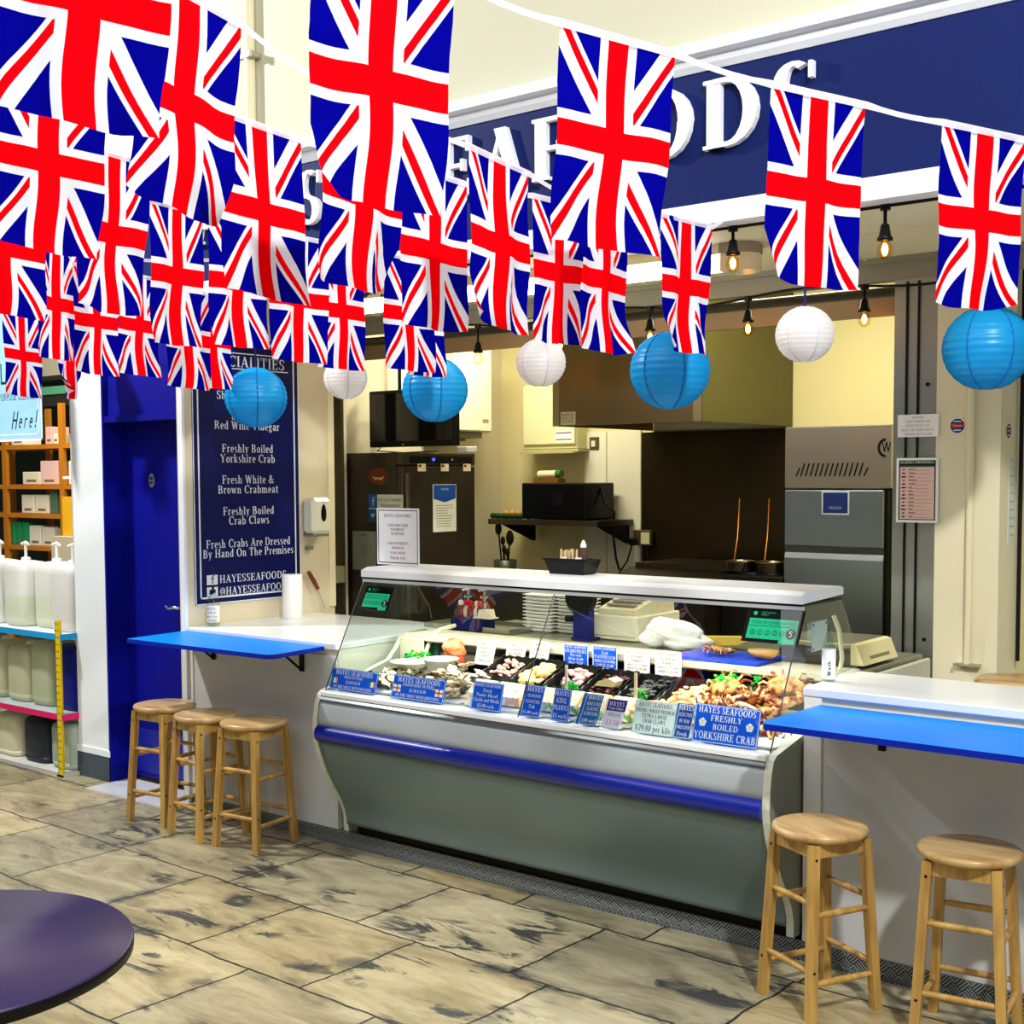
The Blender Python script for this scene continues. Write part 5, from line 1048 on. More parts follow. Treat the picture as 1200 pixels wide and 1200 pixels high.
for dx, h_, c0 in ((-.03, .07, 'f4f4f0'), (.045, .07, 'f4f4f0'), (.04, .11, '5a4030')):
    mb = MB(); yy = 4.308 if h_ < .1 else 4.352; mb.lathe([(.016, .006), (.017, h_ - .02), (.014, h_)], (cx_ + dx, yy, 1.2757), 12, 0)
    if h_ > .1: mb.lathe([(.013, h_), (.012, h_ + .012), (.004, h_ + .03)], (cx_ + dx, yy, 1.2757), 12, 1)
    mb.build('sauce_bottle', [M(c0, .3), WHITE], t_)
# scales at the right end on their stand
a, b = at(1000, 770, Y=4.75), at(1057, 790, Y=4.75)
mb = MB(); mb.box((-1.975, 4.52, .066), (a.x + .14, 5.2, .925), bev=.006); solo(mb, 'side_cabinet', M('c8cab8', .4, var=.03), 'pale cabinet under the weighing scales behind the case end', 'cabinet')
t_ = thing('weighing_scales', 'cream weighing scales with steel platter at the right end of the case', 'scales', (-2.02, 4.85, .9255))
sx1 = at(1003, 770, Y=4.66).x; sx0 = sx1 - .33; print('scale', sx0, sx1)
mb = MB(); mb.box((sx0, 4.66, .941), (sx1, 4.97, 1.0), bev=.01); mb.build('body', M('1a2430', .3), t_)
mb = MB(); mb.prism([(sx1 - .004, 4.62, .955), (sx1 + .05, 4.62, .955), (sx1 + .02, 4.62, 1.03), (sx1 - .004, 4.62, 1.035)], (0, .33, 0)); mb.box((sx1 + .052 - .013, 4.7, .965), (sx1 + .056 - .013, 4.88, .985), 1); mb.build('display_face', [M('e8e0a8', .4), M('8c8c60', .4)], t_)
mb = MB(); mb.box((sx0 - .01, 4.64, 1.012), (sx1 + .0, 4.98, 1.032), bev=.004); mb.box((sx0 + .1, 4.75, 1.001), (sx1 - .1, 4.85, 1.011)); mb.build('platter', M('b8b8a0', .25, .9), t_)
# sanitiser bottle on right counter
q = at(971, 798, Z=.9555)
t_ = thing('sanitiser_bottle', 'clear squeeze bottle with upright black writing on the right white counter', 'bottle', (q.x, q.y, .9555))
mb = MB(); mb.lathe([(0, .001), (.022, .001), (.024, .008), (.024, .12), (.018, .14), (.009, .17), (.004, .2)], (q.x, q.y, .9555), 20); mb.build('body', PLAST, t_)
mb = MB(); mb.lathe([(.0245, .01), (.0245, .115)], (q.x, q.y, .9555), 20); mb.build('label', M('f2f4f6', .5), t_)
mb = MB(); mb2 = Vector((q.x, q.y, .9555)) + Vector((.0252 * .5, -.0252 * .86, .02)); put_text(mb, 'Wash', .013, mb2 + Vector((.005, .002, 0)), Vector((0, 0, 1)), Vector((-.86, -.5, 0)), Vector((.5, -.86, 0)), .08, False, -1, 1, cond=1.3); mb.build('label_print', [INK, INK], t_)
q = at(960, 762, X=XR + .002); mb = MB(); o = Vector((XR + .0035, q.y, q.z)); panel(mb, o, EXS, EYS, ENS, .12, .105, .002)
for a, b in ((-.05, .008), (.05, .008), (-.05, .095), (.05, .095)): flat(mb, o, EXS, EYS, ENS, a - .005, b - .005, a + .005, b + .005, 1)
solo(mb, 'blank_card', [M('b8ccc4', .4), M('3c4c44', .5)], 'pale blank card fixed to the right side glass', 'card')
# ================================================================ LANTERNS
def lantern_mat(c, tr):
    m, nt, out = newmat('paper_' + c); L = nt.links.new
    d = N(nt, 'BsdfDiffuse'); d.inputs[0].default_value = lin(c); t = N(nt, 'BsdfTranslucent'); t.inputs[0].default_value = lin(tr)
    g = N(nt, 'BsdfGlossy', i_Roughness=.35); g.inputs[0].default_value = (.6, .8, 1, 1)
    tc = N(nt, 'TexCoord'); nz = N(nt, 'TexNoise', i_Scale=14.); L(tc.outputs['Object'], nz.inputs['Vector']); bp = N(nt, 'Bump', i_Strength=.3, i_Distance=.01); L(nz.outputs['Fac'], bp.inputs['Height']); L(bp.outputs[0], d.inputs['Normal'])
    a = N(nt, 'MixShader'); a.inputs[0].default_value = .35; L(d.outputs[0], a.inputs[1]); L(t.outputs[0], a.inputs[2])
    b = N(nt, 'MixShader'); b.inputs[0].default_value = .04; L(a.outputs[0], b.inputs[1]); L(g.outputs[0], b.inputs[2]); L(b.outputs[0], out.inputs[0]); return m
LB, LW = lantern_mat('16b2f8', '0a90e0'), lantern_mat('fcfcfc', 'fcf8f4')
def lantern(px, py, rpx, R, white, label):
    D = F * R / rpx; c = at(px, py, D=D)
    t = thing('paper_lantern', label, 'lantern', tuple(c), 0, 'paper lanterns under the soffit')
    mb = MB(); n = 16; prof_ = []
    for i in range(n * 4 + 1):
        ph = .13 + (PI - .26) * i / (n * 4); k = 1 + (.012 if i % 4 in (0,) else (-.008 if i % 4 == 2 else 0)); prof_.append((R * math.sin(ph) * k, -R * math.cos(ph) * .97))
    V = []; Fs = []; nn = 40
    for (r, z) in prof_:
        for k in range(nn): V.append(c + Vector((r * math.cos(2 * PI * k / nn), r * math.sin(2 * PI * k / nn), z)))
    for i in range(len(prof_) - 1):
        for k in range(nn): Fs.append((i * nn + k, i * nn + (k + 1) % nn, (i + 1) * nn + (k + 1) % nn, (i + 1) * nn + k))
    mb.add(V, Fs, 0, True); mb.build('paper_shade', LW if white else LB, t)
    mb = MB()
    for k in range(3):
        a = PI * k / 3 + .4; mb.tube([c + Vector((R * .992 * math.sin(u * PI / 12) * math.cos(a), R * .992 * math.sin(u * PI / 12) * math.sin(a), R * .962 * math.cos(u * PI / 12))) for u in range(-11, 12) if abs(u) > 0], .0035 if white else .005, 6)
    mb.build('wire_frame', M('d8d8dc' if white else '0a74c4', .6), t)
    mb = MB(); mb.tube([c + Vector((0, 0, R * .9)), Vector((c.x, c.y, 2.594))], .004, 6); mb.build('ribbon', M('0c1a68', .6), t)
lantern(300, 466, 36, .15, 0, 'blue paper lantern in front of the navy menu board')
lantern(405, 443, 25.5, .10, 1, 'small white paper lantern left of the television')
lantern(510, 457, 38.5, .15, 0, 'blue paper lantern overlapping the television')
lantern(634, 425, 29, .10, 1, 'small white paper lantern in front of the meter box')
lantern(785, 434, 46.5, .15, 0, 'blue paper lantern in front of the extractor hood')
lantern(943, 392, 33.5, .10, 1, 'small white paper lantern above the steel fridge')
lantern(1157, 408, 50, .15, 0, 'blue paper lantern at the right edge before the white wall')
# ================================================================ FESTOON BULBS
BG = M('ffc060', .1, emit=6.)
def bulb(x, y, z, zt, label):
    t = thing('festoon_bulb', label, 'light bulb', (x, y, z), 0, 'festoon bulbs')
    mb = MB(); mb.lathe([(.006, zt - z), (.006, .07), (.014, .065), (.02, .03), (.026, .022), (.026, .014), (.016, .012)], (x, y, z), 14); mb.lathe([(.018, zt - z - .012), (.018, zt - z + .008)], (x, y, z), 10); mb.build('socket', M('0c0c10', .35), t)
    mb = MB(); mb.lathe([(.012, .012), (.022, -.002), (.026, -.018), (.022, -.036), (.01, -.048), (0, -.05)], (x, y, z), 16); mb.build('bulb_glass', glass_mat('ffe8c0', 1.45, 0., 1.), t)
    mb = MB(); mb.ell((x, y, z - .016), (.011, .011, .02), 8, 6); mb.build('filament', M('ffb850', .1, emit=40.), t)
FB = (-1.74, -2.31, -2.86, -3.42, -3.98); BB = (-2.27, -2.82, -3.34, -3.87, -4.41, -4.95)
fz_ = {0: 2.445, 1: 2.46}
for i, x in enumerate(FB): bulb(x, 4.16, fz_.get(i, 2.455), 2.57, 'glowing front row bulb under the fascia, ' + ('the one furthest right', 'just right of the narrow folded flag', 'hidden behind hanging flags near the middle', 'hidden behind flags left of the middle', 'furthest left of its row')[i])
for i, x in enumerate(BB): bulb(x, 5.22, 2.355 if i != 4 else 2.32, 2.475, 'glowing back row bulb on the beam, ' + ('furthest right, above the steel fridge', 'above the right end of the hood', 'behind the blue lantern over the hood', 'behind the flags above the white lantern', 'hanging clear just left of the meter box', 'furthest left of its row')[i])
for nm, xs, y, z, lb in (('front', FB, 4.16, 2.572, 'black festoon cable along the underside of the fascia'), ('back', BB, 5.22, 2.478, 'black festoon cable drooping along the shutter beam')):
    pts = []; xs = [1.0, -1.2] + list(xs) + [xs[-1] - .5] if nm == 'front' else [-1.75] + list(xs) + [xs[-1] - .4]
    for i in range(len(xs) - 1):
        for k in range(6): u = k / 6; pts.append((xs[i] + (xs[i + 1] - xs[i]) * u, y, z - (.0 if nm == 'front' else .035 * math.sin(PI * u) * (-1 if i % 2 else 1) * .5)))
    mb = MB(); mb.tube(pts, .006, 6); solo(mb, 'festoon_cable', M('0c0c10', .4), lb, 'cable')
# tube light under the soffit
l0, l1 = at(400, 355, Y=4.62), at(853, 300, Y=4.62)
t_ = thing('batten_light', 'long bright batten light fixed under the soffit behind the flags', 'ceiling light', ((l0.x + l1.x) / 2, 4.62, 2.5))
mb = MB(); mb.box((l0.x, 4.57, 2.505), (l1.x, 4.67, 2.56), bev=.01); mb.build('diffuser', M('fffaf0', .4, emit=7.), t_)
mb = MB(); mb.box((l0.x, 4.555, 2.561), (l1.x, 4.685, 2.599)); mb.build('housing', CREAM, t_)
t_ = thing('bulkhead_light', 'unlit cream bulkhead light with rounded end beside the batten light', 'ceiling light', (l1.x + .13, 4.62, 2.5))
e0, e1 = l1.x + .004, at(890, 295, Y=4.62).x
def pill(z0, z1, k): return [(e0, 4.62 - .075 * k), (e1 - .05, 4.62 - .075 * k), (e1 - .015, 4.62 - .05 * k), (e1, 4.62), (e1 - .015, 4.62 + .05 * k), (e1 - .05, 4.62 + .075 * k), (e0, 4.62 + .075 * k)]
mb = MB(); mb.prism([(a, b, 2.56) for a, b in pill(0, 0, 1.1)], (0, 0, .039)); mb.build('base', M('9c9480', .5), t_)
mb = MB(); mb.prism([(a, b, 2.49) for a, b in pill(0, 0, .95)], (0, 0, .069)); mb.build('diffuser', M('f4e8c0', .3), t_)
# ================================================================ FLAGS
def flag_mat():
    m, nt, out = newmat('union_flag_cloth'); L = nt.links.new
    uv = N(nt, 'UVMap'); sp = N(nt, 'SeparateXYZ'); L(uv.outputs[0], sp.inputs[0])
    def mth(op, a, b=None, c=None):
        n = N(nt, 'Math', operation=op)
        for i, x in enumerate((a, b, c)):
            if x is None: continue
            if isinstance(x, (int, float)): n.inputs[i].default_value = x
            else: L(x, n.inputs[i])
        return n.outputs[0]
    X = mth('MULTIPLY', mth('SUBTRACT', sp.outputs[0], .5), .30); Y = mth('MULTIPLY', mth('SUBTRACT', sp.outputs[1], .5), .45)
    ax, ay = mth('ABSOLUTE', X), mth('ABSOLUTE', Y); mn = mth('MINIMUM', ax, ay)
    red1 = mth('LESS_THAN', mth('MINIMUM', ax, mth('MULTIPLY', ay, .97)), .0275); wh1 = mth('LESS_THAN', mn, .049)
    q = mth('SIGN', mth('MULTIPLY', X, Y)); off = mth('MULTIPLY', q, mth('SUBTRACT', mth('MULTIPLY', ax, .832), mth('MULTIPLY', ay, .5547)))
    wh2 = mth('LESS_THAN', mth('ABSOLUTE', off), .0265)
    red2 = mth('MULTIPLY', mth('GREATER_THAN', off, 0.), mth('LESS_THAN', off, .0165))
    red = mth('MAXIMUM', red1, mth('MULTIPLY', red2, mth('SUBTRACT', 1., wh1))); wh = mth('MAXIMUM', wh1, wh2)
    c1 = N(nt, 'Mix', data_type='RGBA'); c1.inputs[6].default_value = lin('05058e'); c1.inputs[7].default_value = lin('e6ebf4'); L(wh, c1.inputs[0])
    c2 = N(nt, 'Mix', data_type='RGBA'); c2.inputs[7].default_value = lin('fa0410'); L(c1.outputs[2], c2.inputs[6]); L(red, c2.inputs[0])
    d = N(nt, 'BsdfDiffuse'); t = N(nt, 'BsdfTranslucent'); L(c2.outputs[2], d.inputs[0]); L(c2.outputs[2], t.inputs[0])
    mx = N(nt, 'MixShader'); mx.inputs[0].default_value = .3; L(d.outputs[0], mx.inputs[1]); L(t.outputs[0], mx.inputs[2]); L(mx.outputs[0], out.inputs[0])
    wv = N(nt, 'TexNoise', i_Scale=30., i_Detail=3.); L(N(nt, 'TexCoord').outputs['Object'], wv.inputs['Vector']); bp = N(nt, 'Bump', i_Strength=.15, i_Distance=.004); L(wv.outputs[0], bp.inputs['Height']); L(bp.outputs[0], d.inputs['Normal'])
    return m
FLAG = flag_mat(); TAPE = None
FW_, FH_ = .30, .45
rf = random.Random(11)
ends = {}
def flag(key, tlx, tly, trx, try_, hpx, lean, label, curl=(.0, .0), wave=1., twist=0., fold=0.):
    dc = F * FH_ / hpx; lat = math.hypot(trx - tlx, try_ - tly) / F * dc
    lg = math.sqrt(max(FW_ ** 2 - lat ** 2, .0009)); lg = min(lg, .22)
    TL, TR = at(tlx, tly, D=dc - lg / 2), at(trx, try_, D=dc + lg / 2)
    ends.setdefault(key[0], []).append((TL, TR))
    ex = TR - TL; w = ex.length; ln = RT * (lean / F * dc)
    ex2 = Vector((ex.x, ex.y, 0)).normalized(); nrm = Vector((ex2.y, -ex2.x, 0))
    if nrm.dot(-TL + EYE) < 0: nrm = -nrm
    nu, nv = 16, 22; mb = MB(); V = []; uv = []; ph = [rf.uniform(0, 6.28) for _ in range(4)]; am = .0065 * wave
    for j in range(nv + 1):
        v = j / nv
        for i in range(nu + 1):
            u = i / nu; uu = u - .5
            k = 1 + .05 * math.sin(PI * v) * rf.uniform(.0, .2) - .04 * v
            p = TL.lerp(TR, .5 + uu * (k - fold * v * .5)) + Vector((0, 0, -FH_ * v * (1 - .01 * abs(uu)))) + ln * v
            dsp = am * (.25 + v) * (math.sin(2 * PI * (1.5 * u + .25 * v) + ph[0]) + .6 * math.sin(2 * PI * (2.6 * u - .5 * v) + ph[1])) + am * .8 * v * math.sin(2 * PI * 1.3 * v + ph[2])
            p += nrm * (dsp + twist * v * uu)
            for cu, side_ in ((curl[0], -1), (curl[1], 1)):
                e = max(0, (side_ * uu * 2) - .45) * max(0, v - .72)
                if cu and e > 0: p += nrm * (e * cu * .25) + Vector((0, 0, e * abs(cu) * .16)) - ex2 * (side_ * e * abs(cu) * .12)
            p += ex2 * (.006 * wave * math.sin(2 * PI * v * 1.6 + ph[3]) * v)
            V.append(p); uv.append((u, 1 - v))
    Fs = [(j * (nu + 1) + i, (j + 1) * (nu + 1) + i, (j + 1) * (nu + 1) + i + 1, j * (nu + 1) + i + 1) for j in range(nv) for i in range(nu)]
    mb.add(V, Fs, 0, True); mb.uv = uv
    o = mb.build('union_flag', FLAG, loc=tuple((TL + TR) / 2 - Vector((0, 0, FH_)))); tag(o, label, 'flag', 'union flags on the bunting'); return o
U = 'union flag '
flag('1a', -2, -180, 205, -126, 296, -16, U + 'at the top left corner, the largest, cut by the top edge', (0, .3))
flag('1b', 366, -70, 533, -24, 284, -14, U + 'second largest, hanging at top centre with its lower left corner curled', (1.2, 0))
flag('1c', 657, 25, 791, 62, 245, -14, U + 'hanging fully in view right of centre, covering the middle of the fascia lettering')
flag('1d', 903, 97, 1015, 122, 224, -9, U + 'hanging just right of the last fascia letters, below the long tape', (.8, 0))
flag('1e', 1104, 142, 1203, 163, 208, -9, U + 'at the right edge above the last blue lantern', (.3, .6))
flag('2a', 158, -42, 283, 28, 252, -16, U + 'swinging lower than the largest one and overlapping its right side', (-.4, -.6), 1.5)
flag('2b', 374, 94, 471, 136, 222, -4, U + 'showing below the second largest flag at top centre', (0, -.9), 1.3, fold=.05)
flag('2c', 549, 170, 620, 203, 196, 0, U + 'hanging under the letters E and A of the fascia', (.8, 0), 1.3)
flag('2d', 681, 232, 736, 254, 170, 0, U + 'showing below the flag that covers the middle of the fascia', (0, .6), 1.3)
flag('2e', 775, 250, 834, 265, 155, -2, U + 'narrow and pleated, in front of the blue lantern before the hood', (.5, 0), 1.8, fold=.1)
flag('3z', -8, 70, 127, 102, 206, -12, U + 'at the left edge directly below the largest flag', (0, -.4))
flag('3a', 252, 128, 352, 163, 202, 8, U + 'left of top centre with its tape crossing the cream wall')
flag('3b', 470, 190, 547, 215, 182, -2, U + 'below the letter E side of the fascia, beside the second largest flag', (0, .3))
flag('3c', 624, 228, 688, 244, 166, -2, U + 'directly above the small white lantern near the meter box', (0, 0), 1.2)
flag('4a', 92, 168, 175, 192, 186, -8, U + 'under the lower right corner of the largest flag, showing half its width', (-.7, -.3), 1.2)
flag('4b', 176, 234, 238, 249, 162, -3, U + 'hanging in front of the blue wall above the blue door, fully in view')
flag('4c', 244, 248, 312, 262, 151, 0, U + 'lower half showing just left of the navy menu board heading', (0, 0), 1.2)
flag('4d', 316, 270, 384, 284, 146, -2, U + 'lower half showing over the right end of the menu board heading', (0, 0), 1.2)
flag('4f', 450, 296, 508, 308, 132, 0, U + 'lower left part showing left of the blue lantern by the television')
flag('5a', -44, 202, 56, 222, 155, -6, U + 'cut by the left edge, in the third row of flags down', (0, 0), 1.2)
flag('5d', 84, 308, 137, 319, 125, 0, U + 'low in the left cluster above the white pier', (.3, 0), 1.2)
flag('5e', 137, 317, 188, 328, 117, -2, U + 'low in the left cluster above the left side of the blue door')
flag('5f', 193, 334, 248, 345, 115, -2, U + 'low in the left cluster above the right side of the blue door')
flag('6c', 2, 364, 47, 373, 96, 2, U + 'lowest at the far left, overlapping the light blue banner')
flag('6h', 62, 362, 104, 372, 100, -4, U + 'folded over itself beside the white pier, lowest of its neighbours', (1.4, -1.2), 2.2, fold=.9)
flag('6g', 225, 338, 270, 348, 112, 3, U + 'small one overlapping the left border of the navy menu board', (0, .2), 1.2)
flag('7b', 42, 286, 90, 298, 128, -4, U + 'between the left edge flag and the cluster above the white pier', (0, 0), 1.2)
flag('7e', 371, 290, 428, 302, 136, 0, U + 'small one just above the white lantern left of the television')
flag('7g', 474, 309, 519, 318, 127, 2, U + 'small one in front of the blue lantern by the television')
def tape_mat():
    m, nt, out = newmat('bunting_tape'); L = nt.links.new
    d = N(nt, 'BsdfDiffuse'); d.inputs[0].default_value = lin('f2f0fa'); t = N(nt, 'BsdfTransparent'); tl = N(nt, 'BsdfTranslucent'); tl.inputs[0].default_value = lin('f2f0fa')
    nz = N(nt, 'TexNoise', i_Scale=9.); mr = N(nt, 'MapRange'); mr.inputs[3].default_value = .16; mr.inputs[4].default_value = .3; L(nz.outputs[0], mr.inputs[0])
    a = N(nt, 'MixShader'); a.inputs[0].default_value = .3; L(d.outputs[0], a.inputs[1]); L(tl.outputs[0], a.inputs[2])
    b = N(nt, 'MixShader'); L(mr.outputs[0], b.inputs[0]); L(a.outputs[0], b.inputs[1]); L(t.outputs[0], b.inputs[2]); L(b.outputs[0], out.inputs[0]); return m
TAPE = tape_mat()
def tape(k, label, tail=None, head=None):
    pts = []; fl = []
    for TL, TR in ends[k]:
        pts += [TL, TR]; 
    seq = []
    if head is not None: seq.append((head, 0))
    for i in range(0, len(pts), 2):
        if seq and i > 0:
            a, b = pts[i - 1], pts[i]
            for q in (.2, .4, .6, .8): seq.append((a.lerp(b, q) + Vector((0, 0, -.03 * 4 * q * (1 - q) * (a - b).length)), 0))
        seq.append((pts[i], 1)); seq.append((pts[i + 1], 1))
    if tail is not None: seq.append((tail, 0))
    mb = MB(); V = []; P = [s[0] for s in seq]
    for i, (p, on) in enumerate(seq):
        d = (P[min(i + 1, len(P) - 1)] - P[max(i - 1, 0)]); nn = Vector((d.y, -d.x, 0)).normalized()
        if nn.dot(EYE - p) < 0: nn = -nn
        w = .010 if on else .0075; V += [p + Vector((0, 0, w * .5)) + nn * .004, p - Vector((0, 0, w * 1.3)) + nn * .004]
    mb.add(V, [(2 * i, 2 * i + 1, 2 * i + 3, 2 * i + 2) for i in range(len(seq) - 1)], 0, True)
    a = ends[k][0][0]; solo(mb, 'bunting_tape', TAPE, label, 'bunting tape')
tape('1', 'long white bunting tape of the nearest row, crossing the whole fascia', at(1330, 184, D=3.7), at(-330, -270, D=2.1))
tape('2', 'white bunting tape of the second row, crossing left to right below the nearest one', at(846, 258, Y=4.05), at(-40, -190, D=2.4))
tape('3', 'white bunting tape of the third row, crossing the cream wall and pipe', at(742, 258, Y=4.05), at(-140, 40, D=3.1))
tape('4', 'white bunting tape of the fourth row, mostly hidden behind larger flags', at(560, 318, Y=4.06), at(30, 120, D=3.4))
tape('5', 'white bunting tape of the fifth row above the blue door', None, None)
tape('6', 'short white bunting tape lowest in the left cluster', None, None)
tape('7', 'white bunting tape hidden behind the larger flags on the left', None, None)
# ================================================================ SEAFOOD DISPLAY
def dz(y): return .735 + (y - 3.90) / .46 * .065
def glassfront(X, Y): return X
# price cards in the front row, standing on the sill edge
CB = M('0a56d8', .4, var=.03); CP = M('30209a', .4)
def card(p0, p1, top, label, lines, mats, n=0, y=3.905, extra=None, tilt=.25, shear=0.):
    z = .7465 if y < 3.95 else None
    a, b = at(p0, 0, Y=y), at(p1, 0, Y=y)
    # x from the photo at the row's plane and height
    def X_at(px): 
        d0 = at(px, 850, Y=y); return d0.x
    xa, xb = X_at(p0), X_at(p1); w = xb - xa
    ey = Vector((0, math.sin(tilt), math.cos(tilt))); en = Vector((0, -math.cos(tilt), math.sin(tilt))); o = Vector(((xa + xb) / 2, y, .7475)); h = top
    mb = MB(); c = o + ey * (h / 2) - en * .001; mb.obox(c, EXF * (w / 2), ey * (h / 2) + EXF * shear * h / 2, en * .001, 0)
    eys = ey + EXF * shear
    frame(mb, o, EXF, eys, en, -w / 2 + .002, .002, w / 2 - .002, h - .002, .003, 2)
    for s, hh, yy, mw in lines: put_text(mb, s, hh * h, o + eys * yy * h, EXF, eys, en, w * mw, True, mi=1)
    if extra: extra(mb, o, EXF, eys, en, w, h)
    q = Vector((0, .03, 0)); mb.obox(o + q + Vector((0, 0, .002)), EXF * (w * .4), Vector((0, .028, 0)), Vector((0, 0, .001)), 3)
    return solo(mb, 'price_card', mats, label, 'price card', 'price cards in the front row')
LBL = M('b8d8f4', .4); CLR = M('d0dcdc', .2)
def ireland(mb, o, ex, ey, en, w, h):
    for s in (-1, 1):
        for k, c in enumerate((4, 1, 5)): x = s * w * .4 - w * .06 + k * w * .04; flat(mb, o, ex, ey, en, x, h * .3, x + w * .04, h * .55, c, .0009)
def england(mb, o, ex, ey, en, w, h):
    for s in (-1, 1):
        x = s * w * .4; flat(mb, o, ex, ey, en, x - w * .07, h * .28, x + w * .07, h * .58, 1, .0009); flat(mb, o, ex, ey, en, x - w * .012, h * .28, x + w * .012, h * .58, 4, .0013); flat(mb, o, ex, ey, en, x - w * .07, h * .4, x + w * .07, h * .46, 4, .0013)
WB = [CB, WHITE, LBL, CLR, M('209060', .5), M('f09080', .5)]
card(386, 440, .095, 'blue card with green white orange flags by the left oyster heap', [('HAYES SEAFOODS', .2, .72, .9), ('IRISH OYSTERS', .12, .56, .5), ('£1.50 EACH', .13, .33, .4), ('ON THE SHELF WITH DRESSING', .12, .1, .92)], WB, extra=ireland)
card(458, 519, .10, 'blue card with red cross flags by the second oyster heap', [('HAYES SEAFOODS', .2, .72, .9), ('LINDISFARNE OYSTERS', .12, .56, .6), ('£1.50 EACH', .13, .33, .4), ('ON THE SHELF WITH DRESSING', .12, .1, .92)], [CB, WHITE, LBL, CLR, M('d83018', .5)], extra=england)
card(551, 586, .115, 'squarish blue card before the sandwiches left of the glass joint', [('HAYES SEAFOODS', .1, .82, .88), ('Fresh', .12, .64, .4), ('Prawn, Mussel', .12, .48, .7), ('Cockle and Whelk', .12, .3, .85), ('£5.00 each', .12, .1, .6)], [CB, WHITE, LBL, CLR])
card(609, 632, .125, 'tall blue card immediately right of the glass joint', [('HAYES', .14, .8, .8), ('SEAFOOD', .1, .62, .7), ('COCKTAIL', .1, .44, .75), ('Tub', .11, .28, .4), ('£5.00 each', .1, .1, .8)], [CB, WHITE, LBL, CLR], shear=.1)
card(645, 665, .125, 'narrow blue KING PRAWNS card in the front row', [('HAYES', .14, .78, .8), ('KING', .15, .56, .6), ('PRAWNS', .15, .34, .85), ('£5 each', .13, .1, .8)], [CB, WHITE, LBL, CLR])
card(677, 700, .12, 'tall blue card beside the purple headed one in the front row', [('HAYES', .12, .82, .7), ('DRESSED', .1, .64, .7), ('CLASSIC', .1, .48, .6), ('LOBSTER', .1, .32, .7), ('£10 each', .11, .1, .8)], [M('1c68b8', .4), WHITE, LBL, CLR], shear=.2)
card(705, 727, .11, 'half purple half white card in the front row', [('£1.50', .18, .12, .8)], [M('f0e8f8', .4), M('e070b0', .5), LBL, CLR, CP, WHITE], extra=lambda mb, o, ex, ey, en, w, h: (flat(mb, o, ex, ey, en, -w * .5, h * .6, w * .5, h, 4, .0006), put_text(mb, 'HAYES', .14 * h, o + ey * .78 * h + en * .001, ex, ey, en, w * .8, True, mi=5), put_text(mb, 'Crab Claws', .1 * h, o + ey * .65 * h + en * .001, ex, ey, en, w * .8, True, mi=5), put_text(mb, 'SPECIAL', .1 * h, o + ey * .42 * h, ex, ey, en, w * .7, True, mi=4)), shear=.15)
card(740, 789, .12, 'white handwritten £29.00 crab claw card in the front row', [('HAYES SEAFOODS', .12, .82, .8), ('FRESHLY BOILED PREMIUM', .11, .65, .92), ('EXTRA LARGE', .12, .49, .6), ('CRAB CLAWS', .12, .33, .55), ('£29.00 per kilo', .18, .08, .85)], [M('e6f6f6', .5), M('2a3a44', .6), M('d0ecec', .5), CLR])
card(788, 808, .125, 'narrow blue card left of the big Yorkshire crab card', [('HAYES', .14, .82, .85), ('SELECTION', .1, .64, .8), ('OF CRAB', .1, .46, .6), ('DRESSED', .1, .28, .8), ('Fresh', .12, .08, .6)], [M('1848a8', .4), WHITE, LBL, CLR], shear=.08)
def roses(mb, o, ex, ey, en, w, h):
    for s in (-1, 1):
        c = o + ex * s * w * .36 + ey * h * .52 + en * .001
        for k in range(5):
            a = 2 * PI * k / 5 + PI / 2; d = c + ex * math.cos(a) * .008 + ey * math.sin(a) * .008
            mb.add([d + ex * .0075 * math.cos(g * PI / 5) + ey * .0075 * math.sin(g * PI / 5) for g in range(10)], [list(range(10))], 1)
card(810, 887, .135, 'large blue HAYES SEAFOODS FRESHLY BOILED YORKSHIRE CRAB card at the right end', [('HAYES SEAFOODS', .17, .78, .88), ('FRESHLY', .15, .58, .48), ('BOILED', .15, .36, .42), ('YORKSHIRE CRAB', .19, .1, .94)], [CB, WHITE, LBL, CLR], y=3.90, extra=roses)
# cards clipped along the service ledge
def backcard(p0, p1, pyt, pyb, label, lines, col, ink, lean=0.):
    y = 4.355; a, b = at(p0, (pyt + pyb) / 2, Y=y), at(p1, (pyt + pyb) / 2, Y=y); zt_, zb_ = at((p0 + p1) / 2, pyt, Y=y).z, at((p0 + p1) / 2, pyb, Y=y).z
    w = (b.x - a.x) * .96; h = zt_ - zb_; o = Vector(((a.x + b.x) / 2, y, zb_)); ey = Vector((lean, 0, 1)); mb = MB()
    mb.obox(o + ey * h / 2 + Vector((0, .001, 0)), EXF * w / 2, ey * h / 2, Vector((0, .001, 0)), 0)
    frame(mb, o, EXF, ey, ENF, -w / 2, 0, w / 2, h, .004, 2)
    for s, hh, yy, mw in lines: put_text(mb, s, hh * h, o + ey * yy * h, EXF, ey, ENF, w * mw, True, mi=1)
    mb.box((o.x - .006, y + .002, zt_ - .03), (o.x + .006, 4.374, zt_ - .02), 2)
    solo(mb, 'price_card', [col, ink, M('e8eef4', .4)], label, 'price card', 'price cards along the ledge')
PC = M('f6f2ea', .5); BI = M('5c5248', .6)
T5 = lambda *a: [(s, .12, .8 - .17 * i, .8) for i, s in enumerate(a)]
backcard(555, 577, 750, 779, 'leaning white card furthest left along the service ledge', T5('HAYES', 'SEAFOODS', 'KING', 'TINN', 'COCKTAIL'), PC, BI, .25)
backcard(590, 613, 752, 781, 'leaning white card second from the left along the ledge', T5('HAYES', 'SEAFOOD', 'QUALITY', 'PEELED', 'PRAWNS'), PC, BI, .22)
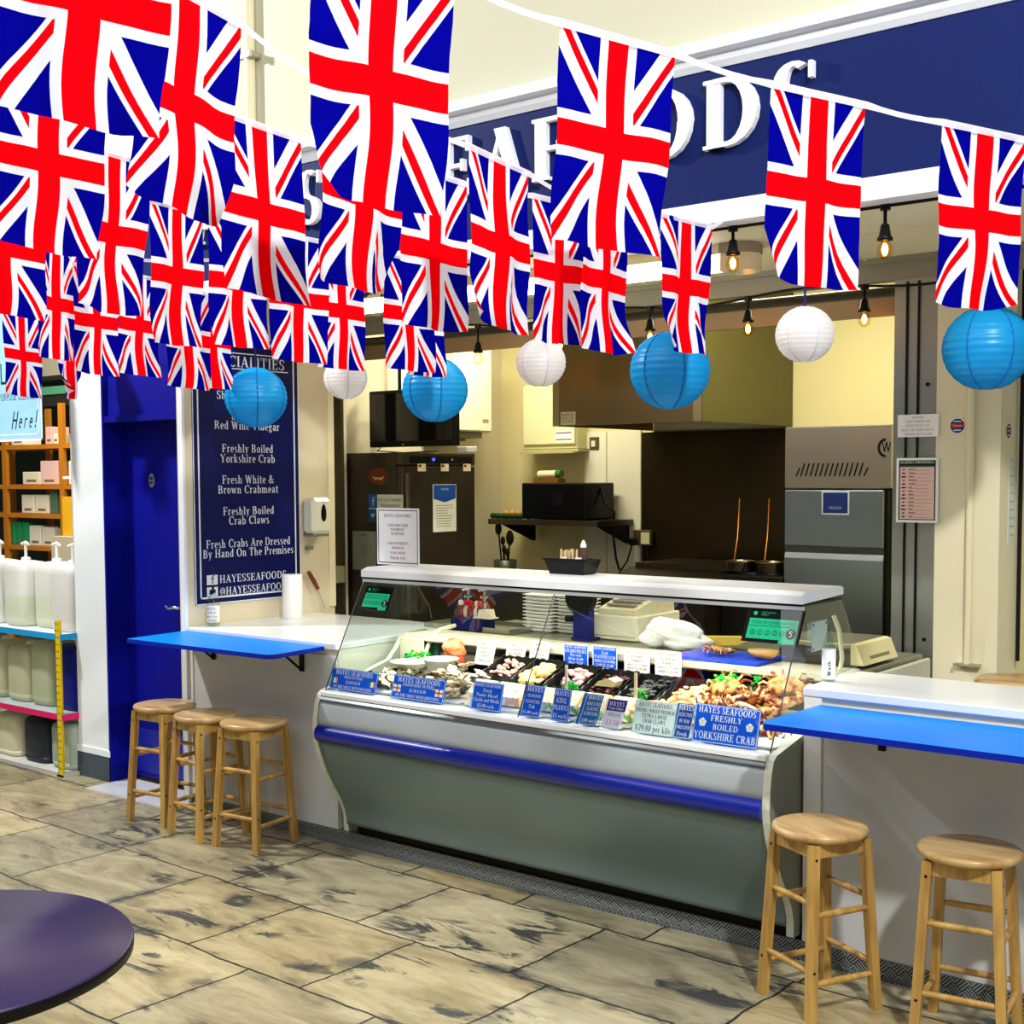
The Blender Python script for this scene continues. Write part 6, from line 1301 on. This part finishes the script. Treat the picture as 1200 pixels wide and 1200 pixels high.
backcard(618, 641, 751, 783, 'leaning white card behind the joint of the front glass', T5('HAYES', 'SEAFOOD', 'LARGE', 'PEELED', 'MUSSELS'), PC, BI, .18)
backcard(660, 690, 755, 781, 'blue CRABSTICKS card on the ledge, left of its blue twin', [('HAYES SEAFOODS', .12, .82, .85), ('CRABSTICKS', .14, .62, .9), ('Per each', .12, .46, .5), ('10 for £1.00', .12, .28, .6), ('50 for £4.50', .12, .1, .6)], CB, WHITE)
backcard(694, 724, 757, 784, 'blue crab platter card on the ledge, right of its blue twin', [('HAYES SEAFOODS', .12, .82, .85), ('Crab', .12, .64, .3), ('PLATTERS £2.50', .13, .46, .85), ('SMALL £2.50 100g', .12, .28, .85), ('LARGE £5.00', .12, .1, .7)], CB, WHITE)
backcard(731, 762, 761, 788, 'white crabmeat card on the ledge right of the blue ones', [('HAYES SEAFOODS', .12, .8, .88), ('FRESH WHITE', .1, .62, .6), ('CRABMEAT', .1, .46, .5), ('SMALL £2.75 100g', .1, .28, .85), ('LARGE £5.50 200g', .1, .12, .85)], PC, BI)
backcard(767, 799, 763, 792, 'white crabmeat card furthest right along the ledge', [('HAYES SEAFOODS', .12, .8, .88), ('FRESH BROWN', .1, .62, .6), ('CRABMEAT', .1, .46, .5), ('SMALL £2.75 100g', .1, .28, .85), ('LARGE £5.50 200g', .1, .12, .85)], PC, BI)
# ---- oysters
def shellmesh(seed, r):
    rr = random.Random(seed); ph = [rr.uniform(0, 6.28) for _ in range(5)]; mb = MB(); V = []; n = 18; Fs = []
    def rad(t): return r * (1 + .16 * math.sin(3 * t + ph[0]) + .1 * math.sin(7 * t + ph[1]) + .06 * math.sin(11 * t + ph[2])) * (1.25 if abs(math.sin(t / 2)) < .5 else 1)
    prof_ = ((.15, -.30), (.55, -.24), (.85, -.10), (1., .02), (.86, .06), (.6, -.02), (.3, -.05))
    for q, z in prof_:
        for k in range(n):
            t = 2 * PI * k / n; R = rad(t) * q; V.append(Vector((R * math.cos(t) * 1.15, R * math.sin(t) * .85, r * (z + .1 * math.sin(4 * t + ph[3]) * q + .07 * rr.uniform(-1, 1) * q))))
    for i in range(len(prof_) - 1):
        for k in range(n): Fs.append((i * n + k, i * n + (k + 1) % n, (i + 1) * n + (k + 1) % n, (i + 1) * n + k))
    mb.add(V, Fs, 0, False); mb.add(V[:n], [list(range(n - 1, -1, -1))]); mb.add(V[-n:], [list(range(n))], 0)
    for i, f in enumerate(mb.f):
        if i >= n * 4: mb.mi[i] = 1
    return mb
OYA = M('d0c29a', .45, var=.0, scale=30., col2='2c2414', thr=(.42, .56), bump=.5, bscale=90.); OYB = M('efe4c4', .3, var=.0, scale=25., col2='8c7850', thr=(.46, .7))
OYC = M('e6d2a4', .4, var=0., scale=22., col2='5c4428', thr=(.46, .64), bump=.5, bscale=80.)
oy = [shellmesh(i, .036).build('oyster', [OYA if i < 3 else OYC, OYB]) for i in range(5)]
ro = random.Random(4); first = [True] * 5
GO = 'oysters heaped at the left end of the case'
def place_oy(k, x, y, z, rot, label, grp):
    if first[k]: o = oy[k]; first[k] = False
    else: o = oy[k].copy(); COL.objects.link(o)
    o.location = (x, y, z); o.rotation_euler = rot; tag(o, label, 'oyster', grp)
def tray_plate(x0, x1, y0, y1, label, col='f2f2ea', name='serving_tray', th=.016):
    z0_, z1_ = dz(y0) + .002, dz(y1) + .002; mb = MB(); r = .02
    base = [(x0 + r, y0), (x1 - r, y0), (x1, y0 + r), (x1, y1 - r), (x1 - r, y1), (x0 + r, y1), (x0, y1 - r), (x0, y0 + r)]
    zf = lambda y: dz(y) + .002
    mb.prism([(a, b, zf(b)) for a, b in base], (0, 0, th * .4)); mb.prism([(a, b, zf(b) + th * .4) for a, b in [((x0 + x1) / 2 + (a - (x0 + x1) / 2) * 1.05, (y0 + y1) / 2 + (b - (y0 + y1) / 2) * 1.05) for a, b in base]], (0, 0, th * .3))
    return solo(mb, name, M(col, .3, var=.02), label, 'tray')
tray_plate(-4.12, -3.80, 3.955, 4.2, 'white tray under the left oyster heap')
tray_plate(-3.76, -3.45, 3.955, 4.15, 'white tray under the second oyster heap')
bwx = at(516, 775, Y=4.12).x
for i in range(38):
    x = ro.uniform(-4.07, -3.78); y = ro.uniform(3.98, 4.2)
    if x > bwx - .1 and y > 4.05: y = ro.uniform(3.97, 4.03); e = 1 - abs((x + 3.93) / .17) ** 2; z = dz(y) + .035 + ro.random() * .055 * max(e, 0) + (y - 3.98) * .12
    place_oy(i % 3, x, y, z, (ro.uniform(-.5, .5), ro.uniform(-.5, .5), ro.uniform(0, 6.28)), 'grey brown oyster in the left heap behind the green white orange flag card', GO)
for i in range(34):
    x = ro.uniform(-3.76, -3.47); y = ro.uniform(3.97, 4.17); e = 1 - abs((x + 3.61) / .17) ** 2; z = dz(y) + .035 + ro.random() * .06 * max(e, 0) + (y - 3.97) * .14
    place_oy(3 + i % 2 if i % 3 else 1, x, y, z, (ro.uniform(-.5, .5), ro.uniform(-.5, .5), ro.uniform(0, 6.28)), 'tan oyster in the second heap behind the red cross flag card', 'oysters in the second heap')
for i in range(6):
    mb = MB(); mb.ell((0, 0, 0), (.034, .018, .012), 12, 8, 0, lump(i, .05)); x, y = ((-4.12, 4.0), (-4.08, 4.03), (-3.70, 4.16), (-3.64, 4.1), (-3.44, 4.1), (-3.47, 4.02))[i]
    o = mb.build('mussel', M('141826', .25, coat=.4)); o.location = (x, y, dz(y) + .05 + (.03 if i in (2, 3) else 0)); o.rotation_euler = (.2, .2, i * .8); tag(o, ('dark mussel at the left tip of the left oyster heap', 'dark mussel beside the one at the tip of the heap', 'dark mussel between bowl and oysters', 'dark mussel below the white bowl', 'dark mussel at the right foot of the second heap', 'dark mussel at the right front of the second heap')[i], 'mussel', 'mussels among the oysters')
# white dipping bowl, garnish
GREEN = M('18c038', .4, var=.25, scale=60., bump=.3); REDG = M('f05a30', .4, var=.1)
bw = at(516, 775, Y=4.13); pl = at(483, 775, Y=4.26)
t_ = thing('serving_bowl', 'tall white bowl with yellow sauce behind the oysters', 'bowl', (bw.x, 4.13, dz(4.13)))
mb = MB(); mb.lathe([(0, .003), (.03, .003), (.04, .02), (.075, .095), (.082, .098), (.07, .088), (.03, .03), (0, .03)], (bw.x, 4.13, bw.z - .085), 32); mb.build('bowl', M('f6f4ea', .2), t_)
mb = MB(); mb.lathe([(0, .07), (.052, .07)], (bw.x, 4.13, bw.z - .085), 24); mb.build('sauce', M('e8dc58', .4), t_)
mb = MB(); mb.lathe([(0, .003), (.05, .003), (.1, .03), (.104, .032), (.095, .03), (.04, .01), (0, .01)], (pl.x, 4.26, pl.z - .03), 32); mb.lathe([(.03, -.04), (.03, .003)], (pl.x, 4.26, pl.z - .03), 16); solo(mb, 'white_plate', M('f2f0e0', .25), 'shallow white plate left of the sauce bowl', 'plate')
def leafy(x0, x1, y0, y1, n, label, red=.15, zadd=0., sc=1.):
    mb = MB(); rr = random.Random(int(abs(x0) * 1000))
    for i in range(n * 3):
        x, y = rr.uniform(x0, x1), rr.uniform(y0, y1); r = rr.uniform(.004, .009) * sc; mi = 1 if rr.random() < red else 0
        mb.ell((x, y, dz(y) + .012 + zadd + rr.random() * .02 * sc), (r * rr.uniform(.8, 1.5), r, r * rr.uniform(.5, 1.)), 7, 5, mi, lump(i, .25))
    solo(mb, 'parsley_garnish', [GREEN, REDG], label, 'garnish', kind='stuff')
leafy(-3.93, -3.83, 4.12, 4.2, 14, 'green garnish on top of the left oyster heap', .1, .1)
leafy(-3.42, -3.28, 4.08, 4.11, 26, 'green and red salad garnish before the left black tubs', .2, .03)
leafy(-3.25, -2.9, 4.08, 4.115, 50, 'green and red salad garnish before the middle black tubs', .2, .03)
leafy(-2.88, -2.62, 4.08, 4.115, 50, 'green and red salad garnish before the right black tubs', .25, .03)
# sandwich packs and filled tubs in the front row
tray_plate(-3.42, -2.62, 3.95, 4.07, 'long white tray under the front row of sandwiches and pots')
WRAP = M('ece8cc', .12, var=.0, scale=22., col2='d8a878', thr=(.5, .6), coat=.8, bump=.5, bscale=30.); WRAP2 = M('ecd8a8', .12, var=.0, scale=26., col2='5cb040', thr=(.56, .62), coat=.8, bump=.5, bscale=30.)
for i, (x, w, mt, lb) in enumerate(((-3.37, .10, WRAP, 'wrapped sandwich at the left start of the front row'), (-3.22, .14, WRAP, 'large wrapped sandwich left of the glass joint'), (-3.03, .09, WRAP2, 'pale wrapped pack just right of the glass joint'), (-2.92, .09, WRAP2, 'orange tinted wrapped pack in the middle of the front row'), (-2.81, .10, WRAP2, 'wrapped pack behind the tall blue card'), (-2.68, .10, WRAP2, 'wrapped pack behind the half purple card'))):
    t = thing('wrapped_pack', lb, 'food pack', (x, 4.0, dz(4.0) + .016), 0, 'wrapped packs in the front row')
    z = dz(4.0) + .0165; mb = MB(); mb.prism([(x - w / 2, 3.965, z), (x - w / 2, 4.055, z), (x - w / 2, 4.055, z + .075), (x - w / 2, 4.03, z + .082), (x - w / 2, 3.965, z + .035)][::-1], (w, 0, 0)); mb.build('pack', mt, t)
    mb = MB(); rr = random.Random(i)
    for k in range(3): mb.ell((x + rr.uniform(-w * .35, w * .35), 3.9665 + .002, z + rr.uniform(.012, .03)), (.011, .003, .009), 8, 6, 0 if rr.random() < .7 else 1, lump(k, .2))
    mb.build('salad', [GREEN, REDG], t)
for i, x in enumerate((-2.985, -2.66)):
    t = thing('plastic_pot', ('clear round salad pot with a spoon handle right of the glass joint', 'clear round salad pot near the handwritten card')[i], 'pot', (x, 4.06, dz(4.06)), 0, 'clear salad pots')
    z = dz(4.075) + .03; mb = MB(); mb.lathe([(.03, 0), (.036, .06), (.039, .062)], (x, 4.085, z + .02), 20); mb.build('pot', PLAST, t); mb = MB()
    for k in range(12): rr = random.Random(k + i); mb.ell((x + rr.uniform(-.02, .02), 4.085 + rr.uniform(-.02, .02), z + .05 + rr.random() * .03), (.01, .01, .008), 6, 5, 0, lump(k, .2))
    mb.build('salad', GREEN, t); mb = MB(); mb.box((x + .0, 4.05, z + .04), (x + .012, 4.054, z + .15)); mb.build('spoon', M('f8d8c0', .4), t)
# black tubs with their fillings
def tub(x0, x1, y0, y1, zt_, label, fill, mi, flabel, fname, n=40, fr=.012, part=(.1, .9)):
    zb = dz(y0) + .03; t = thing('black_tub', label, 'tub', ((x0 + x1) / 2, (y0 + y1) / 2, zb), 0, 'black tubs in the case')
    mb = MB(); rim = []; n_ = 12
    def P(x, y, k, z): cx_, cy_ = (x0 + x1) / 2, (y0 + y1) / 2; return Vector((cx_ + (x - cx_) * k, cy_ + (y - cy_) * k, z))
    ring = [(x0 + (x1 - x0) * i / n_, y0) for i in range(n_)] + [(x1, y0 + (y1 - y0) * i / n_) for i in range(n_)] + [(x1 - (x1 - x0) * i / n_, y1) for i in range(n_)] + [(x0, y1 - (y1 - y0) * i / n_) for i in range(n_)]
    N_ = len(ring); Z = lambda i, y: zt_ + (y - y0) * .35 + .003 * math.sin(i * 2.1)
    V = [P(x, y, .84, zb) for x, y in ring] + [P(x, y, 1, Z(i, y)) for i, (x, y) in enumerate(ring)] + [P(x, y, .96, Z(i, y)) for i, (x, y) in enumerate(ring)] + [P(x, y, .82, zb + .006) for x, y in ring]
    Fs = [(a * N_ + k, a * N_ + (k + 1) % N_, (a + 1) * N_ + (k + 1) % N_, (a + 1) * N_ + k) for a in range(3) for k in range(N_)] + [list(range(N_ - 1, -1, -1)), list(range(3 * N_, 4 * N_))]
    mb.add(V, Fs); mb.build('tub', M('0c0f0e', .3), t)
    mb = MB(); rr = random.Random(int(abs(x0) * 997)); 
    x0_, x1_, y0_, y1_ = x0 + .02, x1 - .02, y0 + .015, y1 - .015; xm = x0_ + (x1_ - x0_) * part[0]; xM = x0_ + (x1_ - x0_) * part[1]
    for i in range(n):
        x, y = rr.uniform(xm, xM), rr.uniform(y0_, y1_); r = fr * rr.uniform(.8, 1.3); mb.ell((x, y, zt_ - .022 + (y - y0) * .33 + rr.random() * .016), (r * 1.3, r, r * .75), 8, 6, 0, lump(i, .15))
    o = solo(mb, fname, mi, flabel, fill, kind='stuff')
CR = M('f0c48c', .4, var=.12, scale=30., bump=.3); PK = M('f2b8a4', .35, var=.12, scale=30.); DKF = M('1c2018', .3, var=.3, scale=50.); RB = M('5c1814', .3, var=.3, scale=30.)
tub(-3.52, -3.34, 4.16, 4.33, .845, 'black tub of pink prawns right of the second oyster heap', 'prawns', PK, 'pale pink prawns filling the tub right of the oysters', 'prawns', 60, .008)
tub(-3.33, -3.17, 4.13, 4.32, .84, 'black tub of cream scallops beneath the leaning white cards', 'scallops', M('f4cc88', .35, var=.12, scale=25.), 'round cream scallops filling the tub left of the glass joint', 'scallops', 26, .02)
tub(-3.16, -2.99, 4.13, 4.32, .835, 'black tub of crabsticks behind the glass joint', 'crab sticks', M('f4a8a0', .35, var=.15), 'pink crabsticks in the tub behind the glass joint', 'crab_sticks', 22, .014)
tub(-2.98, -2.81, 4.13, 4.32, .83, 'black tub of brown meat under the blue ledge cards', 'crab meat', RB, 'dark brown crab meat in the tub under the blue cards', 'crab_meat', 60, .008)
tub(-2.80, -2.63, 4.13, 4.32, .825, 'black tub of dark whelks under the first white crabmeat card', 'whelks', DKF, 'dark whelks in the tub under the white crabmeat card', 'whelks', 60, .009)
tub(-2.62, -2.45, 4.12, 4.32, .82, 'black tub of pale crabmeat next to the crab claws', 'crab meat', CR, 'pale white crabmeat in the right black tub', 'crab_meat', 40, .01, (.0, .8))
mb = MB(); mb.prism([(x, 4.17, z) for x, z in ((-2.93, .848), (-2.84, .85), (-2.83, .872), (-2.86, .884), (-2.91, .868))], (0, .06, 0)); solo(mb, 'cream_fillet', M('f4d4a8', .4), 'pale cream fillet lying on the dark crab meat', 'fish fillet')
# orange netted lump and green pack at rear left
t_ = thing('netted_seafood', 'orange netted ball of seafood at the back left of the case', 'seafood', (-3.9, 4.32, dz(4.32))); mb = MB(); nb = at(532, 761, Y=4.32); mb.ell((nb.x, 4.32, nb.z), (.06, .045, .048), 18, 12, 0, lump(8, .12)); mb.build('seafood', M('d86c34', .4, var=0., scale=14., col2='f0a878', thr=(.45, .6), stretch=(1, 1, 3)), t_)
mb = MB(); mb.ell((nb.x + .04, 4.30, nb.z - .05), (.035, .03, .03), 12, 8); mb.build('lower_lobe', M('a83820', .4), t_); mb = MB(); mb.box((nb.x - .03, 4.30, .80), (nb.x + .03, 4.345, nb.z - .045)); mb.build('cushion', M('c03020', .4), t_)
mb = MB(); mb.box((-4.06, 4.42, .81), (-4.0, 4.48, .90), bev=.01); solo(mb, 'green_pack', M('2c7c5c', .3, var=.2), 'green packet left of the orange netted seafood', 'packet')
# ---- crabs
CRS = M('dc9a50', .38, var=.0, scale=24., col2='5c240c', thr=(.44, .6), bump=.3, bscale=70.); CRB = M('f0dcae', .35, var=0., scale=22., col2='6c3818', thr=(.48, .6), bump=.6, bscale=40.); CRL = M('94401a', .4, var=0., scale=26., col2='f0cc90', thr=(.5, .58)); TIP = M('1c0e0a', .3)
def claw_mesh(mb, o, d, s, flip=1):
    d = Vector(d).normalized(); sd = d.cross(Vector((0, 0, 1))).normalized() * flip
    mb.tube([o, o + d * .3 * s, o + d * .55 * s], [.10 * s, .2 * s, .17 * s], 10, 0)
    mb.tube([o + d * .45 * s + sd * .08 * s, o + d * .75 * s + sd * .13 * s, o + d * 1.0 * s + sd * .02 * s], [.12 * s, .09 * s, .02 * s], 8, 0); mb.tube([o + d * .9 * s + sd * .08 * s, o + d * 1.04 * s], [.045 * s, .01 * s], 6, 1)
    mb.tube([o + d * .5 * s - sd * .1 * s, o + d * .75 * s - sd * .12 * s, o + d * .95 * s - sd * .03 * s], [.09 * s, .06 * s, .02 * s], 8, 0); mb.tube([o + d * .86 * s - sd * .07 * s, o + d * .98 * s - sd * .01 * s], [.035 * s, .01 * s], 6, 1)
def make_crab(label, R=.064):
    t = thing('brown_crab', label, 'crab', (0, 0, 0), 0, 'boiled brown crabs')
    mb = MB(); mb.ell((0, 0, R * .32), (R * 1.15, R * .8, R * .36), 24, 12, 0, lambda d: 1 + .03 * math.sin(10 * math.atan2(d.y, d.x)) * (abs(d.z) < .5)); mb.build('carapace', CRS, t)
    mb = MB(); mb.ell((0, .01, R * .16), (R * .8, R * .6, R * .22), 18, 8, 0, lump(2, .05)); mb.build('underbody', CRB, t)
    for s in (-1, 1):
        mb = MB(); mb.tube([(s * R * .75, -R * .35, R * .25), (s * R * 1.15, -R * .75, R * .28), (s * R * .95, -R * 1.15, R * .3)], [R * .14, R * .17, R * .14], 8, 0); claw_mesh(mb, Vector((s * R * .95, -R * 1.1, R * .3)), (-s * .75, -.45, .05), R * 1.15, s); mb.build('claw', [CRL, TIP], t)
        for k in range(4):
            a = math.radians(-12 + k * 26); dx, dy = s * math.cos(a), math.sin(a) + .1
            mb = MB(); mb.tube([(dx * R * .85, dy * R * .65, R * .22), (dx * R * 1.35, dy * R * 1.1, R * .5), (dx * R * 1.62, dy * R * 1.4, R * .3), (dx * R * 1.68, dy * R * 1.5, R * .02)], [R * .10, R * .085, R * .06, R * .015], 7, 0); mb.build('leg', CRL, t)
    return t
tray_plate(-2.60, -2.02, 3.95, 4.33, 'large pale tray under the boiled crabs', 'e8e4d4')
cr = register(make_crab('boiled brown crab lying belly up at the front by the big blue card'))
CRP = [(-2.13, 4.07, .04, (PI, .1, .4), 'pale crab lying belly up right of the big blue card'), (-2.32, 4.07, .02, (.25, .1, .2), 'crab in the front row behind the big blue card, claws toward the glass'),
       (-2.19, 4.15, .03, (.3, -.2, -.5), 'crab in the front row behind the corner of the blue shelf'), (-2.42, 4.21, .03, (.4, .2, 2.6), 'crab with its back to the parchment behind the card row'),
       (-2.29, 4.24, .05, (.45, 0, .1), 'top crab of the heap below the chopping board'), (-2.15, 4.25, .05, (.4, -.3, -.3), 'crab on the heap against the right side glass, lower one'),
       (-2.14, 4.27, .105, (.55, .1, .15), 'crab perched highest at the right side glass behind the bottle'), (-2.36, 4.15, .08, (2.9, .2, 1.0), 'upturned crab showing its legs in the middle of the heap'), (-2.20, 4.11, .09, (2.8, .2, -.3), 'upturned pale crab on top of the front crabs'),
       (-2.38, 4.26, .085, (.6, .1, -.4), 'crab leaning under the left part of the chopping board'), (-2.28, 4.16, .095, (2.6, -.3, .7), 'upturned crab above the big blue card in the second layer')]
for i, (x, y, zz, rot, lb) in enumerate(CRP):
    if i == 0: c = cr; c.location = (x, y, dz(y) + zz); c.rotation_euler = rot; c['label'] = lb
    else: dup(cr, (x, y, dz(y) + zz), None, lb, rot=rot)
# heap of dressed claws, parchment behind
rr = random.Random(21); mb = MB(); claw_mesh(mb, Vector((0, 0, 0)), (1, 0, 0), .06, 1); cl = mb.build('crab_claw', [M('f0cc90', .35, var=0., scale=30., col2='b85c30', thr=(.5, .7)), TIP]); ok = False
for i in range(26):
    o = cl if not ok else cl.copy()
    if ok: COL.objects.link(o)
    ok = True; x = rr.uniform(-2.60, -2.42); y = rr.uniform(3.97, 4.12); o.location = (x, y, dz(y) + .035 + rr.random() * .05 * (1 - abs(x + 2.5) * 6 * .5)); o.rotation_euler = (rr.uniform(-.6, .6), rr.uniform(-.5, .5), rr.uniform(0, 6.28))
    tag(o, 'loose crab claw in the heap behind the handwritten price card', 'crab claw', 'loose crab claws')
mb = MB(); V = []; n = 14
for j in range(n + 1):
    for i in range(n + 1):
        u, v = i / n, j / n; V.append((-2.60 + .26 * u, 4.10 + .2 * v, dz(4.1 + .2 * v) + .02 + .05 * math.sin(PI * u) * (.6 + .4 * v) + .012 * math.sin(9 * u + 5 * v) + .008 * math.sin(17 * u - 4 * v)))
mb.add(V, [(j * (n + 1) + i, j * (n + 1) + i + 1, (j + 1) * (n + 1) + i + 1, (j + 1) * (n + 1) + i) for j in range(n) for i in range(n)], 0, True); solo(mb, 'crumpled_parchment', M('f2dcae', .6, var=.08), 'crumpled cream parchment between the claws and the crabs', 'paper')
leafy(-2.44, -2.36, 4.24, 4.32, 16, 'bright green garnish on the paper behind the crabs', .0, .1)
leafy(-2.30, -2.27, 4.28, 4.34, 6, 'small green garnish below the chopping board', .0, .1, .8)
# items on the chopping board
q = at(846, 758, Z=.98)
mb = MB(); rr = random.Random(31)
o = dup(cr, (-2.56, 4.50, .975), None, 'small boiled crab with folded legs on the blue chopping board', rot=(.1, .0, 2.2), scale=.62)
mb = MB(); V = []; mb.lathe([(0, .002), (.03, .004), (.052, .02), (.058, .034), (.05, .036), (.03, .026), (0, .022)], (-2.365, 4.52, .9625), 24, 0, True, 1.15, .75)
for i, f in enumerate(mb.f):
    if 24 * 3 <= i: mb.mi[i] = 1
solo(mb, 'dressed_crab', [M('e0a860', .4, var=.1), M('d8b070', .6, var=.2, scale=60.)], 'dressed crab in its shell on the right of the blue chopping board', 'dressed crab')
# ================================================================ LIGHT
w = bpy.data.worlds.new('hall_daylight'); SC.world = w; w.use_nodes = True
w.node_tree.nodes['Background'].inputs[0].default_value = (.93, .97, 1, 1); w.node_tree.nodes['Background'].inputs[1].default_value = .55
def area(name, loc, tgt, size, power, col=(1, 1, 1), sy=None):
    l = bpy.data.lights.new(name, 'AREA'); l.energy = power; l.size = size; l.color = col
    if sy: l.shape = 'RECTANGLE'; l.size_y = sy
    o = bpy.data.objects.new(name, l); COL.objects.link(o); o.location = loc; o.rotation_euler = (Vector(tgt) - Vector(loc)).to_track_quat('-Z', 'Y').to_euler()
area('hall_lamp_left', (-7.2, 2.3, 4.8), (-4.6, 4, .5), .25, 225, (1, .98, .94))
area('hall_lamp_right', (.8, 1.0, 4.6), (-3, 4, .5), .25, 240, (1, .98, .94))
area('hall_skylight', (-3, -.5, 6.2), (-3, 3.4, 0), 5, 130, (.95, .98, 1), 3)
area('kitchen_lamp', (-2.9, 5.95, 2.84), (-2.9, 6.3, 0), 1.4, 42, (1, .96, .74), .25)
area('kitchen_lamp', (-5.1, 6.2, 2.84), (-5.1, 6.4, 0), .8, 30, (1, .96, .74), .25)
area('case_lamp', (-3.08, 4.2, 1.215), (-3.08, 4.1, .8), 2.0, 20, (1, .97, .9), .04)
area('left_stall_lamp', (-8.6, 5.0, 3.2), (-8.6, 5.6, 0), .8, 60, (1, .9, .7))
vs = SC.view_settings; vs.view_transform = 'Standard'; vs.look = 'None'; vs.gamma = 1; vs.exposure = -.05
